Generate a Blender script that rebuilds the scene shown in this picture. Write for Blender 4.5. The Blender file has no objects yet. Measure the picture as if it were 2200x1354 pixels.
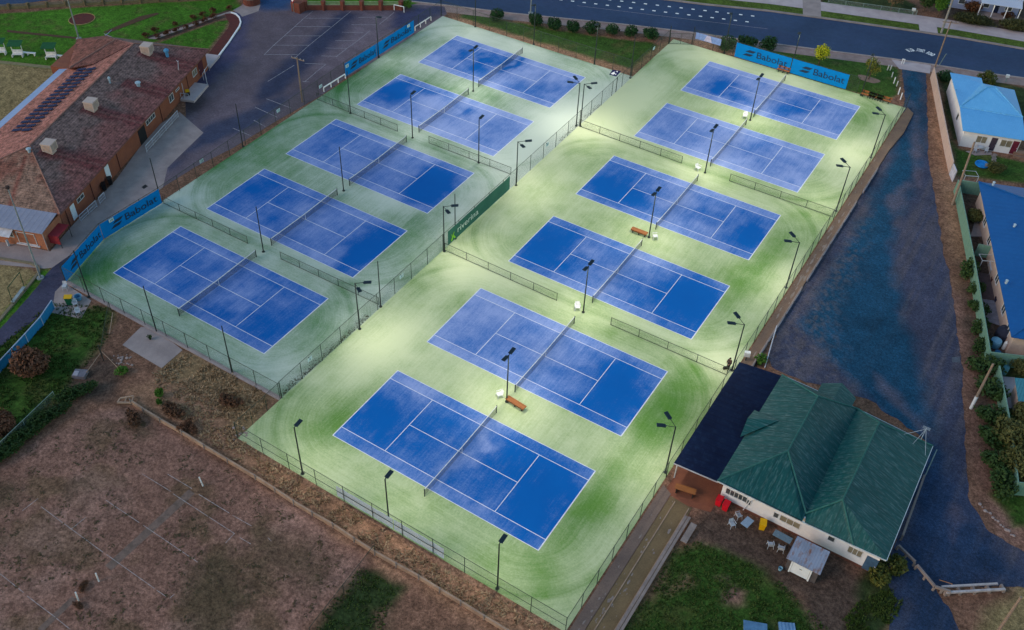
import bpy, bmesh, math, random
import numpy as np
from mathutils import Vector, Matrix

S = bpy.context.scene
COL = S.collection
rnd = random.Random(11)
PI = math.pi

# ------------------------------------------------------------------ camera
CAM_F, CAM_YAW, CAM_PITCH, CAM_ROLL = 2081.912, -0.579562, 0.754519, 0.010328
CAM_P = np.array([47.00346, -45.16689, 76.77587])
CAM_CX = 1025.0


def cam_axes():
    cy, sy = math.cos(CAM_YAW), math.sin(CAM_YAW)
    cp, sp = math.cos(CAM_PITCH), math.sin(CAM_PITCH)
    f = np.array([sy * cp, cy * cp, -sp])
    r = np.array([cy, -sy, 0.0])
    u = np.cross(r, f)
    cr, sr = math.cos(CAM_ROLL), math.sin(CAM_ROLL)
    return r * cr + u * sr, -r * sr + u * cr, f


AX, AU, AF = cam_axes()
cam_d = bpy.data.cameras.new('camera')
cam = bpy.data.objects.new('camera', cam_d)
COL.objects.link(cam)
m = Matrix.Identity(4)
for i in range(3):
    m[i][0], m[i][1], m[i][2], m[i][3] = AX[i], AU[i], -AF[i], CAM_P[i]
cam.matrix_world = m
cam_d.sensor_fit = 'HORIZONTAL'
cam_d.sensor_width = 36.0
cam_d.lens = CAM_F / 2200.0 * 36.0
cam_d.shift_x = (1100.0 - CAM_CX) / 2200.0
cam_d.clip_start = 1.0
cam_d.clip_end = 5000.0
S.camera = cam


def P(px, py, h=0.0):
    """survey helper: where the sight line to a point of the photograph meets height h"""
    d = AX * ((px - CAM_CX) / CAM_F) + AU * (-(py - 677.0) / CAM_F) + AF
    t = (h - CAM_P[2]) / d[2]
    q = CAM_P + d * t
    return Vector((float(q[0]), float(q[1]), float(q[2])))


def P2(px, py, h=0.0):
    q = P(px, py, h)
    return (q.x, q.y)


# ------------------------------------------------------------------ light
W = bpy.data.worlds.new('World')
S.world = W
W.use_nodes = True
wn = W.node_tree
bg = wn.nodes['Background']
sky = wn.nodes.new('ShaderNodeTexSky')
sky.sky_type = 'NISHITA'
sky.sun_disc = False
SUN_EL, SUN_AZ = math.radians(9.0), math.radians(215.0)
sky.sun_elevation = SUN_EL
sky.sun_rotation = SUN_AZ
sky.air_density = 1.6
sky.dust_density = 0.6
sky.ozone_density = 3.0
wn.links.new(sky.outputs[0], bg.inputs[0])
bg.inputs[1].default_value = 0.15
sd = bpy.data.lights.new('sun', 'SUN')
sd.energy = 0.5
sd.angle = math.radians(25)
sd.color = (1.0, 0.82, 0.72)
so = bpy.data.objects.new('sun', sd)
COL.objects.link(so)
sv = Vector((math.sin(SUN_AZ) * math.cos(math.radians(32)), math.cos(SUN_AZ) * math.cos(math.radians(32)), math.sin(math.radians(32))))
so.rotation_euler = sv.to_track_quat('Z', 'Y').to_euler()
S.view_settings.view_transform = 'Standard'
S.view_settings.look = 'None'
S.view_settings.gamma = 1.0
S.view_settings.exposure = 1.2
S.render.film_transparent = False
try:
    S.cycles.use_light_tree = True
    S.cycles.max_bounces = 5
    S.cycles.transparent_max_bounces = 16
except Exception:
    pass


# ------------------------------------------------------------------ materials
def new_mat(name):
    mt = bpy.data.materials.new(name)
    mt.use_nodes = True
    nt = mt.node_tree
    return mt, nt, nt.nodes['Principled BSDF']


def nd(nt, t, **kw):
    n = nt.nodes.new(t)
    for k, v in kw.items():
        setattr(n, k, v)
    return n


def rgb(c):
    return (c[0], c[1], c[2], 1.0)


def noise(nt, vec, scale, detail=4.0, rough=0.6):
    n = nd(nt, 'ShaderNodeTexNoise')
    n.inputs['Scale'].default_value = scale
    n.inputs['Detail'].default_value = detail
    n.inputs['Roughness'].default_value = rough
    if vec is not None:
        nt.links.new(vec, n.inputs['Vector'])
    return n.outputs[0]


def ramp(nt, fac, lo, hi, a=0.0, b=1.0):
    n = nd(nt, 'ShaderNodeMapRange')
    n.clamp = True
    nt.links.new(fac, n.inputs[0])
    n.inputs[1].default_value = lo
    n.inputs[2].default_value = hi
    n.inputs[3].default_value = a
    n.inputs[4].default_value = b
    return n.outputs[0]


def mixc(nt, fac, a, b, mode='MIX'):
    n = nd(nt, 'ShaderNodeMix', data_type='RGBA', blend_type=mode)
    for key, v in ((0, fac), (6, a), (7, b)):
        if hasattr(v, 'links') or hasattr(v, 'is_output'):
            nt.links.new(v, n.inputs[key])
        elif key == 0:
            n.inputs[0].default_value = v
        else:
            n.inputs[key].default_value = rgb(v)
    return n.outputs[2]


def mathn(nt, op, a, b=None):
    n = nd(nt, 'ShaderNodeMath', operation=op)
    for i, v in enumerate((a, b)):
        if v is None:
            continue
        if hasattr(v, 'is_output'):
            nt.links.new(v, n.inputs[i])
        else:
            n.inputs[i].default_value = v
    return n.outputs[0]


def objco(nt, stretch=None, rot=None):
    tc = nd(nt, 'ShaderNodeTexCoord')
    v = tc.outputs['Object']
    if stretch:
        mp = nd(nt, 'ShaderNodeMapping')
        mp.inputs['Scale'].default_value = stretch
        if rot:
            mp.inputs['Rotation'].default_value = rot
        nt.links.new(v, mp.inputs[0])
        v = mp.outputs[0]
    return v


def bump(nt, bs, h, strength, dist=0.02):
    b = nd(nt, 'ShaderNodeBump')
    b.inputs['Strength'].default_value = strength
    b.inputs['Distance'].default_value = dist
    nt.links.new(h, b.inputs['Height'])
    nt.links.new(b.outputs[0], bs.inputs['Normal'])


def MAT(name, c1, c2=None, s=2.0, fine=25.0, fa=0.25, rough=0.8, metal=0.0, bmp=0.2, spec=0.3, lo=0.35, hi=0.65, stretch=None, emis=None):
    mt, nt, bs = new_mat(name)
    v = objco(nt, stretch)
    c2 = c2 or tuple(x * 0.7 for x in c1)
    n1 = noise(nt, v, s)
    col = mixc(nt, ramp(nt, n1, lo, hi), c1, c2)
    n2 = noise(nt, v, fine, 2.0)
    col = mixc(nt, 1.0, col, mixc(nt, n2, (1 - fa,) * 3, (1 + fa,) * 3), 'MULTIPLY')
    nt.links.new(col, bs.inputs['Base Color'])
    bs.inputs['Roughness'].default_value = rough
    bs.inputs['Metallic'].default_value = metal
    bs.inputs['Specular IOR Level'].default_value = spec
    if bmp:
        bump(nt, bs, n2, bmp)
    if emis:
        bs.inputs['Emission Color'].default_value = rgb(emis[0])
        bs.inputs['Emission Strength'].default_value = emis[1]
    return mt


def mat_ground(name, fines=((0.9, 0.38), (3.2, 0.50), (12.0, 0.50))):
    """albedo painted per vertex (kinds of soil and grass), broken up by noise"""
    mt, nt, bs = new_mat(name)
    at = nd(nt, 'ShaderNodeAttribute', attribute_name='albedo')
    v = objco(nt)
    col = at.outputs['Color']
    last = None
    for sc, am in fines:
        n = noise(nt, v, sc, 5.0, 0.65)
        r = ramp(nt, n, 0.3, 0.7)
        col = mixc(nt, 1.0, col, mixc(nt, r, (1 - am,) * 3, (1 + am,) * 3), 'MULTIPLY')
        last = n
    nt.links.new(col, bs.inputs['Base Color'])
    bs.inputs['Roughness'].default_value = 0.95
    bs.inputs['Specular IOR Level'].default_value = 0.1
    bump(nt, bs, last, 0.6, 0.06)
    return mt


def mat_sanded(name, turf, turf2, sand, amount, fibre, streak):
    """synthetic grass with sand brushed into it; 'sand' = how much lies where, 'brush' = brushing direction"""
    mt, nt, bs = new_mat(name)
    at = nd(nt, 'ShaderNodeAttribute', attribute_name='sand')
    br = nd(nt, 'ShaderNodeAttribute', attribute_name='brush')
    v = objco(nt)
    mp = nd(nt, 'ShaderNodeMapping')
    mp.inputs['Scale'].default_value = (2.6, 0.10, 1.0)
    nt.links.new(br.outputs['Vector'], mp.inputs[0])
    st = noise(nt, mp.outputs[0], 1.0, 3.0, 0.7)
    mp2 = nd(nt, 'ShaderNodeMapping')
    mp2.inputs['Scale'].default_value = (9.0, 0.5, 1.0)
    nt.links.new(br.outputs['Vector'], mp2.inputs[0])
    st2 = noise(nt, mp2.outputs[0], 1.0, 2.0, 0.6)
    pat = noise(nt, v, 0.35, 4.0, 0.6)
    fine = noise(nt, v, 4.5, 6.0, 0.85)
    s = mathn(nt, 'ADD', at.outputs['Fac'], mathn(nt, 'MULTIPLY', mathn(nt, 'SUBTRACT', st, 0.5), streak))
    s = mathn(nt, 'ADD', s, mathn(nt, 'MULTIPLY', mathn(nt, 'SUBTRACT', st2, 0.5), streak * 0.75))
    s = mathn(nt, 'ADD', s, mathn(nt, 'MULTIPLY', mathn(nt, 'SUBTRACT', pat, 0.5), 0.55))
    s = mathn(nt, 'ADD', s, mathn(nt, 'MULTIPLY', mathn(nt, 'SUBTRACT', fine, 0.5), fibre))
    sm = nd(nt, 'ShaderNodeMapRange', interpolation_type='SMOOTHSTEP')
    nt.links.new(s, sm.inputs[0])
    sm.inputs[1].default_value, sm.inputs[2].default_value, sm.inputs[4].default_value = -0.12, 1.05, amount
    s = sm.outputs[0]
    tc = mixc(nt, pat, turf, turf2)
    col = mixc(nt, s, tc, sand)
    nt.links.new(col, bs.inputs['Base Color'])
    bs.inputs['Roughness'].default_value = 0.95
    bs.inputs['Specular IOR Level'].default_value = 0.08
    bump(nt, bs, fine, 0.25, 0.02)
    return mt


def mat_mesh(name, colr, cell, width):
    """woven wire or netting: thin strands with real gaps between them"""
    mt, nt, bs = new_mat(name)
    uv = nd(nt, 'ShaderNodeAttribute', attribute_name='wire')
    outs = []
    for sx, sy in ((1, 1), (1, -1)):
        mp = nd(nt, 'ShaderNodeMapping')
        mp.inputs['Scale'].default_value = (sx / cell, sy / cell, 0)
        nt.links.new(uv.outputs['Vector'], mp.inputs[0])
        sep = nd(nt, 'ShaderNodeSeparateXYZ')
        nt.links.new(mp.outputs[0], sep.inputs[0])
        t = mathn(nt, 'FRACT', mathn(nt, 'ADD', mathn(nt, 'ADD', sep.outputs[0], sep.outputs[1]), 500.0))
        outs.append(mathn(nt, 'LESS_THAN', t, width))
    fac = mathn(nt, 'MAXIMUM', outs[0], outs[1])
    tr = nd(nt, 'ShaderNodeBsdfTransparent')
    mx = nd(nt, 'ShaderNodeMixShader')
    nt.links.new(fac, mx.inputs[0])
    nt.links.new(tr.outputs[0], mx.inputs[1])
    nt.links.new(bs.outputs[0], mx.inputs[2])
    out = [n for n in nt.nodes if n.type == 'OUTPUT_MATERIAL'][0]
    nt.links.new(mx.outputs[0], out.inputs[0])
    bs.inputs['Base Color'].default_value = rgb(colr)
    bs.inputs['Roughness'].default_value = 0.6
    return mt


def mat_rows(name, c1, c2, c3, period, axis, s1=0.35, fine=6.0, rough=0.85, metal=0.0, groove=0.55, bmp=0.5, lo=0.4, hi=0.6, spec=0.25, streak=None):
    """tiles, planks, corrugated sheet: rows of the given period along one local axis"""
    mt, nt, bs = new_mat(name)
    v = objco(nt)
    sep = nd(nt, 'ShaderNodeSeparateXYZ')
    nt.links.new(v, sep.inputs[0])
    a = sep.outputs[axis]
    fr = mathn(nt, 'FRACT', mathn(nt, 'ADD', mathn(nt, 'DIVIDE', a, period), 500.0))
    saw = mathn(nt, 'ABSOLUTE', mathn(nt, 'SUBTRACT', mathn(nt, 'MULTIPLY', fr, 2.0), 1.0))
    n1 = noise(nt, v, s1, 5.0, 0.65)
    vv = v
    if streak:
        mp = nd(nt, 'ShaderNodeMapping')
        mp.inputs['Scale'].default_value = streak
        nt.links.new(v, mp.inputs[0])
        vv = mp.outputs[0]
    n2 = noise(nt, vv, fine, 3.0, 0.7)
    col = mixc(nt, ramp(nt, n1, lo, hi), c1, c2)
    col = mixc(nt, ramp(nt, n2, 0.5, 0.75), col, c3)
    col = mixc(nt, ramp(nt, saw, 0.72, 1.0, 0.0, groove), col, tuple(x * 0.35 for x in c1))
    nt.links.new(col, bs.inputs['Base Color'])
    bs.inputs['Roughness'].default_value = rough
    bs.inputs['Metallic'].default_value = metal
    bs.inputs['Specular IOR Level'].default_value = spec
    if bmp:
        bump(nt, bs, saw, bmp, 0.03)
    return mt


def mat_leaf(name, c1, c2, s=1.3):
    mt, nt, bs = new_mat(name)
    v = objco(nt)
    n1 = noise(nt, v, s, 3.0)
    n2 = noise(nt, v, 9.0, 2.0)
    oi = nd(nt, 'ShaderNodeObjectInfo')
    col = mixc(nt, ramp(nt, n1, 0.35, 0.65), c1, c2)
    col = mixc(nt, 1.0, col, mixc(nt, n2, (0.55,) * 3, (1.45,) * 3), 'MULTIPLY')
    col = mixc(nt, 1.0, col, mixc(nt, oi.outputs['Random'], (0.8, 0.85, 0.8), (1.15, 1.1, 1.05)), 'MULTIPLY')
    nt.links.new(col, bs.inputs['Base Color'])
    bs.inputs['Roughness'].default_value = 0.7
    bs.inputs['Specular IOR Level'].default_value = 0.2
    bs.inputs['Subsurface Weight'].default_value = 0.0
    return mt


# ------------------------------------------------------------------ mesh builder
class MB:
    def __init__(self):
        self.v, self.f, self.mi, self.uv = [], [], [], []

    def add(self, vs, fs, mi=0):
        b = len(self.v)
        self.v += [tuple(x) for x in vs]
        self.f += [tuple(b + i for i in f) for f in fs]
        self.mi += [mi] * len(fs)
        return self

    def box(self, x0, x1, y0, y1, z0, z1, mi=0):
        vs = [(x0, y0, z0), (x1, y0, z0), (x1, y1, z0), (x0, y1, z0), (x0, y0, z1), (x1, y0, z1), (x1, y1, z1), (x0, y1, z1)]
        return self.add(vs, [(3, 2, 1, 0), (4, 5, 6, 7), (0, 1, 5, 4), (1, 2, 6, 5), (2, 3, 7, 6), (3, 0, 4, 7)], mi)

    def cbox(self, c, s, mi=0):
        return self.box(c[0] - s[0] / 2, c[0] + s[0] / 2, c[1] - s[1] / 2, c[1] + s[1] / 2, c[2] - s[2] / 2, c[2] + s[2] / 2, mi)

    def bar(self, p0, p1, w, h, mi=0, up=(0, 0, 1)):
        """rectangular bar from p0 to p1, w wide, h deep, centred on the line"""
        p0, p1 = Vector(p0), Vector(p1)
        d = (p1 - p0).normalized()
        u = Vector(up)
        if abs(d.dot(u)) > 0.95:
            u = Vector((1, 0, 0))
        s = d.cross(u).normalized() * (w / 2)
        t = s.cross(d).normalized() * (h / 2)
        vs = [p0 - s - t, p0 + s - t, p0 + s + t, p0 - s + t, p1 - s - t, p1 + s - t, p1 + s + t, p1 - s + t]
        return self.add(vs, [(3, 2, 1, 0), (4, 5, 6, 7), (0, 1, 5, 4), (1, 2, 6, 5), (2, 3, 7, 6), (3, 0, 4, 7)], mi)

    def tube(self, p0, p1, r0, r1=None, n=8, mi=0):
        p0, p1 = Vector(p0), Vector(p1)
        r1 = r0 if r1 is None else r1
        d = (p1 - p0)
        if d.length < 1e-6:
            return self
        d.normalize()
        u = Vector((0, 0, 1)) if abs(d.z) < 0.9 else Vector((1, 0, 0))
        a = d.cross(u).normalized()
        b = d.cross(a)
        vs = []
        for p, r in ((p0, r0), (p1, r1)):
            for i in range(n):
                t = 2 * PI * i / n
                vs.append(p + a * (r * math.cos(t)) + b * (r * math.sin(t)))
        fs = [(i, (i + 1) % n, n + (i + 1) % n, n + i) for i in range(n)]
        fs += [tuple(range(n))[::-1], tuple(range(n, 2 * n))]
        return self.add(vs, fs, mi)

    def path(self, pts, r, n=6, mi=0):
        for a, b in zip(pts[:-1], pts[1:]):
            self.tube(a, b, r, r, n, mi)
        return self

    def lathe(self, prof, c=(0, 0, 0), n=16, mi=0):
        vs, fs = [], []
        for r, z in prof:
            for i in range(n):
                t = 2 * PI * i / n
                vs.append((c[0] + r * math.cos(t), c[1] + r * math.sin(t), c[2] + z))
        for k in range(len(prof) - 1):
            for i in range(n):
                j = (i + 1) % n
                fs.append((k * n + i, k * n + j, (k + 1) * n + j, (k + 1) * n + i))
        fs.append(tuple(range(n))[::-1])
        fs.append(tuple((len(prof) - 1) * n + i for i in range(n)))
        return self.add(vs, fs, mi)

    def slab(self, pts, t=0.08, mi=0):
        """polygon with thickness t hung below it"""
        n = len(pts)
        top = [tuple(p) for p in pts]
        bot = [(p[0], p[1], p[2] - t) for p in pts]
        fs = [tuple(range(n)), tuple(range(n, 2 * n))[::-1]]
        fs += [(i, n + i, n + (i + 1) % n, (i + 1) % n) for i in range(n)]
        return self.add(top + bot, fs, mi)

    def prism(self, pts2, z0, z1, mi=0):
        return self.slab([(p[0], p[1], z1) for p in pts2], z1 - z0, mi)

    def quad(self, a, b, c, d, mi=0):
        return self.add([a, b, c, d], [(0, 1, 2, 3)], mi)

    def build(self, name, mats, parent=None, smooth=False, wire=None):
        me = bpy.data.meshes.new(name)
        me.from_pydata(self.v, [], self.f)
        if not isinstance(mats, (list, tuple)):
            mats = [mats]
        for mt in mats:
            me.materials.append(mt)
        if len(mats) > 1:
            me.polygons.foreach_set('material_index', self.mi)
        if smooth:
            me.polygons.foreach_set('use_smooth', [True] * len(self.f))
        if wire:
            at = me.attributes.new('wire', 'FLOAT_VECTOR', 'POINT')
            at.data.foreach_set('vector', np.array([wire(v) for v in self.v], dtype=np.float32).ravel())
        me.update()
        o = bpy.data.objects.new(name, me)
        COL.objects.link(o)
        if parent is not None:
            o.parent = parent
        return o


def tag(o, label=None, cat=None, group=None, kind=None):
    if label:
        o['label'] = label
    if cat:
        o['category'] = cat
    if group:
        o['group'] = group
    if kind:
        o['kind'] = kind
    return o


def thing(name, label, cat, loc=(0, 0, 0), rz=0.0, group=None):
    o = bpy.data.objects.new(name, None)
    o.empty_display_size = 0.3
    COL.objects.link(o)
    o.location = loc
    o.rotation_euler = (0, 0, rz)
    return tag(o, label, cat, group)


def dup(root, loc, rz, label, group=None, scale=None):
    """copy of a thing with copies of its parts and sub-parts"""
    def cp(o, par):
        c = o.copy()
        COL.objects.link(c)
        c.parent = par
        for ch in kids.get(o.name, ()):
            cp(ch, c)
        return c
    kids = {}
    for o in root.children_recursive:
        kids.setdefault(o.parent.name, []).append(o)
    r = cp(root, None)
    r.location = loc
    r.rotation_euler = (0, 0, rz)
    if scale:
        r.scale = scale
    r['label'] = label
    if group:
        r['group'] = group
    return r


def text_mesh(mb, txt, size, place, extrude=0.01, mi=0, mirror=False, spacing=1.0, align='LEFT', bold=0.0):
    """letters as real outlines; place(x, y, z) maps flat letter coordinates to the surface"""
    cu = bpy.data.curves.new('letters', 'FONT')
    cu.body = txt
    cu.size = size
    cu.extrude = extrude
    cu.space_character = spacing
    cu.align_x = align
    cu.resolution_u = 3
    cu.offset = bold
    ob = bpy.data.objects.new('letters', cu)
    COL.objects.link(ob)
    dg = bpy.context.evaluated_depsgraph_get()
    me = ob.evaluated_get(dg).to_mesh()
    vs = [place(-v.co.x if mirror else v.co.x, v.co.y, v.co.z) for v in me.vertices]
    fs = [tuple(p.vertices) for p in me.polygons]
    ob.evaluated_get(dg).to_mesh_clear()
    bpy.data.objects.remove(ob)
    bpy.data.curves.remove(cu)
    mb.add(vs, fs, mi)


# ------------------------------------------------------------------ numpy noise and region masks
_rs = np.random.RandomState(5)
_lat = _rs.rand(256, 256)


def vnoise(x, y, scale, seed=0):
    x = np.asarray(x) * scale + seed * 17.3
    y = np.asarray(y) * scale + seed * 9.7
    xi, yi = np.floor(x).astype(int), np.floor(y).astype(int)
    fx, fy = x - xi, y - yi
    fx, fy = fx * fx * (3 - 2 * fx), fy * fy * (3 - 2 * fy)
    g = lambda a, b: _lat[a % 256, b % 256]
    return (g(xi, yi) * (1 - fx) + g(xi + 1, yi) * fx) * (1 - fy) + (g(xi, yi + 1) * (1 - fx) + g(xi + 1, yi + 1) * fx) * fy


def fbm(x, y, scale, seed=0, octs=4):
    r, a, t = 0, 1.0, 0
    for k in range(octs):
        r = r + a * vnoise(x, y, scale * 2 ** k, seed + k * 3)
        t += a
        a *= 0.55
    return r / t


def sdist(x, y, poly):
    """signed distance to polygon, negative inside"""
    d = np.full(x.shape, 1e9)
    inside = np.zeros(x.shape, bool)
    n = len(poly)
    for i in range(n):
        x0, y0 = poly[i]
        x1, y1 = poly[(i + 1) % n]
        ex, ey = x1 - x0, y1 - y0
        t = np.clip(((x - x0) * ex + (y - y0) * ey) / (ex * ex + ey * ey + 1e-9), 0, 1)
        d = np.minimum(d, np.hypot(x - x0 - t * ex, y - y0 - t * ey))
        c = ((y0 > y) != (y1 > y)) & (x < (x1 - x0) * (y - y0) / (y1 - y0 + 1e-12) + x0)
        inside ^= c
    return np.where(inside, -d, d)


def region(x, y, px, soft=0.6, wob=0.8, seed=1, world=False):
    poly = px if world else [P2(*p) for p in px]
    d = sdist(x, y, poly) + (fbm(x, y, 0.35, seed) - 0.5) * 2 * wob
    return 1 - np.clip((d + soft / 2) / soft, 0, 1)


def grid_obj(name, xs, ys, z, mat, attrs):
    """flat sheet on a grid with per-vertex attributes"""
    nx, ny = len(xs), len(ys)
    X, Y = np.meshgrid(xs, ys)
    co = np.stack([X.ravel(), Y.ravel(), np.full(X.size, z)], -1) if np.isscalar(z) else np.stack([X.ravel(), Y.ravel(), z.ravel()], -1)
    i = np.arange(nx * ny).reshape(ny, nx)
    q = np.stack([i[:-1, :-1], i[:-1, 1:], i[1:, 1:], i[1:, :-1]], -1).reshape(-1, 4)
    me = bpy.data.meshes.new(name)
    me.vertices.add(len(co))
    me.vertices.foreach_set('co', co.astype(np.float32).ravel())
    me.loops.add(q.size)
    me.loops.foreach_set('vertex_index', q.ravel().astype(np.int32))
    me.polygons.add(len(q))
    me.polygons.foreach_set('loop_start', (np.arange(len(q)) * 4).astype(np.int32))
    me.update(calc_edges=True)
    me.validate()
    put_attrs(me, attrs)
    me.materials.append(mat)
    o = bpy.data.objects.new(name, me)
    COL.objects.link(o)
    return o


def put_attrs(me, attrs):
    for k, a in attrs.items():
        if k == 'albedo':
            at = me.attributes.new(k, 'FLOAT_COLOR', 'POINT')
            c = np.ones((len(me.vertices), 4), np.float32)
            c[:, :3] = a.reshape(-1, 3)
            at.data.foreach_set('color', c.ravel())
        elif k == 'brush':
            at = me.attributes.new(k, 'FLOAT_VECTOR', 'POINT')
            at.data.foreach_set('vector', a.reshape(-1, 3).astype(np.float32).ravel())
        else:
            at = me.attributes.new(k, 'FLOAT', 'POINT')
            at.data.foreach_set('value', a.ravel().astype(np.float32))


def sheet(name, pts, z, mat, res=0.8, paint=None, thick=0.0, kind='structure', ragged=0.0):
    """flat ground sheet of any outline, cut into cells; paint(x, y) gives its albedo"""
    pts = [tuple(p[:2]) for p in pts]
    if ragged:
        out = []
        for (a, b) in zip(pts, pts[1:] + pts[:1]):
            L = math.hypot(b[0] - a[0], b[1] - a[1])
            n = max(1, int(L / 0.5))
            for k in range(n):
                t = k / n
                x, y = a[0] + (b[0] - a[0]) * t, a[1] + (b[1] - a[1]) * t
                s = ragged if 0 < k else 0
                out.append((x + s * (2 * float(fbm(x, y, 0.9, 7)) - 1), y + s * (2 * float(fbm(x, y, 0.9, 8)) - 1)))
        pts = out
    bm = bmesh.new()
    bm.faces.new([bm.verts.new((p[0], p[1], z)) for p in pts])
    bmesh.ops.triangulate(bm, faces=bm.faces[:])
    if paint is not None:
        xs = [p[0] for p in pts]
        ys = [p[1] for p in pts]
        for ax, lo, hi in ((0, min(xs), max(xs)), (1, min(ys), max(ys))):
            k = math.floor(lo / res) + 1
            while k * res < hi:
                co = [0, 0, 0]
                no = [0, 0, 0]
                co[ax] = k * res
                no[ax] = 1
                bmesh.ops.bisect_plane(bm, geom=bm.verts[:] + bm.edges[:] + bm.faces[:], plane_co=co, plane_no=no)
                k += 1
    bmesh.ops.recalc_face_normals(bm, faces=bm.faces[:])
    if bm.faces and sum(f.normal.z for f in bm.faces) < 0:
        bmesh.ops.reverse_faces(bm, faces=bm.faces[:])
    me = bpy.data.meshes.new(name)
    bm.to_mesh(me)
    bm.free()
    if paint is not None:
        co = np.zeros(len(me.vertices) * 3, np.float32)
        me.vertices.foreach_get('co', co)
        co = co.reshape(-1, 3)
        put_attrs(me, {'albedo': paint(co[:, 0].astype(float), co[:, 1].astype(float))})
    me.materials.append(mat)
    o = bpy.data.objects.new(name, me)
    COL.objects.link(o)
    if kind:
        o['kind'] = kind
    return o
# ================================================================== GROUND
LEN, WID = 24.43, 10.97
CR = [(0.0, 0.0), (0.05, 16.35), (0.11, 33.39), (0.13, 50.2), (0.16, 67.27), (0.28, 82.84)]
CL = [(-38.23, 4.75), (-38.19, 20.26), (-38.2, 35.63), (-38.23, 51.47), (-38.2, 67.03)]
RX0, RX1, RY0, RY1 = -7.75, 30.55, -5.7, 97.3
LX0, LX1, LY0, LY1 = -44.2, -7.75, 0.6, 82.4

C_DIRT = (0.180, 0.092, 0.062)
C_PINK = (0.215, 0.112, 0.085)
C_ORNG = (0.270, 0.145, 0.090)
C_DRYG = (0.205, 0.130, 0.070)
C_GRAS = (0.036, 0.076, 0.013)
C_LAWN = (0.050, 0.135, 0.012)
C_DKGR = (0.028, 0.042, 0.014)
C_DARK = (0.085, 0.054, 0.042)
C_TAN = (0.230, 0.165, 0.080)
C_CONC = (0.330, 0.265, 0.260)

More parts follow.
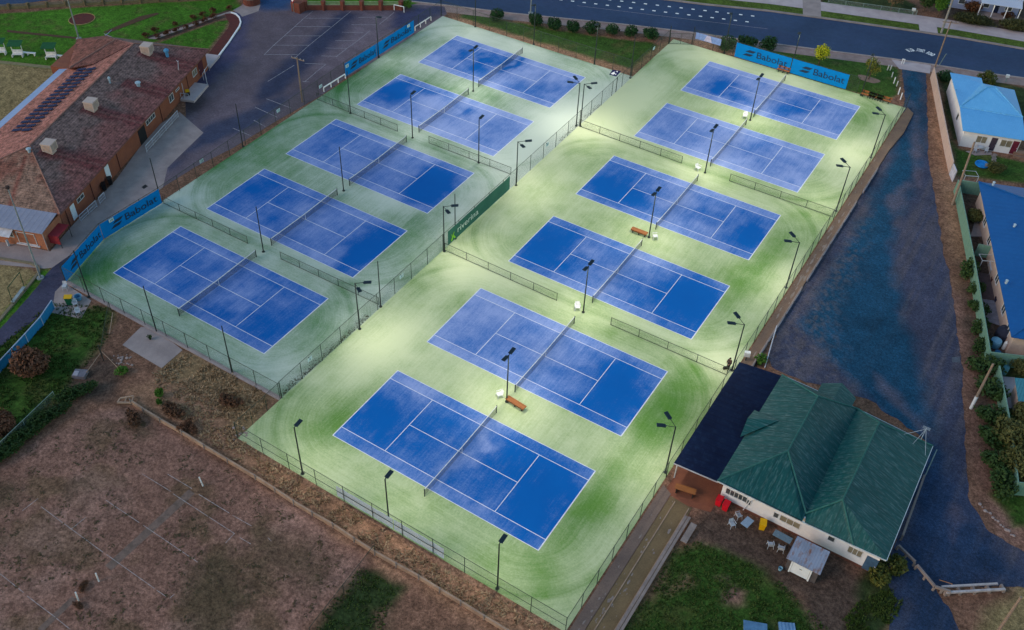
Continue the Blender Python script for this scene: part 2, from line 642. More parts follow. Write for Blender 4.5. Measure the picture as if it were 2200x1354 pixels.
REG = [  # (colour, outline in survey pixels, softness, wobble)
    (C_PINK, [(-60, 1010), (60, 960), (170, 905), (262, 872), (300, 880), (420, 955), (560, 1040), (700, 1130), (800, 1200), (760, 1250), (700, 1300), (620, 1400), (-100, 1420)], 1.2, 1.2),
    (C_DIRT, [(790, 1215), (860, 1240), (1000, 1330), (1080, 1400), (640, 1400), (700, 1300)], 1.2, 1.0),
    (C_DKGR, [(768, 1222), (815, 1226), (860, 1262), (820, 1330), (820, 1400), (660, 1400), (700, 1320)], 1.2, 1.4),
    (C_DRYG, [(330, 770), (420, 760), (520, 810), (590, 850), (540, 930), (500, 930), (440, 890), (380, 860), (345, 840)], 1.5, 1.5),
    (C_ORNG, [(265, 850), (330, 820), (400, 850), (440, 890), (500, 935), (620, 1010), (800, 1120), (960, 1215), (1130, 1320), (1210, 1370), (1150, 1400), (1060, 1370), (900, 1260), (760, 1165), (600, 1060), (440, 960), (320, 890)], 1.6, 1.2),
    (C_ORNG, [(280, 840), (330, 815), (400, 830), (470, 870), (480, 905), (430, 915), (330, 880)], 2.0, 1.5),
    (C_DARK, [(200, 760), (262, 770), (262, 800), (240, 850), (215, 860), (160, 850), (130, 890), (60, 940), (0, 1000), (-60, 1010), (-60, 980), (60, 900), (150, 810)], 1.5, 1.2),
    (C_GRAS, [(-80, 780), (0, 735), (110, 655), (238, 662), (232, 720), (205, 755), (175, 790), (140, 840), (80, 900), (20, 960), (-80, 1000)], 1.2, 0.9),
    (C_LAWN, [(-80, 28), (0, 30), (180, 15), (505, -4), (520, 16), (440, 42), (330, 92), (250, 82), (168, 84), (146, 150), (-80, 140)], 0.5, 0.3),
    (C_LAWN, [(340, 92), (470, 45), (492, 43), (480, 66), (448, 106), (400, 100)], 0.4, 0.2),
    (C_TAN, [(-80, 118), (0, 136), (130, 150), (60, 215), (-80, 350)], 0.3, 0.05),
    (C_TAN, [(-120, 570), (0, 566), (68, 579), (76, 590), (60, 610), (-10, 690), (-120, 800)], 0.3, 0.05),
    (C_LAWN, [(72, 592), (95, 575), (112, 585), (80, 620), (10, 705), (-80, 770), (-100, 800), (-10, 692)], 0.5, 0.3),
    (C_GRAS, [(1000, 20), (1060, 38), (1180, 62), (1400, 92), (1418, 100), (1370, 142), (1355, 148), (1270, 128), (1150, 92), (985, 38)], 0.8, 0.7),
    (C_GRAS, [(1665, 99), (1775, 114), (1905, 130), (1935, 150), (1928, 200), (1900, 216), (1815, 192), (1700, 160), (1600, 110)], 0.6, 0.5),
    (C_ORNG, [(1425, 98), (1480, 78), (1560, 90), (1600, 112), (1560, 114), (1480, 99)], 1.0, 0.7),
    (C_DRYG, [(1360, 160), (1352, 148), (1400, 108), (1436, 88), (1445, 94)], 0.8, 0.4),
    (C_ORNG, [(945, 40), (985, 36), (1150, 88), (1280, 126), (1362, 150), (1360, 163), (1270, 140), (1100, 88)], 0.8, 0.5),
    (C_GRAS, [(1500, 1165), (1570, 1180), (1640, 1225), (1720, 1300), (1800, 1400), (1300, 1400), (1390, 1290), (1450, 1190)], 1.2, 1.2),
    (C_ORNG, [(1440, 1255), (1470, 1238), (1500, 1245), (1490, 1265), (1440, 1275)], 1.0, 1.0),
    (C_PINK, [(1560, 1285), (1580, 1262), (1610, 1270), (1590, 1300)], 1.0, 1.0),
    (C_PINK, [(1538, 1240), (1560, 1236), (1570, 1250), (1545, 1252)], 1.0, 1.0),
    (C_DARK, [(1520, 1085), (1700, 1160), (1860, 1240), (1900, 1280), (1820, 1400), (1760, 1360), (1720, 1290), (1620, 1200), (1500, 1150)], 1.2, 0.9),
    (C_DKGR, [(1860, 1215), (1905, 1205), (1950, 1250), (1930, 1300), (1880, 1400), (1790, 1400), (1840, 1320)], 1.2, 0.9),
    (C_ORNG, [(2000, 165), (2014, 160), (2040, 330), (2060, 450), (2075, 560), (2080, 640), (2060, 660), (2045, 560), (2025, 440), (2000, 270)], 1.2, 0.9),
    (C_PINK, [(2040, 620), (2080, 640), (2100, 760), (2110, 900), (2140, 1060), (2215, 1180), (2150, 1160), (2090, 960), (2070, 800)], 1.2, 0.9),
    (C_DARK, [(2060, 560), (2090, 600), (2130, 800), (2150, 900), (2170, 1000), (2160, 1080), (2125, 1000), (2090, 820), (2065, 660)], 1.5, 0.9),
    (C_GRAS, [(2130, 1060), (2260, 1060), (2280, 1140), (2180, 1130)], 0.8, 0.5),
    (C_GRAS, [(2040, 300), (2060, 320), (2260, 360), (2260, 400), (2060, 375)], 0.6, 0.4),
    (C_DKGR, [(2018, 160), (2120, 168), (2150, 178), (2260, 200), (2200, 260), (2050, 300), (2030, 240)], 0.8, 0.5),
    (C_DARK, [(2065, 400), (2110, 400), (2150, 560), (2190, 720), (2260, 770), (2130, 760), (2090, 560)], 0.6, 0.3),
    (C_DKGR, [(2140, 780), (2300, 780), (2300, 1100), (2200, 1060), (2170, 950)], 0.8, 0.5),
    (C_DKGR, [(1780, -40), (1880, -30), (1970, 10), (1965, 35), (1880, 30), (1760, 10)], 0.5, 0.3),
    (C_GRAS, [(1440, -30), (1720, -12), (1722, -2), (1500, -8)], 0.5, 0.3),
    (C_GRAS, [(1770, 2), (1960, 27), (1964, 36), (1768, 13)], 0.4, 0.2),
    (C_DARK, [(2030, -30), (2260, 20), (2260, 80), (2020, 45)], 0.6, 0.3),
    (C_TAN, [(2120, 1300), (2200, 1240), (2300, 1300), (2300, 1420), (2080, 1420)], 1.5, 1.2),
]


def ground_paint(x, y):
    n1, n2 = fbm(x, y, 0.10, 2), fbm(x, y, 0.45, 4)
    c = np.array(C_DIRT)[None, :] * (0.75 + 0.5 * n1.reshape(-1, 1))
    for k, (colr, px, soft, wob) in enumerate(REG):
        w = region(x, y, px, soft, wob, k + 3).reshape(-1, 1)
        tint = np.array(colr)[None, :] * (0.62 + 0.5 * n1.reshape(-1, 1) + 0.26 * n2.reshape(-1, 1))
        c = c * (1 - w) + tint * w
    # dark weedy patches and pale worn patches on the disused courts and the bank
    dc = region(x, y, REG[0][1], 1.5, 1.0, 77).reshape(-1, 1)
    pk = fbm(x, y, 0.16, 31).reshape(-1, 1)
    weed = np.clip((fbm(x, y, 0.28, 21, 6).reshape(-1, 1) - 0.53) * 9, 0, 1) * 0.6
    c = c * (1 - dc * weed) + np.array((0.105, 0.068, 0.036))[None, :] * dc * weed
    pale = np.clip((pk - 0.52) * 6, 0, 1) * 0.45
    c = c * (1 - dc * pale) + np.array((0.285, 0.165, 0.135))[None, :] * dc * pale
    for px in ([(120, 1060), (170, 1040), (172, 1085), (140, 1090)], [(255, 860), (300, 890), (310, 930), (265, 910)], [(390, 1210), (500, 1160), (560, 1260), (520, 1400), (400, 1400)],
               [(520, 1120), (600, 1140), (720, 1210), (700, 1260), (560, 1220)], [(-20, 1020), (60, 1030), (40, 1090), (-40, 1090)]):
        w = region(x, y, px, 2.0, 2.0, 55).reshape(-1, 1) * 0.65
        c = c * (1 - w) + np.array((0.070, 0.052, 0.030))[None, :] * w
    # grass is never even: bare flecks in it
    gr = (c[:, 1:2] > c[:, 0:1] * 1.2)
    bare = np.clip((fbm(x, y, 0.5, 41).reshape(-1, 1) - 0.60) * 8, 0, 1) * 0.5
    c = np.where(gr, c * (1 - bare) + np.array((0.10, 0.085, 0.03))[None, :] * bare, c)
    return c.reshape(x.shape + (3,)) if x.ndim == 1 else c


GX = np.concatenate([[-2000, -600, -250], np.arange(-150, -112, 2.0), np.arange(-112, 68, 0.45), np.arange(68, 110, 3.0), [250, 700, 2000]])
GY = np.concatenate([[-2000, -500, -120], np.arange(-60, -42, 2.0), np.arange(-42, 150, 0.45), np.arange(150, 190, 3.0), [300, 700, 2000]])
gX, gY = np.meshgrid(GX, GY)
M_GROUND = mat_ground('soil_and_grass')
tag(grid_obj('ground', GX, GY, -0.045, M_GROUND, {'albedo': ground_paint(gX.ravel(), gY.ravel())}), kind='structure')

# ------------------------------------------------------------------ asphalt, concrete
M_ASPH = mat_ground('asphalt_surface', ((0.5, 0.18), (3.5, 0.22), (30.0, 0.30)))
M_LANE = mat_ground('gravelly_asphalt', ((0.5, 0.22), (3.5, 0.35), (9.0, 0.45), (30.0, 0.35)))
M_ROADM = mat_ground('road_surface', ((0.08, 0.15), (1.2, 0.10), (30.0, 0.22)))
M_CONC = MAT('concrete', C_CONC, (0.25, 0.20, 0.20), s=0.5, fine=12, fa=0.18, rough=0.9, spec=0.15)
M_CONCP = MAT('pale_concrete', (0.46, 0.38, 0.40), (0.38, 0.31, 0.33), s=0.6, fine=10, fa=0.15, rough=0.9, spec=0.15)
M_PAINT = MAT('road_paint', (0.33, 0.31, 0.35), (0.19, 0.165, 0.20), s=2.0, fine=14, fa=0.3, rough=0.8)
M_PAINTW = MAT('fresh_white_paint', (0.80, 0.80, 0.82), (0.70, 0.70, 0.74), s=2.0, fine=14, fa=0.12, rough=0.7)

A_BLUE, A_NAVY, A_PURP = np.array((0.009, 0.062, 0.122)), np.array((0.026, 0.044, 0.088)), np.array((0.135, 0.105, 0.132))


def road_paint_fn(x, y):
    n = fbm(x, y * 1.0, 0.12, 9).reshape(-1, 1)
    d = (y - 0.35 * x - 102).reshape(-1, 1)
    c = A_NAVY[None] * (0.9 + 0.5 * n) * np.array([1.25, 1.25, 1.25])
    w = np.clip((fbm(x * 0.35 + y, y * 2.5, 0.3, 12).reshape(-1, 1) - 0.5) * 3, 0, 1) * 0.3
    return c * (1 - w) + np.array((0.045, 0.055, 0.13))[None] * w


def carpark_paint(x, y):
    n, n2 = fbm(x, y, 0.12, 14).reshape(-1, 1), fbm(x, y, 0.5, 15).reshape(-1, 1)
    c = A_PURP[None] * (0.65 + 0.6 * n) * (0.85 + 0.3 * n2)
    for px, colr, a in (([(733, 22), (770, 26), (690, 118), (640, 170), (610, 200), (545, 218), (560, 180), (640, 110)], (0.024, 0.036, 0.080), 0.85),
                        ([(760, 30), (780, 30), (720, 100), (650, 160), (640, 150), (700, 95)], (0.036, 0.040, 0.080), 0.6),
                        ([(425, 95), (500, 88), (520, 130), (470, 160), (430, 200), (410, 190), (440, 130)], (0.036, 0.040, 0.105), 0.7),
                        ([(440, 270), (600, 210), (640, 195), (560, 260), (410, 330), (370, 360), (400, 320)], (0.022, 0.042, 0.095), 0.75),
                        ([(540, -10), (640, -10), (620, 20), (560, 22)], (0.016, 0.060, 0.16), 0.9),
                        ([(850, 25), (950, 10), (955, 25), (880, 62), (840, 60)], (0.020, 0.034, 0.10), 0.8),
                        ([(500, 20), (545, 20), (530, 100), (480, 120), (470, 90)], (0.055, 0.055, 0.12), 0.7),
                        ([(395, 205), (440, 200), (430, 240), (390, 250)], (0.035, 0.026, 0.028), 0.8)):
        w = region(x, y, px, 1.5, 0.9, 5).reshape(-1, 1) * a
        c = c * (1 - w) + np.array(colr)[None] * w
    return c


def lane_paint(x, y):
    n, n2 = fbm(x, y, 0.15, 24).reshape(-1, 1), fbm(x, y, 0.7, 25).reshape(-1, 1)
    c = np.array((0.056, 0.060, 0.100))[None] * (0.7 + 0.6 * n)
    st = np.clip((fbm(x * 2.4, y * .14, .7, 29).reshape(-1, 1) - .47) * 6, 0, 1) * .5
    c = c * (1 - st) + np.array((0.12, 0.10, 0.115))[None] * st
    w = region(x, y, [(1940, 140), (1985, 150), (1992, 260), (1985, 300), (1955, 400), (1925, 480), (1920, 560), (1935, 660), (1960, 740), (2010, 900), (2010, 1000), (1960, 1000), (1870, 860), (1800, 780), (1720, 690), (1800, 560), (1900, 380), (1945, 270)], 2.0, 1.3, 6).reshape(-1, 1)
    w = w * .92
    c = c * (1 - w) + A_BLUE[None] * (0.8 + 0.4 * n) * (.85 + .3 * n2) * w
    w = region(x, y, [(1905, 960), (2000, 950), (2060, 1060), (2150, 1180), (2230, 1260), (2100, 1250), (2080, 1400), (1930, 1400), (1930, 1250), (1960, 1130)], 3.0, 1.6, 8).reshape(-1, 1) * 0.8
    c = c * (1 - w) + np.array((0.010, 0.034, 0.084))[None] * (0.7 + 0.7 * n) * w
    w = region(x, y, [(1650, 720), (1690, 660), (1760, 590), (1830, 500), (1862, 460), (1840, 560), (1790, 650), (1800, 760), (1830, 830), (1760, 810), (1660, 790)], 3.0, 1.8, 9).reshape(-1, 1)
    fl = np.clip((fbm(x, y, 2.6, 27, 3).reshape(-1, 1) - 0.47) * 5, 0, 1)
    c = c * (1 - w * fl * 0.6) + np.array((0.125, 0.105, 0.115))[None] * w * fl * 0.6
    for px in ([(1905, 420), (1950, 395), (1930, 470), (1908, 460)], [(1960, 220), (1980, 250), (1975, 400), (1955, 330)], [(1880, 800), (1900, 820), (1990, 920), (2000, 945), (1980, 930), (1900, 850)],
               [(2050, 1090), (2070, 1120), (2050, 1160), (2040, 1120)]):
        w = region(x, y, px, 1.2, 1.0, 11).reshape(-1, 1) * 0.5
        c = c * (1 - w) + np.array((0.16, 0.12, 0.15))[None] * w
    return c


ROAD_N = [(861, 0), (952, 10), (1100, 28), (1351, 53), (1477, 68), (1665, 94), (1775, 108), (1914, 125.5), (2009, 139), (2127, 158), (2200, 167)]
ROAD_F = [(1426, 0), (1512, 11), (1650, 25), (1763, 40), (1976, 70), (2062, 83), (2200, 107)]
n0, n1 = P(*ROAD_N[0]), P(*ROAD_N[1])
f0, f1 = P(*ROAD_F[0]), P(*ROAD_F[1])
rn = [P2(*p) for p in ROAD_N]
rf = [P2(*p) for p in ROAD_F]
dr = Vector((0.94, 0.335))
road_poly = [(rn[0][0] - 60 * 0.94, rn[0][1] - 60 * 0.4)] + rn + [(rn[-1][0] + 60, rn[-1][1] + 22), (rf[-1][0] + 60, rf[-1][1] + 22)] + rf[::-1] + [(rf[0][0] - 85, rf[0][1] - 34)]
sheet('road', road_poly, -0.030, M_ROADM, 1.5, road_paint_fn)
sheet('side_road', [P2(-120, 30), P2(0, 13), P2(113, -1), P2(113, -60), P2(-120, -60)], -0.030, M_ROADM, 2.0, road_paint_fn)

carpark_poly = [P2(*p) for p in [(535, -6), (640, -6), (640, 22), (862, 22), (870, 8), (955, 14), (960, 30), (890, 84), (745, 165), (690, 205), (590, 262), (500, 318), (420, 358), (350, 402), (360, 360), (437, 285), (400, 262), (398, 215), (447, 130), (480, 92), (518, 62), (514, 38), (500, 30)]]
sheet('car_park', carpark_poly, -0.026, M_ASPH, 1.0, carpark_paint)
lane_poly = [P2(*p) for p in [(1938, 148), (1990, 158), (1992, 250), (1997, 365), (2013, 445), (2026, 541), (2040, 591), (2054, 680), (2068, 800), (2071, 900), (2079, 1064), (2118, 1134), (2200, 1185), (2260, 1215), (2200, 1262), (2010, 1262), (2100, 1420), (1880, 1420), (1930, 1290), (1895, 1240), (1960, 1060), (2000, 955), (1870, 860), (1720, 815), (1660, 790), (1650, 760), (1700, 640), (1790, 520), (1880, 360), (1940, 250), (1945, 215)]]
sheet('lane', lane_poly, -0.028, M_LANE, 0.35, lane_paint, ragged=0.35)
path_poly = [P2(*p) for p in [(-120, 790), (0, 706), (60, 640), (112, 575), (150, 545), (160, 575), (140, 605), (135, 640), (118, 650), (0, 745), (-120, 830)]]
sheet('path', path_poly, -0.026, M_ASPH, 0.8, lambda x, y: np.array((0.052, 0.050, 0.085))[None] * (0.6 + 0.8 * fbm(x, y, 0.4, 3).reshape(-1, 1)), ragged=0.15)
sheet('club_terrace', [P2(*p) for p in [(-120, 522), (20, 520), (108, 540), (150, 490), (250, 385), (330, 275), (385, 240), (437, 285), (360, 360), (350, 402), (220, 505), (175, 545), (150, 548), (112, 575), (95, 577), (75, 575), (-120, 558)]], -0.024, M_CONC)
sheet('verge', rn + [(q[0] + 1.0, q[1] - 2.4) for q in rn[::-1]], -0.036, MAT('verge_gravel', (0.30, 0.21, 0.20), (0.22, 0.15, 0.14), s=0.8, fine=16, fa=0.3))

# street: far kerb, verge grass, footpath, driveways
fk = [P(*p) for p in [(1330, -14)] + ROAD_F + [(2320, 128)]]


def offs(pts, a, b):
    lo = [(q.x - 0.33 * a, q.y + 0.94 * a) for q in pts]
    hi = [(q.x - 0.33 * b, q.y + 0.94 * b) for q in pts]
    return lo + hi[::-1]


kb = MB().prism(offs(fk, 0.0, 0.55), -0.1, 0.10)
tag(kb.build('far_kerb', MAT('kerb_concrete', (0.30, 0.235, 0.22), s=0.6, fine=10, fa=0.2)), kind='structure')
nk = [P(*p) for p in ROAD_N]
kb = MB().prism([(q.x, q.y) for q in nk] + [(q.x + 0.1, q.y - 0.3) for q in nk[::-1]], -0.1, 0.08)
tag(kb.build('near_kerb', MAT('kerb_concrete_worn', (0.34, 0.28, 0.28), s=0.6, fine=10, fa=0.25)), kind='structure')
M_VERGE = mat_ground('verge_turf')
sheet('verge_grass', offs(fk, 0.60, 3.0), 0.02, M_VERGE, 1.0, lambda x, y: np.array(C_GRAS)[None] * (0.8 + 1.0 * fbm(x, y, 0.5, 3).reshape(-1, 1)) * np.array([[1.4, 1.0, 1.0]]))
sheet('footpath', offs(fk, 3.05, 6.6), 0.03, M_CONCP)
for k, pts in enumerate(([(1724, -8), (1763, -2), (1764, 38), (1725, 33)], [(1971, 36), (2010, 42), (2015, 73), (1976, 69)])):
    sheet('driveway', [P2(*p) for p in pts], 0.045, [M_CONC, M_CONCP][k])
sheet('lane_apron', [P2(*p) for p in [(1914, 126), (2000, 139), (1998, 158), (1940, 149), (1932, 148)]], -0.015, M_CONCP)

# road markings
mk = MB()
for i in range(17):
    p = P(1205 + i * 25.0, 0.0 + i * 2.95)
    mk.add([(p.x - 0.28, p.y - 0.16, -0.024), (p.x + 0.28, p.y + 0.02, -0.024), (p.x + 0.16, p.y + 0.36, -0.024), (p.x - 0.36, p.y + 0.18, -0.024)], [(0, 1, 2, 3)])
for i in range(13):
    p = P(1310 + i * 25.6, 0.0 + i * 2.9)
    mk.add([(p.x - 0.28, p.y - 0.16, -0.024), (p.x + 0.28, p.y + 0.02, -0.024), (p.x + 0.16, p.y + 0.36, -0.024), (p.x - 0.36, p.y + 0.18, -0.024)], [(0, 1, 2, 3)])
tag(mk.build('road_markings', M_PAINTW), kind='structure')
ml = MB()
a, b = P(1240, 12), P(1650, 62)
ml.bar((a.x, a.y, -0.0245), (b.x, b.y, -0.0245), 0.08, 0.001)
tag(ml.build('lane_line', M_PAINT), kind='structure')
# lettering on the road at the lane mouth (reads from the other side)
tx = MB()
cen, rad = P(1958, 141), 0.0


def arc_text(mb, word, a, b, sag):
    a, b = P(*a), P(*b)
    d = (b - a)
    L = d.length
    d.normalize()
    up = Vector((-d.y, d.x, 0))
    n = len(word)
    for i, ch in enumerate(word):
        t = (i + 0.1) / n
        o = a + d * (L * t)
        text_mesh(mb, ch, 1.0, lambda x, y, z, o=o: tuple(o + d * (x * L / n * 1.25) + up * (y * 1.35) + Vector((0, 0, -0.024 + z))), 0.0006, bold=.045)


arc_text(tx, 'WILGA', (1952, 111.5), (1966.5, 109.2), 0)
arc_text(tx, 'STREET', (1969, 109.3), (1987, 112.8), 0)
arc_text(tx, 'ROAD', (1988.5, 114), (2003.5, 120.5), 0)
tag(tx.build('road_lettering', M_PAINTW), kind='structure')

# car park bay lines
cp = MB()


def pline(mb, p, q, w=0.10, z=-0.0215):
    a, b = P(*p), P(*q)
    a.z = b.z = z
    mb.bar(a, b, w, 0.001)


for p, q in (((672, 24), (652, 40)), ((652, 40), (632, 58)), ((632, 58), (587, 98)), ((587, 98), (567, 118)), ((652, 39), (732, 39)), ((634, 57), (710, 57)), ((610, 77), (690, 77)), ((586, 97), (665, 97)), ((567, 117), (640, 117)),
             ((754, 24), (710, 60)), ((710, 60), (664, 97)), ((664, 97), (632, 126)), ((632, 140), (575, 175)), ((847, 26), (832, 39)), ((832, 37), (770, 37)), ((832, 39), (815, 52)), ((810, 53), (755, 53)), ((795, 66), (770, 86)), ((780, 70), (735, 69)),
             ((768, 87), (720, 87)), ((745, 104), (700, 103)), ((770, 86), (745, 104)), ((725, 121), (690, 120)), ((745, 104), (722, 122)), ((700, 138), (655, 136)), ((678, 156), (655, 175)), ((665, 176), (650, 175)), ((700, 138), (676, 157)), ((572, 212), (625, 232)), ((548, 230), (596, 252)), ((500, 275), (540, 292)), ((545, 258), (570, 272))):
    pline(cp, p, q)
tag(cp.build('bay_lines', M_PAINT), kind='structure')

# ================================================================== COURTS
def rrect(x, y, x0, x1, y0, y1, r):
    cx, cy, hx, hy = (x0 + x1) / 2, (y0 + y1) / 2, (x1 - x0) / 2 - r, (y1 - y0) / 2 - r
    qx, qy = np.abs(x - cx) - hx, np.abs(y - cy) - hy
    return np.hypot(np.maximum(qx, 0), np.maximum(qy, 0)) + np.minimum(np.maximum(qx, qy), 0) - r, np.arctan2(y - cy, x - cx)


ENC = [(RX0, RX1, -5.7, 31.2), (RX0, RX1, 31.2, 65.0), (RX0, RX1, 65.0, 97.3), (LX0, LX1, 0.6, 18.6), (LX0, LX1, 18.6, 48.4), (LX0, LX1, 48.4, 82.4)]


def brush(x, y):
    sx, sy = x.copy(), y.copy()
    ed = np.full(x.shape, -20.0)
    for e in ENC:
        inside = (x >= e[0] - 0.01) & (x <= e[1] + 0.01) & (y >= e[2] - 0.01) & (y <= e[3] + 0.01)
        d, a = rrect(x, y, *e, 9.0)
        near = np.clip((d + 6.0) / 2.0, 0, 1)
        ring = inside & (d > -4.6)
        sx = np.where(ring, d * 1.0 + 200, sx)
        sy = np.where(ring, a * 14.0, sy)
        ed = np.where(inside, d, ed)
    return np.stack([sx, sy, np.zeros_like(sx)], -1), ed


def g2(x, y, cx, cy, rx, ry):
    return np.exp(-(((x - cx) / rx) ** 2 + ((y - cy) / ry) ** 2))


def blobs(x, y, lst):
    s = np.zeros_like(x)
    for px, py, rx, ry, a in lst:
        q = P(px, py)
        s = s + a * g2(x, y, q.x, q.y, rx, ry)
    return s


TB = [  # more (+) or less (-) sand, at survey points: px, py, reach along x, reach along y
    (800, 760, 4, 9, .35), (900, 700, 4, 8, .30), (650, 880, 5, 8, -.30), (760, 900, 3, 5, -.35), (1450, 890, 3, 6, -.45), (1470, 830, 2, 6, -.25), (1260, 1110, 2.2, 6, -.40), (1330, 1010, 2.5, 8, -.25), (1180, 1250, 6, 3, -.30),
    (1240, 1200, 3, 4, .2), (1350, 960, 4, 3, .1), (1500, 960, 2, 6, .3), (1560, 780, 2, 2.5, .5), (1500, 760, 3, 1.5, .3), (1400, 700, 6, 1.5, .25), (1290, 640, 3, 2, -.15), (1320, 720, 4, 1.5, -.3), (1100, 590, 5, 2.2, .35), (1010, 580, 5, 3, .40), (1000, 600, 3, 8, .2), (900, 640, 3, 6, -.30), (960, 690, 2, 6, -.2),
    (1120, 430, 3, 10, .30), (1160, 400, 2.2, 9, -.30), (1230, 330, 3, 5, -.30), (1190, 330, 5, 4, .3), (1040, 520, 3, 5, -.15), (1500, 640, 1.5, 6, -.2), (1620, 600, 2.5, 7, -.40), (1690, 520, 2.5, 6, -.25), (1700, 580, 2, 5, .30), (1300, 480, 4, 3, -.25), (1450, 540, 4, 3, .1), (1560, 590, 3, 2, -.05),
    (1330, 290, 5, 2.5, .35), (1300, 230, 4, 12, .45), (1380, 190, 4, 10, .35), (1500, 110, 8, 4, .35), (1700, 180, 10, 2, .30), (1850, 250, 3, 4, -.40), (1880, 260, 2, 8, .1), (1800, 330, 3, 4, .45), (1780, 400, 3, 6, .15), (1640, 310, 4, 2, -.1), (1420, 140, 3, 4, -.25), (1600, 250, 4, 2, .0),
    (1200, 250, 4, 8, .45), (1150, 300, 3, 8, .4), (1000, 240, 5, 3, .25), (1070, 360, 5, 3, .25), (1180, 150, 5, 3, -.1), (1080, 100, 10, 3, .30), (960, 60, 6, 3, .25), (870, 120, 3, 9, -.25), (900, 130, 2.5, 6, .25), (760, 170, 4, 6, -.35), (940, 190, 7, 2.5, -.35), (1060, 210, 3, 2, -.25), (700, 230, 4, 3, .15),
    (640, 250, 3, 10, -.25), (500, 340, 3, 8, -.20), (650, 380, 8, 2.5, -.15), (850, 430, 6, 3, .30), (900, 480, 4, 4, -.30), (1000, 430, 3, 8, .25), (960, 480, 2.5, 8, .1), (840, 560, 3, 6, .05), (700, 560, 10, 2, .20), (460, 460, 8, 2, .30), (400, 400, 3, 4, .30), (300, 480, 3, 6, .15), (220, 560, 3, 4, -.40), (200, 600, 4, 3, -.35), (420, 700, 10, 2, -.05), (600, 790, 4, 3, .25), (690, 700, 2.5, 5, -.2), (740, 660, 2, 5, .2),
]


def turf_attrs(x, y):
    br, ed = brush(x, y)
    base = np.where(x > LX1, 0.60, np.where(y > 50, .57, .53))  # lower on unlit left courts; their missing floodlight is partly put in here
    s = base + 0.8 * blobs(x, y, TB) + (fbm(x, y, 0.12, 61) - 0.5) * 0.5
    s = s + np.where(ed > -2.2, (fbm(br[..., 0] * 1.0, br[..., 1], 0.5, 63) - 0.45) * 0.2, 0)
    s = s - np.clip(1 - np.abs(ed) / 0.7, 0, 1) * 0.20
    # worn tidy borders beside the playing lines are greener
    for cx0, cy0 in CR + CL:
        d = np.maximum(np.abs(x - cx0 - LEN / 2) - LEN / 2, np.abs(y - cy0 - WID / 2) - WID / 2)
        s = s - np.exp(-((d - 1.2) / 1.2) ** 2) * 0.10 * (np.abs(x - cx0 - LEN / 2) > LEN / 2 - 1)
    return {'sand': s, 'brush': br}


M_TURFL = mat_sanded('unlit_tinted_turf', (0.058, 0.175, 0.040), (0.040, 0.140, 0.052), (0.50, 0.55, 0.49), 0.93, 0.8, 0.38)  # same turf, bluer and duller: lack of floodlight put into its colour
M_TURF = mat_sanded('sand_dressed_turf', (0.098, 0.220, 0.028), (0.065, 0.168, 0.040), (0.58, 0.615, 0.40), 0.88, 0.8, 0.34)  # sand yellowed: the floodlights' warm tint put into its colour
M_BLUE = mat_sanded('blue_court_turf', (0.002, 0.102, 0.385), (0.002, 0.085, 0.340), (0.36, 0.42, 0.69), 0.78, 1.0, 0.42)
M_LINE = MAT('court_line', (0.68, 0.68, 0.74), (0.50, 0.52, 0.64), s=1.5, fine=9, fa=0.2, rough=0.9, spec=0.1)
for nm, (x0, x1, y0, y1) in (('turf_right', (RX0 + 0.004, RX1, RY0, RY1)), ('turf_left', (LX0, LX1, LY0, LY1))):
    xs, ys = np.linspace(x0, x1, int((x1 - x0) / 0.3)), np.linspace(y0, y1, int((y1 - y0) / 0.3))
    X, Y = np.meshgrid(xs, ys)
    if nm == 'turf_left':  # its corner is cut off by the bent boundary
        keepx = np.where(Y < 9.0, -41.7 - 3.0 * (Y - 0.6) / 8.4, -44.9)
        X = np.maximum(X, keepx)
        i = np.arange(X.size).reshape(X.shape)
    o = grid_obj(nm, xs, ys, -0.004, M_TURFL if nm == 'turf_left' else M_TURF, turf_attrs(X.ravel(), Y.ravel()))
    if nm == 'turf_left':
        co = np.stack([X.ravel(), Y.ravel(), np.full(X.size, -0.004)], -1).astype(np.float32)
        o.data.vertices.foreach_set('co', co.ravel())
        o.data.update()
    o['kind'] = 'structure'
    st = MB().box(x0 + 0.01, x1 - 0.01, y0 + 0.01, y1 - 0.01, -0.3, -0.02) if nm == 'turf_right' else None

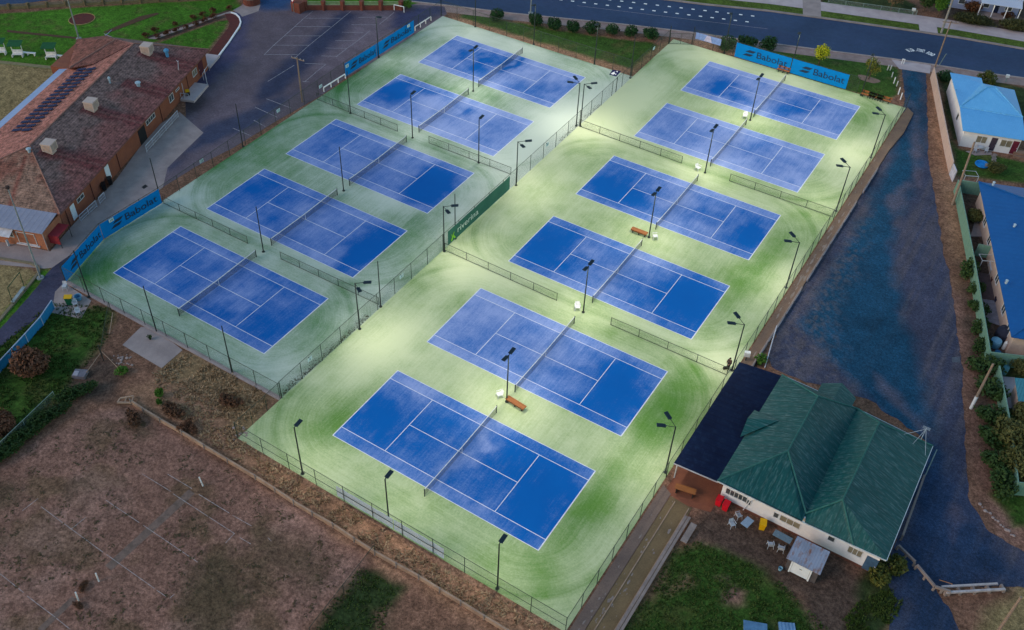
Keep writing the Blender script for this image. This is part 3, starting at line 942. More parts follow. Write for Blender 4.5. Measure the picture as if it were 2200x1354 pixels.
# court: name, origin, base sand, patches (fx, fy, rx, ry, amount) in court fractions, 0,0 = near-left corner
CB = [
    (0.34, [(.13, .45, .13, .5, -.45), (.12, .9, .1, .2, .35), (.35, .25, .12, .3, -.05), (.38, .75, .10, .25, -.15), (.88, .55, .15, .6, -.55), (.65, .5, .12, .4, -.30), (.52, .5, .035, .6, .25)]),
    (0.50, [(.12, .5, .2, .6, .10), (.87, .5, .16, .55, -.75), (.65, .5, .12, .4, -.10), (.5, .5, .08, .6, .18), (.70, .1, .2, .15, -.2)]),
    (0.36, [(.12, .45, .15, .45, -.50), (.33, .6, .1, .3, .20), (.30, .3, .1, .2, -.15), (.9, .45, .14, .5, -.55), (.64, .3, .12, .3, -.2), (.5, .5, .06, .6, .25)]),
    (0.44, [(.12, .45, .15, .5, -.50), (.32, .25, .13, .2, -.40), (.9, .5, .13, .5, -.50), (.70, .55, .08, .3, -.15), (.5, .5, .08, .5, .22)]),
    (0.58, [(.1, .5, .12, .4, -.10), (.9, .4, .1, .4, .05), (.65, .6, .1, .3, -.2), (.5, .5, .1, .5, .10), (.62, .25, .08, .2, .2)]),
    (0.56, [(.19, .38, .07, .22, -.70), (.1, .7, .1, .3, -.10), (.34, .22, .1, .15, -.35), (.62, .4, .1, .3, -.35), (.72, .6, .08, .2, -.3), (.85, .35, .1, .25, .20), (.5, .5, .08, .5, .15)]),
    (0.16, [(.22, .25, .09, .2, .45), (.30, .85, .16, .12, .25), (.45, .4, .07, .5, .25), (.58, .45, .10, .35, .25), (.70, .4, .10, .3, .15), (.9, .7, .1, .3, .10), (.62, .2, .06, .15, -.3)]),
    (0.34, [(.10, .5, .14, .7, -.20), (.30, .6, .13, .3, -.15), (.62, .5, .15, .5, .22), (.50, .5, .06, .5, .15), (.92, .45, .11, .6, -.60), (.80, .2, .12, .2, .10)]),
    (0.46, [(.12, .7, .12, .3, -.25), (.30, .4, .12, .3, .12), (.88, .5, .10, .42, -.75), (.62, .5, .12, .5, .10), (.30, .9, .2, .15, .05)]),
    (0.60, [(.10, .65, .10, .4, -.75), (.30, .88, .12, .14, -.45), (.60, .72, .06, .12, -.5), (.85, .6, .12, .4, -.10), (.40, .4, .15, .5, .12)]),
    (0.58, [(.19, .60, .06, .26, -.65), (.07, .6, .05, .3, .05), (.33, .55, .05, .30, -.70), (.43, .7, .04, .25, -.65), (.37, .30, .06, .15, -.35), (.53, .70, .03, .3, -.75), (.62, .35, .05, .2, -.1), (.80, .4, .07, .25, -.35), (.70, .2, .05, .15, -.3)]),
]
for k, ((x0, y0), (base, pl)) in enumerate(zip(CR + CL, CB)):
    xs, ys = np.linspace(x0, x0 + LEN, 96), np.linspace(y0, y0 + WID, 45)
    X, Y = np.meshgrid(xs, ys)
    x, y = X.ravel(), Y.ravel()
    fx, fy = (x - x0) / LEN, (y - y0) / WID
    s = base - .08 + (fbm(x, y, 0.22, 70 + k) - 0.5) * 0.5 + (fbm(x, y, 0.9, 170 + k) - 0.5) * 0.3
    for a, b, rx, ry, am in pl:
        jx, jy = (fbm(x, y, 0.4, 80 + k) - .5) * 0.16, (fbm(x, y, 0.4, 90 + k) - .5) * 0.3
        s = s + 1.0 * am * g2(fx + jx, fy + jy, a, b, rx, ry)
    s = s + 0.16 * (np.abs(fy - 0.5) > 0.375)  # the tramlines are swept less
    br = np.stack([x, y, np.zeros_like(x)], -1)
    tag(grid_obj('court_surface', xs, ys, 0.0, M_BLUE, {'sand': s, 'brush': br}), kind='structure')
    ln = MB()
    z, w = 0.004, 0.036

    def ll(xa, ya, xb, yb, w=w):
        if xa == xb:
            ln.add([(xa - w, ya, z), (xa + w, ya, z), (xa + w, yb, z), (xa - w, yb, z)], [(0, 1, 2, 3)])
        else:
            ln.add([(xa, ya - w, z), (xb, ya - w, z), (xb, ya + w, z), (xa, ya + w, z)], [(0, 1, 2, 3)])
    e = w
    X1, Y1 = x0 + LEN, y0 + WID
    sl = LEN * 0.2307
    for yy in (y0, Y1):
        ll(x0 - e, yy, X1 + e, yy)
    for xx in (x0, X1):
        ll(xx, y0 + e, xx, Y1 - e, 0.055)
    for yy in (y0 + 1.37, Y1 - 1.37):
        ll(x0 + 0.056, yy, X1 - 0.056, yy)
    for xx in (x0 + sl, X1 - sl):
        ll(xx, y0 + 1.37 + e, xx, Y1 - 1.37 - e)
    ll(x0 + sl + e, y0 + WID / 2, X1 - sl - e, y0 + WID / 2)
    tag(ln.build('court_lines', M_LINE), kind='structure')
# ================================================================== NETS
M_POLE = MAT('dark_painted_steel', (0.012, 0.018, 0.020), (0.020, 0.028, 0.028), s=3, fine=20, fa=0.3, rough=0.5, bmp=0.05)
M_POSTG = MAT('green_black_steel', (0.016, 0.030, 0.022), (0.028, 0.042, 0.032), s=3, fine=20, fa=0.3, rough=0.55, bmp=0.05)
M_LAMP = MAT('lamp_housing', (0.008, 0.020, 0.038), (0.012, 0.030, 0.045), s=3, fine=20, fa=0.2, rough=0.45, bmp=0.05)
M_DIFF = MAT('lamp_diffuser', (0.8, 0.8, 0.78), rough=0.4, bmp=0, emis=((1.0, 0.95, 0.82), 25.0))
M_NET = mat_mesh('netting', (0.030, 0.036, 0.060), 0.03, 0.30)
M_TAPE = MAT('net_tape', (0.70, 0.70, 0.74), s=3, fine=20, fa=0.15)
M_TAPED = MAT('net_tape_grey', (0.34, 0.34, 0.42), s=3, fine=20, fa=0.2)

NET_LABEL = ['floodlit tennis net on the nearest, bottom-most blue court', 'floodlit tennis net on the court just left of the green-roofed clubhouse verandah', 'floodlit tennis net on the right block court third from the bottom, below the brown bench',
             'floodlit tennis net on the right block court third from the street', 'floodlit tennis net on the right block court second from the street', 'floodlit tennis net in front of the bright blue banners by the street',
             'unlit tennis net on the lower left corner court below the curved blue banner', 'unlit tennis net on the left block court second from the bottom', 'unlit tennis net on the middle court of the left block',
             'tennis net on the left block court second from the top, beside the car park', 'tennis net on the top left court nearest the street and the row of round shrubs']


def make_net(label):
    t = thing('tennis_net', label, 'tennis net', (0, 0, 0), 0, 'nets across the blue courts')
    h0, h1, half = 1.07, 0.93, WID / 2 + 0.91
    n = 14
    nm = MB()
    tp = MB()
    tops = []
    for i in range(n + 1):
        y = -half + 2 * half * i / n
        z = h1 + (h0 - h1) * (abs(y) / half) ** 1.3
        tops.append((y, z))
    for (y0, z0), (y1, z1) in zip(tops[:-1], tops[1:]):
        nm.quad((0, y0, 0.03), (0, y1, 0.03), (0, y1, z1 - 0.03), (0, y0, z0 - 0.03))
        tp.bar((0, y0, z0), (0, y1, z1), 0.05, 0.09)
    nm.build('netting', M_NET, t, wire=lambda v: (v[1], v[2], 0))
    tp.build('tape', M_TAPE, t)
    for s in (-1, 1):
        MB().tube((0, s * half, -0.02), (0, s * half, h0 + 0.06), 0.055, n=10).build('net_post', M_POLE, t)
    MB().bar((0, 0, 0.01), (0, 0, h1), 0.06, 0.02, up=(1, 0, 0)).build('centre_strap', M_TAPE, t)
    return t


net0 = make_net(NET_LABEL[0])
for k, (x0, y0) in enumerate(CR + CL):
    loc = (x0 + LEN / 2, y0 + WID / 2, 0)
    if k == 0:
        net0.location = loc
    else:
        dup(net0, loc, 0, NET_LABEL[k])

# ================================================================== FLOODLIGHT POLES
LIT = []


def lamp_head(t, c, yaw, tilt=0.12):
    """flat LED panel, its long side along the arm; c = inner end"""
    hd = MB()
    M = Matrix.Translation(c) @ Matrix.Rotation(yaw, 4, 'Z') @ Matrix.Rotation(-tilt, 4, 'Y')

    def put(mb, x0, x1, y0, y1, z0, z1):
        k = len(mb.v)
        mb.box(x0, x1, y0, y1, z0, z1)
        mb.v[k:] = [tuple(M @ Vector(v)) for v in mb.v[k:]]
    put(hd, 0.0, 0.86, -0.20, 0.20, -0.05, 0.05)
    for i in range(6):
        put(hd, 0.08 + i * 0.13, 0.12 + i * 0.13, -0.17, 0.17, 0.05, 0.08)
    put(hd, -0.10, 0.02, -0.05, 0.05, -0.04, 0.04)
    h = hd.build('lamp_head', M_LAMP, t)
    df = MB()
    put(df, 0.06, 0.80, -0.16, 0.16, -0.062, -0.052)
    df.build('diffuser', M_DIFF, h)
    return M


def add_light(t, M, power, yaw):
    ld = bpy.data.lights.new('floodlight', 'AREA')
    ld.shape = 'RECTANGLE'
    ld.size, ld.size_y = 0.28, 0.24
    ld.energy = power
    ld.color = (1.0, 0.94, 0.74)
    lo = bpy.data.objects.new('floodlight', ld)
    COL.objects.link(lo)
    lo.parent = t
    loc = M @ Vector((0.43, 0, -0.19))
    lo.location = loc
    # panel faces down and a little outwards
    d = Vector((math.cos(yaw) * 0.72, math.sin(yaw) * 0.72, -1.0)).normalized()
    lo.rotation_euler = d.to_track_quat('-Z', 'Y').to_euler()


def pole(kind, base, label, face=0.0, H=6.95, power=None, r=0.085, lean=(0, 0), group=None):
    t = thing('floodlight_pole', label, 'floodlight', (base[0], base[1], 0), 0, group)
    top = Vector((lean[0], lean[1], H))
    MB().tube((0, 0, -0.1), top, r, r * 0.72, 10).tube((0, 0, -0.05), (0, 0, 0.05), 0.2, 0.2, 8).build('pole', M_POLE, t)
    power = LAMP_W if power is None else power
    if kind == 'double':
        for s in (-1, 1):
            a = face + s * 0.56
            e = top + Vector((math.cos(a) * 0.95, math.sin(a) * 0.95, 0.10))
            MB().tube(top - Vector((0, 0, 0.06)), e, 0.035, 0.03, 6).build('arm', M_POLE, t)
            add_light(t, lamp_head(t, e, a), power * 0.68, a)
    elif kind == 'twin':
        for s in (0, PI):
            a = face + s
            e = top + Vector((math.cos(a) * 0.22, math.sin(a) * 0.22, 0.05))
            MB().tube(top - Vector((0, 0, 0.08)), e, 0.04, 0.035, 6).build('arm', M_POLE, t)
            add_light(t, lamp_head(t, e, a), power, a)
    elif kind == 'single':
        e = top + Vector((math.cos(face) * 0.18, math.sin(face) * 0.18, 0.04))
        MB().tube(top - Vector((0, 0, 0.08)), e, 0.04, 0.035, 6).build('arm', M_POLE, t)
        add_light(t, lamp_head(t, e, face), power, face)
    return t


LAMP_W = 124.0
G_D, G_T, G_S, G_B = 'two-armed floodlights along the right-hand courts', 'floodlights with two heads between the nets', 'floodlights with one head', 'dark poles without lamps round the left courts'
NORTH = PI / 2
for px, label in (((1868.5, 338), 'two-armed floodlight on the right fence nearest the street'), ((1790.6, 452), 'two-armed floodlight at the right end of the second low fence from the street'),
                  ((1691, 619), 'two-armed floodlight on the right fence beside the widest stretch of lane'), ((1571, 795), 'two-armed floodlight by the standing person at the verandah corner'), ((1431.5, 1016), 'two-armed floodlight at the front corner of the dark blue verandah')):
    b = P(*px)
    pole('double', (30.25, b.y), label, PI, group=G_D)
for px, label, lean in (((1088.6, 863), 'two-headed floodlight beside the brown bench and white chair on the nearest pair of courts', 0), ((1253, 671), 'two-headed floodlight between the second and third courts of the right block, beside a white chair', 0),
                  ((1394, 510), 'two-headed floodlight between the wooden bench and white chair in the middle of the right block', 0), ((1514.6, 371.4), 'two-headed floodlight between the third and second courts from the street', 0),
                  ((1611.5, 258.5), 'two-headed floodlight in front of the net nearest the bright blue street banners', 0), ((1016.6, 196), 'two-headed floodlight between the two uppermost left courts', 0)):
    b = P(*px)
    pole('twin', (b.x, b.y), label, NORTH, H=7.0, lean=(lean, 0), group=G_T)
for px, label in (((771, 706), 'two-armed floodlight on the middle fence beside the lower left court'), ((954, 540), 'two-armed floodlight at the lower end of the green banner on the middle fence'),
                  ((1107.5, 398), 'two-armed floodlight just above the green banner on the middle fence'), ((1245.5, 271), 'right-hand one of the paired two-armed floodlights on the middle fence')):
    b = P(*px)
    pole('double', (RX0 + 0.25, b.y), label, 0.0, group='two-armed floodlights along the middle fence')
b = P(1239.4, 272.5)
pole('double', (RX0 - 0.35, b.y + 0.2), 'left-hand one of the paired two-armed floodlights on the middle fence', PI, group='two-armed floodlights along the middle fence')
for px, label in (((649, 1019), 'left one of three single-headed floodlights on the bottom fence'), ((847.9, 1114), 'single-headed floodlight over the joint of the faded grey banners'), ((1064.6, 1270), 'right one of three single-headed floodlights on the bottom fence')):
    b = P(*px)
    pole('single', (b.x, RY0 + 0.3), label, NORTH, group=G_S)
for px, label, fc in (((886.5, 296.3), 'single-headed floodlight between the second and third left courts from the top, near the net', NORTH), ((1028.4, 350), 'single-headed floodlight at the low fence below the second left court', NORTH),
                  ((813.7, 123), 'single-headed floodlight at the joint of the blue car park banners', 0.0), ((1555.8, 114), 'single-headed floodlight at the street corner beside the shrub left of the blue banners', -NORTH),
                  ((1697.7, 157), 'single-headed floodlight at the joint of the two street-side blue banners', -NORTH), ((1849.6, 204.7), 'single-headed floodlight in front of the olive tree by the street', -NORTH),
                  ((1021, 57.8), 'single-headed floodlight on the top left fence beside the first round shrub', -NORTH), ((1146.5, 95.4), 'single-headed floodlight behind the top left court, before the second round shrub', -NORTH),
                  ((1277, 138), 'single-headed floodlight behind the top left court, before the fifth round shrub', -NORTH)):
    b = P(*px)
    pole('single', (b.x, b.y), label, fc, power=LAMP_W * 0.7, group=G_S)
for bp, tp, label in (((1353.6, 168), (1365, 78), 'plain pole without lamp at the meeting of the two fences below the shrubs'), ((753, 243.6), (747, 150.7), 'plain pole without lamp standing in the low fence by the car park banner'),
                      ((738.4, 410), (729.6, 315), 'plain pole without lamp between the middle two left courts'), ((566, 541), (553, 443), 'plain pole without lamp between the two lowest left courts'),
                      ((498.5, 800.5), (478.4, 697.6), 'plain pole without lamp on the lower fence right of the concrete slab'), ((336.5, 712.6), (309.4, 616), 'plain pole without lamp on the lower fence above the concrete slab'),
                      ((192, 637.6), (159.5, 536), 'plain pole without lamp at the end of the curved blue banner'), ((346.6, 434), (322.7, 340), 'plain pole without lamp where the curved blue banner ends at the car park'),
                      ((522, 315), (508.5, 223.5), 'plain pole without lamp on the car park fence'), ((978, 513), (977.7, 416.6), 'plain pole without lamp behind the green banner'),
                      ((818, 659), (813.7, 562), 'plain pole without lamp on the middle fence beside the lower left court'), ((948, 32.6), (946, -40), 'plain pole without lamp at the top left corner gate')):
    b = P(*bp)
    t = P(*tp, 6.9)
    hh = 6.9
    pole('bare', (b.x, b.y), label, H=hh, lean=((t.x - b.x) * 0.35, (t.y - b.y) * 0.35), r=0.075, group=G_B)

# ================================================================== FENCES
M_WIRE = mat_mesh('chain_link', (0.030, 0.042, 0.036), 0.03, 0.085)
M_WIREL = mat_mesh('chain_link_galvanised', (0.16, 0.20, 0.21), 0.03, 0.13)


def fence(name, label, p0, p1, h, span=3.0, mats=None, cat='fence', group=None, rails=(1,), base=None, posth=None, r=0.035, wire=True):
    mesh_m, post_m = mats or (M_WIRE, M_POSTG)
    p0, p1 = Vector((p0[0], p0[1], 0)), Vector((p1[0], p1[1], 0))
    L = (p1 - p0).length
    ang = math.atan2(p1.y - p0.y, p1.x - p0.x)
    t = thing(name, label, cat, tuple(p0), ang, group)
    if wire:
        MB().quad((0, 0, 0.04), (L, 0, 0.04), (L, 0, h - 0.03), (0, 0, h - 0.03)).build('wire_mesh', mesh_m, t, wire=lambda v: (v[0], v[2], 0))
    for k in rails:
        MB().tube((0, 0, h * k - 0.01), (L, 0, h * k - 0.01), r * 0.8, n=6).build('rail', post_m, t)
    if base:
        MB().box(0, L, -base[0] / 2, base[0] / 2, -0.05, base[1]).build('kerb', M_CONC, t)
    n = max(1, round(L / span))
    p = MB().tube((0, 0, -0.05), (0, 0, (posth or h) + 0.03), r, n=7).build('post', post_m, t)
    for i in range(1, n + 1):
        q = p.copy()
        COL.objects.link(q)
        q.parent = t
        q.location = (L * i / n, 0, 0)
    return t


GF = 'tall chain-link fences round the courts'
fence('wire_fence', 'tall green chain-link fence along the bottom edge of the nearest court, above the dry bank', (RX0, RY0), (RX1, RY0), 2.4, 3.4, group=GF, rails=(1, 0.45))
fence('wire_fence', 'grey-blue chain-link fence beside the bottom right court, above the brown terrace', (RX1, RY0), (RX1, 14.2), 2.3, 2.9, (M_WIREL, M_POSTG), group=GF)
fence('wire_fence', 'chain-link fence between the courts and the dark blue verandah roof', (RX1, 14.25), (RX1, 31.0), 2.3, 3.2, group=GF)
fence('wire_fence', 'long grey chain-link fence between the right-hand courts and the lane', (RX1, 31.05), (RX1, 97.3), 2.4, 3.0, (M_WIREL, M_POSTG), group=GF)
fence('wire_fence', 'chain-link fence behind the street-side blue banners', (-4.2, 97.35), (23.0, 97.35), 2.7, 3.4, group=GF)
fence('wire_fence', 'short chain-link fence beside the lower left corner of the nearest court', (RX0, RY0 + 0.05), (RX0, 0.9), 2.4, 2.2, group=GF)
fence('wire_fence', 'middle chain-link fence beside the lower left court, with leaves caught along it', (RX0, 0.95), (RX0, 30.6), 2.5, 3.3, group=GF)
fence('wire_fence', 'middle chain-link fence with the dark green banner', (RX0, 30.65), (RX0, 65.3), 2.5, 3.5, group=GF)
fence('wire_fence', 'middle chain-link fence running up past the navy sign to the street gate', (RX0, 65.35), (RX0, 95.3), 2.5, 3.3, group=GF)
fence('wire_fence', 'lower chain-link fence of the left courts above the concrete slab', (-41.7, 0.5), (RX0 - 0.05, 0.75), 2.4, 3.4, group=GF, base=(0.5, 0.06))
c1 = P2(142, 606)
c2 = P2(222, 515)
c3 = P2(348, 437)
fence('wire_fence', 'chain-link fence carrying the lower half of the curved blue banner', c1, c2, 2.5, 3.0, group=GF)
fence('wire_fence', 'chain-link fence carrying the upper half of the curved blue banner by the brick club', c2, c3, 2.5, 3.0, group=GF)
c4 = P2(741, 166)
fence('wire_fence', 'dark chain-link fence between the middle left courts and the car park', c3, c4, 2.5, 3.2, group=GF)
c5 = P2(948, 33)
fence('wire_fence', 'chain-link fence behind the blue car park banners', c4, c5, 2.6, 3.4, group=GF)
fence('wire_fence', 'chain-link fence between the top left court and the lawn with round shrubs', c5, (RX0 - 0.3, 82.45), 2.7, 3.4, group=GF)
GL = 'low chain-link dividers between the courts'
for (a, b, label) in (((956, 538), (1196, 646), 'low divider fence above the nearest pair of courts, left piece'), ((1312, 698), (1561, 806), 'low divider fence above the nearest pair of courts, right piece ending at the person'),
                      ((1246, 272), (1464, 351), 'low divider fence below the upper pair of right courts, left piece at the paired floodlights'), ((1567, 389), (1788, 466), 'low divider fence below the upper pair of right courts, right piece'),
                      ((682, 214), (854, 282.5), 'low divider fence below the upper pair of left courts, left piece by the car park'), ((921.7, 307.6), (1097.5, 375), 'low divider fence below the upper pair of left courts, right piece'),
                      ((352, 437), (532.4, 523.3), 'low divider fence above the lower left court, left piece at the curved banner'), ((604, 557), (814, 655), 'low divider fence above the lower left court, right piece')):
    fence('divider_fence', label, P2(*a), P2(*b), 1.15, 3.2, group=GL, rails=(1, 0.04))

# ================================================================== BANNERS
M_BAN = MAT('bright_blue_sheet', (0.001, 0.180, 0.52), (0.001, 0.160, 0.47), s=0.8, fine=6, fa=0.06, rough=0.8, bmp=0.05, spec=0.08)
M_BANK = MAT('banner_black', (0.006, 0.022, 0.055), (0.008, 0.03, 0.07), s=2, fine=10, fa=0.1, bmp=0.0)
M_GBAN = MAT('dark_green_screen', (0.016, 0.095, 0.072), (0.022, 0.115, 0.085), s=0.6, fine=8, fa=0.15, rough=0.8)
M_LIME = MAT('lime_print', (0.20, 0.52, 0.02), rough=0.7, bmp=0)
M_PALEP = MAT('pale_print', (0.56, 0.66, 0.60), rough=0.7, bmp=0)
M_FADE = MAT('faded_screen', (0.42, 0.53, 0.66), (0.48, 0.58, 0.68), s=0.7, fine=9, fa=0.15, rough=0.85)
M_FADEP = MAT('faded_print', (0.78, 0.80, 0.76), rough=0.8, bmp=0)


def banner(label, p0, p1, z0, z1, face, kind, group, off=0.07):
    """sheet hung on the court side (face = +1: left of p0->p1) of a fence"""
    p0, p1 = Vector((p0[0], p0[1], 0)), Vector((p1[0], p1[1], 0))
    L = (p1 - p0).length
    t = thing('banner', label, 'banner', tuple(p0), math.atan2(p1.y - p0.y, p1.x - p0.x), group)
    n = 14
    mats = {'blue': (M_BAN, M_BANK), 'green': (M_GBAN, M_PALEP), 'faded': (M_FADE, M_FADEP)}[kind]
    sh = MB()
    for i in range(n):
        xa, xb = L * i / n, L * (i + 1) / n
        wa, wb = (0.03 * math.sin(i * 1.9), 0.03 * math.sin((i + 1) * 1.9))
        ya, yb = face * off + wa * 0.6, face * off + wb * 0.6
        za, zb = z1 - 0.03 * abs(math.sin(i * 1.3)), z1 - 0.03 * abs(math.sin((i + 1) * 1.3))
        sh.add([(xa, ya - .008, z0), (xb, yb - .008, z0), (xb, yb - .008, zb), (xa, ya - .008, za), (xa, ya + .008, z0), (xb, yb + .008, z0), (xb, yb + .008, zb), (xa, ya + .008, za)],
               [(3, 2, 1, 0), (4, 5, 6, 7), (0, 1, 5, 4), (2, 3, 7, 6)] + ([(3, 0, 4, 7)] if i == 0 else []) + ([(1, 2, 6, 5)] if i == n - 1 else []))
    sh.build('sheet', mats[0], t)
    H = z1 - z0
    yy = face * (off + 0.045)
    flip = face > 0
    # seen from the face side, letters read along +x when face = -1

    def put(x, y, z):
        return (L - x if flip else x, yy + face * z, z0 + y)
    lg = MB()
    if kind == 'blue':
        x0 = L * 0.14
        for (ya, yb, dx) in ((0.30, 0.46, 0.0), (0.56, 0.72, 0.35)):
            pts = [(x0 + dx, ya), (x0 + dx + 1.25, ya), (x0 + dx + 1.75, yb), (x0 + dx + 0.60, yb)]
            q = [put(a, b * H, 0.0) for a, b in pts] + [put(a, b * H, 0.012) for a, b in pts]
            lg.add(q, [(0, 1, 2, 3), (7, 6, 5, 4), (0, 1, 5, 4), (1, 2, 6, 5), (2, 3, 7, 6), (3, 0, 4, 7)])
        lg.build('emblem', mats[1], t)
        tx = MB()
        fs = H * 0.62
        text_mesh(tx, 'Babolat', fs, lambda x, y, z: put(L * 0.14 + 2.2 + x * (L * 0.62) / (fs * 3.35), H * 0.32 + y, 0.008 + z), 0.004)
        tx.build('lettering', mats[1], t)
    else:
        fs = H * 0.62
        mir = kind == 'faded'
        fig = MB()
        k = H * 0.2
        for pts in ([(0.1, .1), (.75, .1), (.95, .9), (1.7, 2.6), (1.45, 2.7), (.75, 1.7)], [(1.0, 1.2), (1.6, .2), (2.2, .1), (1.3, 1.7)], [(.55, 1.6), (.75, 1.5), (.5, 2.5), (.35, 2.5)]):
            q = [put(0.5 + a * k * 1.2, 0.2 + b * k, 0.0) for a, b in pts] + [put(0.5 + a * k * 1.2, 0.2 + b * k, 0.012) for a, b in pts]
            nn = len(pts)
            fig.add(q, [tuple(range(nn)), tuple(range(nn, 2 * nn))[::-1]] + [(i, (i + 1) % nn, nn + (i + 1) % nn, nn + i) for i in range(nn)])
        hx, hz = 0.5 + 0.6 * k, 0.2 + 3.2 * k
        fig.build('emblem', M_LIME if kind == 'green' else M_FADEP, t)
        tx = MB()
        text_mesh(tx, 'riverina', fs, lambda x, y, z: put(0.6 + 2.6 * k * 1.2 + x * (L * (0.36 if kind == 'green' else 0.72)) / (fs * 3.3), H * 0.34 + y, 0.008 + z), 0.004)
        tx.build('lettering', mats[1], t)
    return t


GBN = 'bright blue lettered banners on the court fences'
pm = P2(813.7, 124)
dcp = (Vector(c5) - Vector(c4)).normalized()
kk = (Vector(pm) - Vector(c4)).dot(dcp)
ke = (Vector(P2(890, 71)) - Vector(c4)).dot(dcp)
A = lambda s: tuple(Vector(c4) + dcp * s)
banner('bright blue banner beside the car park, lower left of the pair', A(0.1), A(kk - 0.05), 0.1, 2.3, -1, 'blue', GBN)
banner('bright blue banner beside the car park, upper right of the pair', A(kk + 0.05), A(ke), 0.1, 2.3, -1, 'blue', GBN)
banner('lower piece of the curved blue banner ending near the green bin', c1, tuple(Vector(c2)), 0.1, 2.35, -1, 'blue', GBN)
banner('upper piece of the curved blue banner opposite the brick club', tuple(Vector(c2) + (Vector(c3) - Vector(c2)) * 0.01), c3, 0.1, 2.35, -1, 'blue', GBN)
banner('left one of the two bright blue banners along the street', (3.0, 97.35), (12.2, 97.35), 0.15, 2.6, -1, 'blue', GBN)
banner('right one of the two bright blue banners along the street', (12.35, 97.35), (21.3, 97.35), 0.15, 2.6, -1, 'blue', GBN)
banner('long dark green banner with pale lettering on the middle fence', (RX0, 31.6), (RX0, 46.0), 0.15, 2.3, -1, 'green', 'sponsor screens')
banner('faded blue-grey screen on the bottom fence, seen from behind, left piece', (12.0, RY0), (5.3, RY0), 0.15, 1.75, -1, 'faded', 'sponsor screens')
banner('faded blue-grey screen on the bottom fence with ghostly lettering, right piece', (17.8, RY0), (12.15, RY0), 0.15, 1.75, -1, 'faded', 'sponsor screens')
# ================================================================== BUILDINGS
M_WHITE = MAT('white_weatherboard', (0.66, 0.64, 0.67), (0.58, 0.56, 0.60), s=0.9, fine=8, fa=0.10, rough=0.7)
M_BRICKB = MAT('brick_base', (0.16, 0.055, 0.04), (0.10, 0.04, 0.03), s=2, fine=14, fa=0.4)
M_GLASS = MAT('window_glass', (0.035, 0.045, 0.055), (0.07, 0.075, 0.08), s=1.2, fine=5, fa=0.3, rough=0.12, bmp=0, spec=0.6)
M_BLIND = MAT('window_blind', (0.20, 0.17, 0.12), (0.14, 0.12, 0.09), s=1.2, fine=8, fa=0.3, rough=0.5, bmp=0)
M_FRAME = MAT('window_frame', (0.62, 0.62, 0.66), rough=0.6, bmp=0)
M_GREENR = mat_rows('green_iron_roof', (0.001, 0.050, 0.054), (0.002, 0.062, 0.066), (0.060, 0.135, 0.142), 0.76, 0, s1=0.35, fine=2.4, rough=0.55, groove=0.38, bmp=0.3, streak=(2.6, 0.14, 1.0))
M_GREENR2 = mat_rows('green_iron_roof_side', (0.001, 0.050, 0.054), (0.002, 0.062, 0.066), (0.085, 0.150, 0.160), 0.76, 1, s1=0.35, fine=2.4, rough=0.55, groove=0.38, bmp=0.3, streak=(0.14, 2.6, 1.0))
M_GREENC = MAT('green_ridge_cap', (0.030, 0.120, 0.115), (0.012, 0.085, 0.082), s=3)
M_NAVYR = mat_rows('navy_iron_roof', (0.002, 0.006, 0.026), (0.003, 0.009, 0.034), (0.006, 0.016, 0.046), 0.76, 1, s1=0.3, fine=2.0, rough=0.8, groove=0.3, bmp=0.3, spec=.08)
M_RUST = mat_rows('rusty_iron', (0.24, 0.27, 0.36), (0.19, 0.215, 0.29), (0.20, 0.075, 0.030), 0.25, 0, s1=0.6, fine=1.6, rough=0.6, groove=0.3, bmp=0.4, streak=(1.5, 0.6, 1))
M_DOORB = MAT('blue_grey_door', (0.050, 0.105, 0.190), rough=0.6)
M_DOORW = MAT('white_door', (0.62, 0.66, 0.72), (0.56, 0.60, 0.66), s=1.5)
M_INSHADE = MAT('painted_inside_shade', (0.012, 0.012, 0.016), bmp=0)


def window(par, o, a, n, w, z0, z1, mull=1, pane=None, frame=None):
    """window on a wall: o = left bottom corner (x, y), a = along the wall, n = outward"""
    a, n = Vector((a[0], a[1], 0)), Vector((n[0], n[1], 0))
    o = Vector((o[0], o[1], 0))
    up = Vector((0, 0, 1))

    def bx(mb, s0, s1, d0, d1, h0, h1):
        vs = [o + a * s + n * d + up * h for h in (h0, h1) for (s, d) in ((s0, d0), (s1, d0), (s1, d1), (s0, d1))]
        mb.add(vs, [(3, 2, 1, 0), (4, 5, 6, 7), (0, 1, 5, 4), (1, 2, 6, 5), (2, 3, 7, 6), (3, 0, 4, 7)])
    t = 0.07
    fr = MB()
    bx(fr, 0, w, -.02, .06, z0 - t, z0)
    bx(fr, 0, w, -.02, .05, z1, z1 + t)
    bx(fr, -t, 0, -.02, .05, z0 - t, z1 + t)
    bx(fr, w, w + t, -.02, .05, z0 - t, z1 + t)
    for i in range(1, mull + 1):
        bx(fr, w * i / (mull + 1) - .025, w * i / (mull + 1) + .025, 0.012, .045, z0, z1)
    f = fr.build('window', frame or M_FRAME, par)
    pn = MB()
    bx(pn, 0, w, -.02, .010, z0, z1)
    pn.build('pane', pane or M_GLASS, f)
    return f


def door(par, o, a, n, w, z0, z1, mat, handle=True):
    a, n = Vector((a[0], a[1], 0)), Vector((n[0], n[1], 0))
    o = Vector((o[0], o[1], 0))
    up = Vector((0, 0, 1))
    mb = MB()

    def bx(mb, s0, s1, d0, d1, h0, h1):
        vs = [o + a * s + n * d + up * h for h in (h0, h1) for (s, d) in ((s0, d0), (s1, d0), (s1, d1), (s0, d1))]
        mb.add(vs, [(3, 2, 1, 0), (4, 5, 6, 7), (0, 1, 5, 4), (1, 2, 6, 5), (2, 3, 7, 6), (3, 0, 4, 7)])
    bx(mb, 0, w, -.02, .04, z0, z1)
    d = mb.build('door', mat, par)
    h = MB()
    bx(h, w * .85, w * .85 + .12, .04, .09, z0 + .95, z0 + 1.0)
    h.build('handle', M_FRAME, d)
    return d


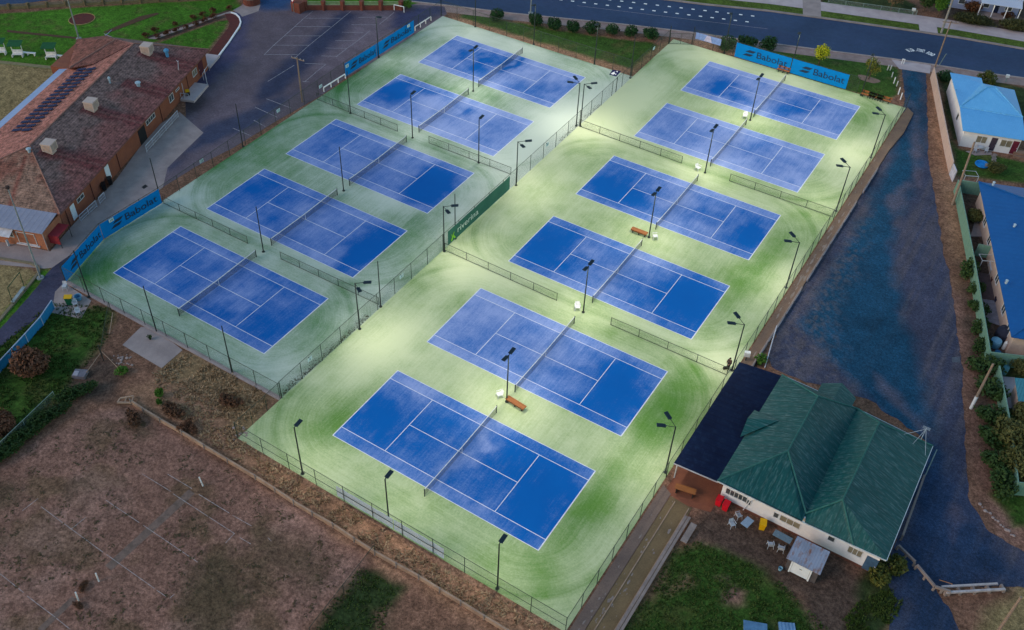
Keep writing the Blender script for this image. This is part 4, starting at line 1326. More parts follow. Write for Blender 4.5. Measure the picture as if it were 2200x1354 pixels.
# ---- tennis clubhouse
OX, OY = 35.5, 14.3
t = thing('clubhouse', 'white tennis clubhouse with twin green iron hip roofs beside the lane', 'building', (OX, OY, 0))
L = lambda x, y, z: (x - OX, y - OY, z)
wl = MB()
x0, x1, y0, y1 = 35.95, 50.8, 14.75, 29.9
for a in ((x0, x1, y0, y0 + .2), (x0, x1, y1 - .2, y1), (x0, x0 + .2, y0 + .2, y1 - .2), (x1 - .2, x1, y0 + .2, y1 - .2)):
    wl.box(a[0] - OX, a[1] - OX, a[2] - OY, a[3] - OY, 0.35, 2.95)
wl.build('wall', M_WHITE, t)
fb = MB()
for a in ((x0 + .03, x1 - .03, y0 + .03, y0 + .2), (x0 + .03, x1 - .03, y1 - .2, y1 - .03), (x0 + .03, x0 + .2, y0 + .21, y1 - .21), (x1 - .2, x1 - .03, y0 + .21, y1 - .21)):
    fb.box(a[0] - OX, a[1] - OX, a[2] - OY, a[3] - OY, -0.1, 0.349)
fb.build('footing', M_BRICKB, t)
LF, RF, BR, BL = L(35.4, 14.2, 3.0), L(51.25, 14.45, 3.0), L(51.2, 29.9, 3.0), L(35.5, 30.75, 3.0)
R1B, R1F, R2B, R2F = L(39.9, 27.6, 5.3), L(39.9, 19.3, 5.3), L(46.0, 27.6, 5.3), L(46.0, 16.7, 5.3)
VB, VF, F2, FL2 = L(43.6, 30.55, 3.0), L(43.66, 15.3, 3.0), L(48.35, 14.35, 3.0), L(43.9, 14.25, 3.0)
rf = MB()
for pts in ((LF, R1F, R1B, BL), (R1F, VF, VB, R1B), (VF, R2F, R2B, VB), (R2F, RF, BR, R2B)):
    rf.slab(pts, 0.07)
rf.build('roof', M_GREENR2, t)
for pts in ((LF, L(43.66, 14.2, 3.0), VF, R1F), (BL, R1B, VB), (VF, FL2, F2, R2F), (VB, R2B, BR), (R2F, F2, RF)):
    MB().slab(pts, 0.07).build('hip_roof', M_GREENR, t)
cp_ = MB()
for a, b in ((R1F, R1B), (LF, R1F), (R1F, VF), (R2F, R2B), (VF, R2F), (R2F, F2), (BL, R1B), (R1B, VB), (R2B, BR), (R2B, VB)):
    cp_.tube(Vector(a) + Vector((0, 0, .02)), Vector(b) + Vector((0, 0, .02)), 0.085, n=6)
cp_.build('ridge_cap', M_GREENC, t)
gt = MB()
for a, b in ((LF, FL2), (FL2, F2), (F2, RF), (RF, BR), (BL, VB), (VB, BR)):
    gt.bar(Vector(a) - Vector((0, 0, .06)), Vector(b) - Vector((0, 0, .06)), 0.12, 0.12)
gt.build('gutter', MAT('gutter_white', (0.50, 0.56, 0.62)), t)
pc = MB()  # back porch gable and the small gablet over the verandah
for pts in ((L(41.2, 29.4, 3.9), L(41.2, 32.4, 3.7), L(39.4, 32.0, 2.95), L(39.4, 30.0, 3.05)), (L(41.2, 29.4, 3.9), L(43.0, 30.3, 3.05), L(43.0, 31.9, 2.95), L(41.2, 32.4, 3.7))):
    pc.slab(pts, 0.06)
pc.build('porch_roof', M_GREENR2, t)
pc = MB()
pc.slab((L(37.7, 23.4, 4.25), L(35.0, 24.4, 3.15), L(34.9, 22.6, 3.55)), 0.06)
pc.slab((L(37.7, 23.4, 4.25), L(34.9, 22.6, 3.55), L(35.15, 20.3, 3.15)), 0.06)
pc.build('gablet', M_GREENR2, t)
pw = MB().box(39.7 - OX, 42.7 - OX, 29.95 - OY, 31.6 - OY, -.1, 2.9)
pw.build('porch_wall', M_WHITE, t)
vr = MB().slab((L(31.0, 14.2, 2.55), L(35.55, 14.25, 2.93), L(35.55, 30.7, 2.93), L(31.0, 30.5, 2.55)), 0.09)
vr.build('verandah_roof', M_NAVYR, t)
for i in range(6):
    MB().tube(L(31.25, 14.6 + i * 3.1, -.1), L(31.25, 14.6 + i * 3.1, 2.5), 0.06).build('verandah_post', M_FRAME, t)
MB().bar(L(31.0, 14.15, 2.5), L(35.5, 14.15, 2.86), 0.05, 0.14).build('fascia', MAT('fascia_grey', (0.35, 0.35, 0.42)), t)
fa, fn = (1, 0), (0, -1)
wy = y0 - OY
for (xa, w, za, zb, mu, pane) in ((36.35, 2.05, 1.25, 2.0, 4, M_GLASS), (38.5, 0.32, 1.15, 1.8, 0, M_GLASS), (41.12, 0.42, 1.2, 1.85, 0, M_GLASS), (41.75, 1.85, 1.15, 1.9, 2, M_BLIND), (46.2, 0.55, 1.65, 2.25, 0, M_GLASS), (48.1, 1.2, 1.35, 2.2, 2, M_BLIND)):
    window(t, (xa - OX, wy), fa, fn, w, za, zb, mu, pane)
door(t, (49.75 - OX, wy), fa, fn, 1.05, 0.12, 2.1, M_DOORB)
dp = MB().path([L(39.2, 14.25, 2.95), L(38.75, 14.66, 1.9), L(38.4, 14.60, 0.2)], 0.045)
dp.build('downpipe', M_WHITE, t)
an = MB()
base = Vector(L(50.0, 29.5, 3.0))
an.tube(base, base + Vector((0, 0, 2.3)), 0.035)
an.tube(base + Vector((0, 0, 2.1)), base + Vector((-2.0, -1.2, 1.0)), 0.02, n=5)
an.tube(base + Vector((0, 0, 2.1)), base + Vector((-0.6, -1.4, 0.5)), 0.02, n=5)
an.tube(base + Vector((0, 0, 2.1)), base + Vector((0.9, -1.5, 0.3)), 0.02, n=5)
for i in range(4):
    an.bar(base + Vector((-.35, 0.1 * i - .15, 2.25)), base + Vector((.35, 0.1 * i - .15, 2.25)), 0.02, 0.02)
an.build('antenna', MAT('antenna_metal', (0.45, 0.52, 0.60), rough=0.4), t)

# ---- little shed in front of the clubhouse
t = thing('garden_shed', 'small shed with rusty grey iron roof and white double door against the clubhouse', 'shed', (43.85, 10.4, 0))
sw = MB()
for a in ((0.1, 2.9, 0.45, .53), (0.1, 2.9, 2.3, 2.4), (0.1, .18, .54, 2.29), (2.82, 2.9, .54, 2.29)):
    sw.box(*a, -.05, 2.05)
sw.build('wall', MAT('shed_wall', (0.08, 0.07, 0.075)), t)
MB().slab(((-.05, 0.0, 2.12), (3.05, 0.0, 2.12), (3.0, 2.55, 2.45), (-.02, 2.55, 2.45)), 0.05).build('roof', M_RUST, t)
dd = MB().box(0.62, 2.2, 0.38, .448, 0.05, 1.85).build('door', M_DOORW, t)
MB().box(1.30, 1.52, 0.36, .378, 1.0, 1.06).build('handle', M_POLE, dd)
fr = MB()
for a in ((0.46, 0.60), (2.22, 2.36)):
    fr.box(a[0], a[1], .34, .447, -.05, 2.0)
fr.build('door_frame', M_DOORW, t)

# ================================================================== bowls club
UA = math.atan2(-0.93740379, 0.34824436)
B0 = (-48.83, 6.57)


def BV(u, v, z=0):  # club frame -> world
    return (B0[0] + u * 0.34824436 + v * 0.93740379, B0[1] - u * 0.93740379 + v * 0.34824436, z)


def slope_grid(name, par, a, b, c, d, mat, paint, step=0.35):
    """roof slope a-b (eave), d-c (ridge), painted per vertex"""
    a, b, c, d = map(Vector, (a, b, c, d))
    nu = max(2, int((b - a).length / step))
    nv = max(2, int(((d - a).length + (c - b).length) / 2 / step))
    co = []
    for j in range(nv + 1):
        for i in range(nu + 1):
            s, q = i / nu, j / nv
            co.append((a * (1 - s) + b * s) * (1 - q) + (d * (1 - s) + c * s) * q)
    mb = MB()
    fs = [(j * (nu + 1) + i, j * (nu + 1) + i + 1, (j + 1) * (nu + 1) + i + 1, (j + 1) * (nu + 1) + i) for j in range(nv) for i in range(nu)]
    mb.add(co, fs)
    o = mb.build(name, mat, par)
    arr = np.array([tuple(v) for v in co])
    put_attrs(o.data, {'albedo': paint(arr[:, 0], arr[:, 1])})
    sm = o.modifiers.new('thick', 'SOLIDIFY')
    sm.thickness = 0.12
    sm.offset = -1 if o.data.polygons[0].normal.z > 0 else 1
    return o


def mat_tiles(name, period, axis):
    mt, nt, bs = new_mat(name)
    at = nd(nt, 'ShaderNodeAttribute', attribute_name='albedo')
    v = objco(nt)
    sep = nd(nt, 'ShaderNodeSeparateXYZ')
    nt.links.new(v, sep.inputs[0])
    fr = mathn(nt, 'FRACT', mathn(nt, 'ADD', mathn(nt, 'DIVIDE', sep.outputs[axis], period), 500.0))
    saw = ramp(nt, fr, 0.0, 0.28, 1.0, 0.0)
    fr2 = mathn(nt, 'FRACT', mathn(nt, 'ADD', mathn(nt, 'DIVIDE', sep.outputs[1 - axis], 0.33), 500.0))
    col = mixc(nt, mathn(nt, 'MULTIPLY', saw, 0.55), at.outputs['Color'], (0.022, 0.018, 0.022))
    n = noise(nt, v, 1.7, 4.0, 0.85)
    n2 = noise(nt, v, 0.7, 4.0, 0.7)
    col = mixc(nt, 1.0, col, mixc(nt, ramp(nt, n, 0.36, 0.64), (0.40,) * 3, (1.75, 1.68, 1.62)), 'MULTIPLY')
    col = mixc(nt, 1.0, col, mixc(nt, ramp(nt, n2, 0.3, 0.7), (0.8,) * 3, (1.2,) * 3), 'MULTIPLY')
    nt.links.new(col, bs.inputs['Base Color'])
    bs.inputs['Roughness'].default_value = 0.85
    bs.inputs['Specular IOR Level'].default_value = 0.2
    bump(nt, bs, saw, 0.6, 0.05)
    return mt


M_TILEY = mat_tiles('roof_tiles_along', 0.36, 1)
M_TILEX = mat_tiles('roof_tiles_across', 0.36, 0)
M_BRICK = mat_rows('red_brick', (0.235, 0.078, 0.045), (0.190, 0.062, 0.040), (0.27, 0.10, 0.062), 0.12, 2, s1=0.8, fine=8, groove=0.25, bmp=0.2)
M_CREAM = MAT('cream_metal', (0.46, 0.36, 0.33), (0.40, 0.31, 0.29), s=2, fine=8, fa=0.1, rough=0.6)
M_RAIL = MAT('white_rail', (0.52, 0.52, 0.60), rough=0.5, bmp=0)
COOL = [(-37.0, -6.6), (-20.6, -6.6), (-9.9, -6.6)]


def p_right(u, v):
    n, n2 = fbm(u, v, 0.25, 101).reshape(-1, 1), fbm(u, v, 0.9, 102).reshape(-1, 1)
    c = np.array((0.140, 0.092, 0.090))[None] * (0.8 + 0.4 * n)
    # lower half and the runs below the coolers have lost their lichen: dark red tile shows
    w = np.clip((v.reshape(-1, 1) + 5.2 + (n - 0.5) * 9) / 3.0, 0, 1) * 0.75
    c = c * (1 - w) + np.array((0.175, 0.060, 0.058))[None] * (0.7 + 0.6 * n2) * w
    for cu, cv in COOL + [(-28.8, -5.0)]:
        d = np.abs(u - (cu - (v - cv) * 0.12)).reshape(-1, 1)
        w = np.clip(1.6 - d / 1.1 + (n2 - .5) * 1.2, 0, 1) * (v > cv - 1.2).reshape(-1, 1) * 0.8
        c = c * (1 - w) + np.array((0.115, 0.026, 0.030))[None] * w
        w = np.clip(1 - d / 0.30, 0, 1) * (v > cv).reshape(-1, 1) * 0.5
        c = c * (1 - w) + np.array((0.23, 0.12, 0.11))[None] * w
    w = np.clip((u.reshape(-1, 1) + 5.5 + (n - .5) * 3) / 2.0, 0, 1) * 0.5
    c = c * (1 - w) + np.array((0.090, 0.060, 0.065))[None] * w
    return c


def p_left(u, v):
    n = fbm(u, v, 0.3, 111).reshape(-1, 1)
    return np.array((0.310, 0.130, 0.108))[None] * (0.85 + 0.3 * n)


def p_hip(u, v):
    n, n2 = fbm(u, v, 0.22, 121).reshape(-1, 1), fbm(u, v, 0.8, 122).reshape(-1, 1)
    c = np.array((0.210, 0.128, 0.100))[None] * (0.8 + 0.4 * n2)
    w = np.clip((n - 0.46) * 6, 0, 1) * 0.8
    c = c * (1 - w) + np.array((0.155, 0.055, 0.042))[None] * (0.7 + 0.6 * n2) * w
    w = np.clip(1 - np.abs(v + 9.0 - (u + 8) * 0.25).reshape(-1, 1) / 0.5, 0, 1) * (u > -8.0).reshape(-1, 1) * 0.8
    return c * (1 - w) + np.array((0.17, 0.045, 0.035))[None] * w


def p_wing(u, v):
    n, n2 = fbm(u, v, 0.3, 131).reshape(-1, 1), fbm(u, v, 1.1, 132).reshape(-1, 1)
    return np.array((0.200, 0.080, 0.066))[None] * (0.6 + 0.5 * n) * (0.7 + 0.7 * n2)


t = thing('bowls_club', 'long brick bowls club with mottled tiled hip roof, three roof coolers and solar panels', 'building', (B0[0], B0[1], 0), UA)
E0, E1, E2, E3 = (0, 0, 3.2), (-43.4, 0, 3.2), (-43.4, -18.0, 3.2), (0, -18.6, 3.2)
K0, K1 = (-9.6, -9.3, 5.6), (-38.3, -9.4, 5.6)
slope_grid('roof', t, E1, E0, K0, K1, M_TILEY, p_right)
slope_grid('roof', t, E3, E2, K1, K0, M_TILEY, p_left)
slope_grid('hip_roof', t, E0, E3, K0, K0, M_TILEX, p_hip)
slope_grid('hip_roof', t, E2, E1, K1, K1, M_TILEX, p_right)
W0, W1, W2, W3 = (-31.3, -16.6, 4.25), (-39.5, -13.3, 5.1), (-43.6, -17.6, 3.25), (-41.4, -21.5, 3.25)
slope_grid('wing_roof', t, (-32.7, -18.0, 3.25), W3, W1, W0, M_TILEY, p_wing)
slope_grid('wing_roof', t, (-32.6, -13.4, 4.62), (-38.0, -9.9, 5.55), W1, W0, M_TILEY, p_wing)
slope_grid('wing_roof', t, W3, W2, W1, W1, M_TILEY, p_wing)
rc = MB()
for a, b, r in ((K0, K1, .10), (E0, K0, .09), (E3, K0, .09), (E1, K1, .08), (W0, W1, .12)):
    rc.tube(Vector(a) + Vector((0, 0, .03)), Vector(b) + Vector((0, 0, .03)), r, n=6)
rc.build('ridge_cap', MAT('terracotta_cap', (0.26, 0.13, 0.105), (0.20, 0.10, 0.085), s=2), t)
bw = MB()
for a in ((-42.9, -.5, -.75, -.5), (-42.9, -.5, -18.0, -17.75), (-42.9, -42.65, -17.74, -.76), (-.75, -.5, -17.74, -.76), (-42.0, -33, -21.2, -18.1)):
    bw.box(*a, -0.3, 3.05)
bw.build('wall', M_BRICK, t)
ev = MB()
for a, b in ((E0, E1), (E0, E3)):
    ev.bar(Vector(a) + Vector((0, 0, -.12)), Vector(b) + Vector((0, 0, -.12)), 0.13, 0.14)
ev.build('gutter', MAT('gutter_brown', (0.20, 0.085, 0.070)), t)
MB().slab([(-46, -18.05, 3.0), (-46 + 46, -18.7, 3.0), (0, -20.2, 2.75), (-33.0, -19.8, 2.75), (-33, -18.05, 3.0)], 0.06).build('awning', mat_rows('pale_blue_iron', (0.27, 0.36, 0.56), (0.24, 0.33, 0.52), (0.30, 0.38, 0.56), 0.5, 0, groove=0.12, fine=2), t)
# annex with grey iron roof at the near end
ax = MB()
ax.box(-.49, 3.3, -15.0, -0.55, -.3, 2.72)
ax.build('annex_wall', MAT('orange_brick', (0.34, 0.135, 0.078), (0.28, 0.105, 0.062), s=1.5, fine=10, fa=0.25), t)
MB().slab([(0.0, -15.2, 3.22), (3.65, -15.2, 2.78), (3.65, -0.45, 2.78), (0.0, -0.45, 3.22)], 0.06).build('annex_roof', mat_rows('grey_iron', (0.235, 0.245, 0.33), (0.21, 0.22, 0.30), (0.27, 0.28, 0.36), 0.76, 1, groove=0.25, fine=2), t)
window(t, (3.3, -7.6), (0, 1), (1, 0), 2.6, 1.2, 1.9, 2)
window(t, (3.3, -4.4), (0, 1), (1, 0), 2.4, 0.5, 2.1, 1, MAT('brick_infill', (0.30, 0.115, 0.07)))
MB().slab([(3.31, -8.0, 2.45), (4.4, -8.0, 2.0), (4.4, -4.7, 2.0), (3.31, -4.7, 2.45)], 0.05).build('window_hood', MAT('white_hood', (0.55, 0.55, 0.62)), t)
MB().box(3.31, 3.5, -4.8, -1.6, 0.25, 0.4).build('sill', M_RAIL, t)
MB().tube((3.38, -.62, -.2), (3.38, -.62, 2.7), 0.06).build('downpipe', M_CREAM, t)
rp = MB()
rp.box(0.2, 2.7, -0.54, 0.9, 1.75, 1.83)
rp.box(2.62, 2.7, -0.54, 0.9, 0.6, 1.749)
rp.build('porch', MAT('red_porch', (0.26, 0.020, 0.030), (0.20, 0.018, 0.026)), t)
MB().tube((0.3, .85, -.1), (0.3, .85, 1.75), .04).tube((2.6, .85, -.1), (2.6, .85, .6), .04).build('porch_post', M_POLE, t)
wn_ = (0, 1)
wv = -0.5
door(t, (-3.5, wv), (1, 0), wn_, 0.95, 0.15, 2.3, M_DOORW)
door(t, (-12.3, wv), (1, 0), wn_, 1.0, 0.3, 2.4, M_DOORW)
door(t, (-41.5, wv), (1, 0), wn_, 1.5, 0.3, 2.4, MAT('maroon_door', (0.085, 0.018, 0.030)))
window(t, (-5.8, wv), (1, 0), wn_, 1.5, 1.7, 2.2, 1)
window(t, (-25.6, wv), (1, 0), wn_, 2.5, 1.75, 2.35, 3)
window(t, (-31.4, wv), (1, 0), wn_, 1.2, 1.3, 2.3, 1)
window(t, (-33.4, wv), (1, 0), wn_, 1.0, 1.9, 2.1, 0)
window(t, (-39.3, wv), (1, 0), wn_, 1.3, 1.25, 2.15, 1, M_BLIND)
MB().box(-22.5, -20.6, wv - .02, wv + .03, 0.0, 2.3).build('recess_shade_panel', M_INSHADE, t)  # flat dark panel on the wall, an opening's shade put into its colour
for u in (-1.6, -7.6, -14.6, -27.2, -36.0):
    MB().tube((u, -.44, -.1), (u, -.44, 3.0), 0.05).build('downpipe', MAT('maroon_pipe', (0.10, 0.03, 0.03)), t)
for cu, cv in COOL:
    z = 3.2 + 2.4 * (-cv) / 9.3
    rc = MB()
    rc.box(cu - .72, cu + .72, cv - .72, cv + .72, z + .35, z + 1.45)
    rc.box(cu - .78, cu + .78, cv - .78, cv + .78, z + 1.45, z + 1.53)
    rc.box(cu - .5, cu + .5, cv - .5, cv + .5, z - .1, z + .35)
    r = rc.build('roof_cooler', M_CREAM, t)
    lv = MB()
    for k in range(6):
        zz = z + .5 + k * .14
        lv.box(cu + .725, cu + .745, cv - .55, cv + .55, zz, zz + .07)
        lv.box(cu - .55, cu + .55, cv + .725, cv + .745, zz, zz + .07)
    lv.build('louvre', MAT('cooler_louvre', (0.36, 0.28, 0.25)), r)
MV = MAT('vent_metal', (0.36, 0.48, 0.60), rough=0.4)
for (u, v, h, r, blue) in ((-27.4, -7.6, 1.0, .16, 0), (-29.0, -4.2, .7, .32, 0), (-8.6, -8.8, .5, .26, 0), (-38.0, -4.1, 1.3, .30, 1)):
    z = 3.2 + 2.4 * (-v) / 9.3
    MB().lathe([(r * .8, -.2), (r * .8, h * .6), (r * 1.3, h * .65), (r * 1.25, h * .85), (r * .5, h)], (u, v, z), 12).build('roof_vent', MAT('vent_blue', (0.09, 0.30, 0.55)) if blue else MV, t)
MB().tube((-35.8, -1.4, 3.4), (-35.6, -1.0, 5.2), .06).tube((-35.8, -1.4, 5.15), (-35.2, -.8, 5.25), .03).build('service_mast', M_RAIL, t)
M_SOL = mat_rows('solar_cells', (0.003, 0.008, 0.060), (0.004, 0.010, 0.072), (0.005, 0.013, 0.085), 0.16, 0, rough=0.5, groove=0.4, bmp=0, spec=0.15)
sp = MB().slab([(0, 0, .06), (0.56, 0, .12), (.56, 1.55, .12 - .41), (0, 1.55, .06 - .41)], .04)
p0 = sp.build('solar_panel', M_SOL, t)
first = True
for row, vv in ((0, -11.9), (1, -13.75)):
    for i in range(17):
        q = p0 if first else p0.copy()
        if not first:
            COL.objects.link(q)
            q.parent = t
        first = False
        v = vv
        q.location = (-13.6 - i * 1.06 - row * 0.3, v, 3.2 + 2.4 * (18.3 + v) / 9.0 + 0.12)
        q.rotation_euler = (0, 0, PI)
p0.location.z += 0.0
# ramps, rails, landings beside the club
rl = thing('handrail', 'long white handrail along the ramp beside the brick club', 'handrail', BV(-28.8, 1.25), UA, 'white rails at the brick club')


def rail(par, a, b, h, n, low=0.15, mats=None):
    a, b = Vector(a), Vector(b)
    up = Vector((0, 0, 1))
    mb = MB()
    mb.tube(a + up * h, b + up * h, .045, n=6).tube(a + up * low, b + up * low, .035, n=6).tube(a + up * (h * .55), b + up * (h * .55), .025, n=6)
    k = int((b - a).length / 0.16)
    for i in range(k):
        p = a + (b - a) * (i / k)
        mb.tube(p + up * low, p + up * h, .014, n=4)
    mb.build('balustrade', M_RAIL, par)
    for i in range(n + 1):
        p = a + (b - a) * (i / n)
        MB().tube(p - up * .05, p + up * (h + .03), .045, n=6).build('post', M_RAIL, par)


rail(rl, (0, 0, 0), (9.6, -.15, 0), 1.05, 5)
r2 = thing('handrail', 'short white handrail by the white door near the annex', 'handrail', BV(-6.1, .75), UA, 'white rails at the brick club')
rail(r2, (0, 0, 0), (3.4, -.4, 0), 1.0, 2)
rail(r2, (-1.9, .15, 0), (-.6, .1, 0), 1.0, 1)
dk = MB().box(-38.0, -33.0, -.2, 1.8, -.1, .35)
dk.box(-46.8, -42.8, -2.5, -.4, -.1, .3)
ld = thing('entrance_landing', 'pale concrete landing with white pipe rails at the far brick club door', 'landing', (B0[0], B0[1], 0), UA)
MB().box(-38.0, -33.0, -.45, 1.8, -.1, .35).build('slab', M_CONCP, ld)
MB().box(-46.9, -43.1, -2.6, -.3, -.1, .32).build('slab', M_CONCP, ld)
pr_ = MB().path([(-33.1, 1.0, .3), (-33.1, 1.0, 1.3), (-33.1, -.3, 1.3), (-33.1, -.3, .3)], .04)
pr_.path([(-37.9, 1.7, .3), (-37.9, 1.7, 2.9)], .06).path([(-39.5, .3, 0), (-39.5, .3, 1.1), (-42.5, -.1, 1.1), (-42.5, -.1, 0)], .04).path([(-33.3, .2, .3), (-33.3, .2, 2.9)], .05)
pr_.build('pipe_rail', M_RAIL, ld)

# ================================================================== houses on the right
M_BLUEH = mat_rows('sky_blue_iron_roof', (0.105, 0.365, 0.71), (0.095, 0.335, 0.67), (0.13, 0.40, 0.74), 0.30, 0, s1=0.3, fine=2, groove=0.10, bmp=0.25, rough=0.5)
M_BLUEL = mat_rows('deep_blue_iron_roof', (0.002, 0.072, 0.26), (0.003, 0.082, 0.29), (0.004, 0.09, 0.31), 0.76, 1, s1=0.15, fine=1.5, groove=0.06, bmp=0.15, rough=0.45)
t = thing('blue_roof_house', 'white cottage with sky-blue hip roof at the corner of street and lane', 'house')
V = lambda px, py, h: tuple(P(px, py, h))
Zs = lambda a, b, h: tuple(P(2000 + a / 5.015, 130 + b / 5.015, h))
TL, BLc, BRc, hL, aL, aR, hR, TR, NO = Zs(207, 130, 3), Zs(345, 755, 2.65), Zs(1020, 862, 2.65), Zs(312, 500, 3.05), Zs(610, 285, 5), Zs(690, 285, 5), Zs(990, 615, 3.05), Zs(900, 318, 3), Zs(545, 190, 3)
NO2 = Zs(560, 248, 3.4)
rf = MB()
for pts in ((hL, hR, aR, aL), (TL, hL, aL, NO2, NO), (NO2, aL, aR, TR), (hR, TR, aR), (BLc, BRc, hR, hL)):
    rf.slab(pts, 0.08)
rf.build('roof', M_BLUEH, t)
cp_ = MB()
for a, b in ((hL, aL), (aL, aR), (aR, hR), (hL, hR)):
    cp_.tube(Vector(a) + Vector((0, 0, .03)), Vector(b) + Vector((0, 0, .03)), .09, n=6)
cp_.build('ridge_cap', MAT('blue_cap', (0.13, 0.42, 0.74)), t)


def wall_ring(par, pts, z1, inset, mat, z0=-.1, name='wall', th=.2):
    """four walls under a roof outline, drawn in from the eaves"""
    c = Vector((sum(p[0] for p in pts) / len(pts), sum(p[1] for p in pts) / len(pts), 0))
    q = []
    n = len(pts)
    for i in range(n):
        a, b, d = Vector(pts[i - 1][:2]), Vector(pts[i][:2]), Vector(pts[(i + 1) % n][:2])
        n1, n2 = (b - a).normalized(), (d - b).normalized()
        m1, m2 = Vector((-n1.y, n1.x)), Vector((-n2.y, n2.x))
        if m1.dot(c.xy - b) < 0:
            m1 = -m1
        if m2.dot(c.xy - b) < 0:
            m2 = -m2
        k = (m1 + m2) / max(0.3, 1 + m1.dot(m2))
        q.append(b + k * inset)
    mb = MB()
    mb.prism([tuple(p) for p in q], z0, z1)
    mb.build(name, mat, par)
    return q


q = wall_ring(t, [TL, BLc, BRc, TR], 2.6, .35, M_WHITE)
fr_a = (q[2] - q[1])
Lw = fr_a.length
fr_a.normalize()
fr_n = (fr_a.y, -fr_a.x)
for s, w, z0, z1 in ((1.9, 1.3, 1.0, 2.0), (5.1, 1.4, 1.0, 2.0)):
    window(t, tuple(q[1] + fr_a * s), tuple(fr_a), fr_n, w, z0, z1, 1, M_BLIND)
door(t, tuple(q[1] + fr_a * 3.8), tuple(fr_a), fr_n, .8, .05, 2.1, MAT('plum_door', (0.05, 0.035, 0.06)))
door(t, tuple(q[1] + fr_a * (Lw - .9)), tuple(fr_a), fr_n, .8, .05, 2.1, MAT('red_door', (0.12, 0.01, 0.03)))
la = (q[1] - q[0])
Ll = la.length
la.normalize()
ln_ = (la.y, -la.x)
window(t, tuple(q[0] + la * (Ll * .62)), tuple(la), ln_, .9, 1.0, 2.0, 0)
MB().path([Zs(272, 318, 3.3), Zs(272, 318, 5.2)], .06).build('flue', M_POLE, t)

t = thing('long_blue_house', 'long cream house under a deep blue iron roof behind the green fence', 'house')
a0, a1 = Vector((44.35, 78.6, 3.0)), Vector((54.3, 50.3, 3.0))
d = (a1 - a0).normalized()
s = Vector((-d.y, d.x, 0))
w = 13.0
pA, pB, pC, pD = a0, a1, a1 + s * w, a0 + s * w
rA, rB = a0 + s * (w / 2) + d * 6.2 + Vector((0, 0, 1.75)), a1 + s * (w / 2) - d * 6.2 + Vector((0, 0, 1.75))
rf = MB()
for pts in ((pA, pB, rB, rA), (pB, pC, rB), (pC, pD, rA, rB), (pD, pA, rA)):
    rf.slab([tuple(x) for x in pts], .1)
rf.build('roof', M_BLUEL, t)
ca = MB()
for a, b in ((pA, rA), (rA, rB), (pB, rB)):
    ca.tube(a + Vector((0, 0, .03)), b + Vector((0, 0, .03)), .08, n=6)
ca.build('ridge_cap', MAT('deep_blue_cap', (0.004, 0.09, 0.30)), t)
M_CREAMW = MAT('peach_render', (0.46, 0.34, 0.29), (0.40, 0.29, 0.25), s=1.2, fine=8, fa=.12)
q = wall_ring(t, [tuple(pA), tuple(pB), tuple(pC), tuple(pD)], 2.9, .55, M_CREAMW)
la = (q[1] - q[0]).normalized()
ln_ = (la.y, -la.x)
if Vector(ln_).dot(Vector((-s.x, -s.y))) < 0:
    ln_ = (-ln_[0], -ln_[1])
for k, ss in enumerate((5.5, 9.5, 17.0, 22.5, 26.0)):
    window(t, tuple(q[0] + la * ss), tuple(la), ln_, 1.2, 1.0, 2.1, 1)
for pp in ((2180, 485), (2163, 605), (2135, 394)):
    h = P(*pp, 3.9)
    MB().lathe([(.14, -.3), (.14, .15), (.2, .18), (.05, .3)], tuple(h), 8).build('roof_vent', MV, t)

t = thing('weatherboard_cottage', 'pale blue weatherboard cottage with white-posted verandah across the street', 'house')
Zc = lambda a, b, h=0: P(1880 + a / 6.875, b / 6.875, h)
ca_, cb_ = Zc(1045, 95), Zc(2050, 250)
d = (cb_ - ca_).normalized()
nrm = Vector((d.y, -d.x, 0))
bk = -nrm
pts = [ca_ - d * 0.2, cb_ + d * .4, cb_ + d * .4 + bk * 8, ca_ - d * .2 + bk * 8]
M_PBLUE = mat_rows('pale_blue_boards', (0.30, 0.34, 0.54), (0.27, 0.31, 0.50), (0.33, 0.37, 0.57), 0.2, 2, groove=.2, bmp=.2)
MB().prism([(p.x, p.y) for p in pts], -.1, 3.0).build('wall', M_PBLUE, t)
e = [(pts[0] - d * .3), pts[1] + d * .3, pts[2] + d * .3 + bk * .3, pts[3] - d * .3 + bk * .3]
Zr = Vector((0, 0, 3.02))
rA, rB = (e[0] + e[3]) / 2 + d * 3.5 + Vector((0, 0, 5.2)), (e[1] + e[2]) / 2 - d * 3.5 + Vector((0, 0, 5.2))
rf = MB()
for pp in ((e[0] + Zr, e[1] + Zr, rB, rA), (e[1] + Zr, e[2] + Zr, rB), (e[2] + Zr, e[3] + Zr, rA, rB), (e[3] + Zr, e[0] + Zr, rA)):
    rf.slab([tuple(x) for x in pp], .08)
M_PROOF = mat_rows('pale_iron', (0.42, 0.46, 0.58), (0.38, 0.42, 0.54), (0.45, 0.50, 0.62), .3, 0, groove=.12, bmp=.2)
rf.build('roof', M_PROOF, t)
va = ca_ + d * ((cb_ - ca_).length * .45)
vb = cb_ + d * .4
MB().slab([tuple(va + Vector((0, 0, 2.95))), tuple(vb + Vector((0, 0, 2.95))), tuple(vb + nrm * 2.2 + Vector((0, 0, 2.5))), tuple(va + nrm * 2.2 + Vector((0, 0, 2.5)))], .07).build('verandah_roof', M_PROOF, t)
MB().prism([(p.x, p.y) for p in (va, vb, vb + nrm * 2.2, va + nrm * 2.2)], -.1, .2).build('verandah_floor', M_CONC, t)
for i in range(4):
    p = va + (vb - va) * (i / 3 * .96 + .02) + nrm * 2.05
    MB().bar(p, p + Vector((0, 0, 2.5)), .14, .14).build('verandah_post', M_PAINTW, t)
Lc = (cb_ - ca_).length
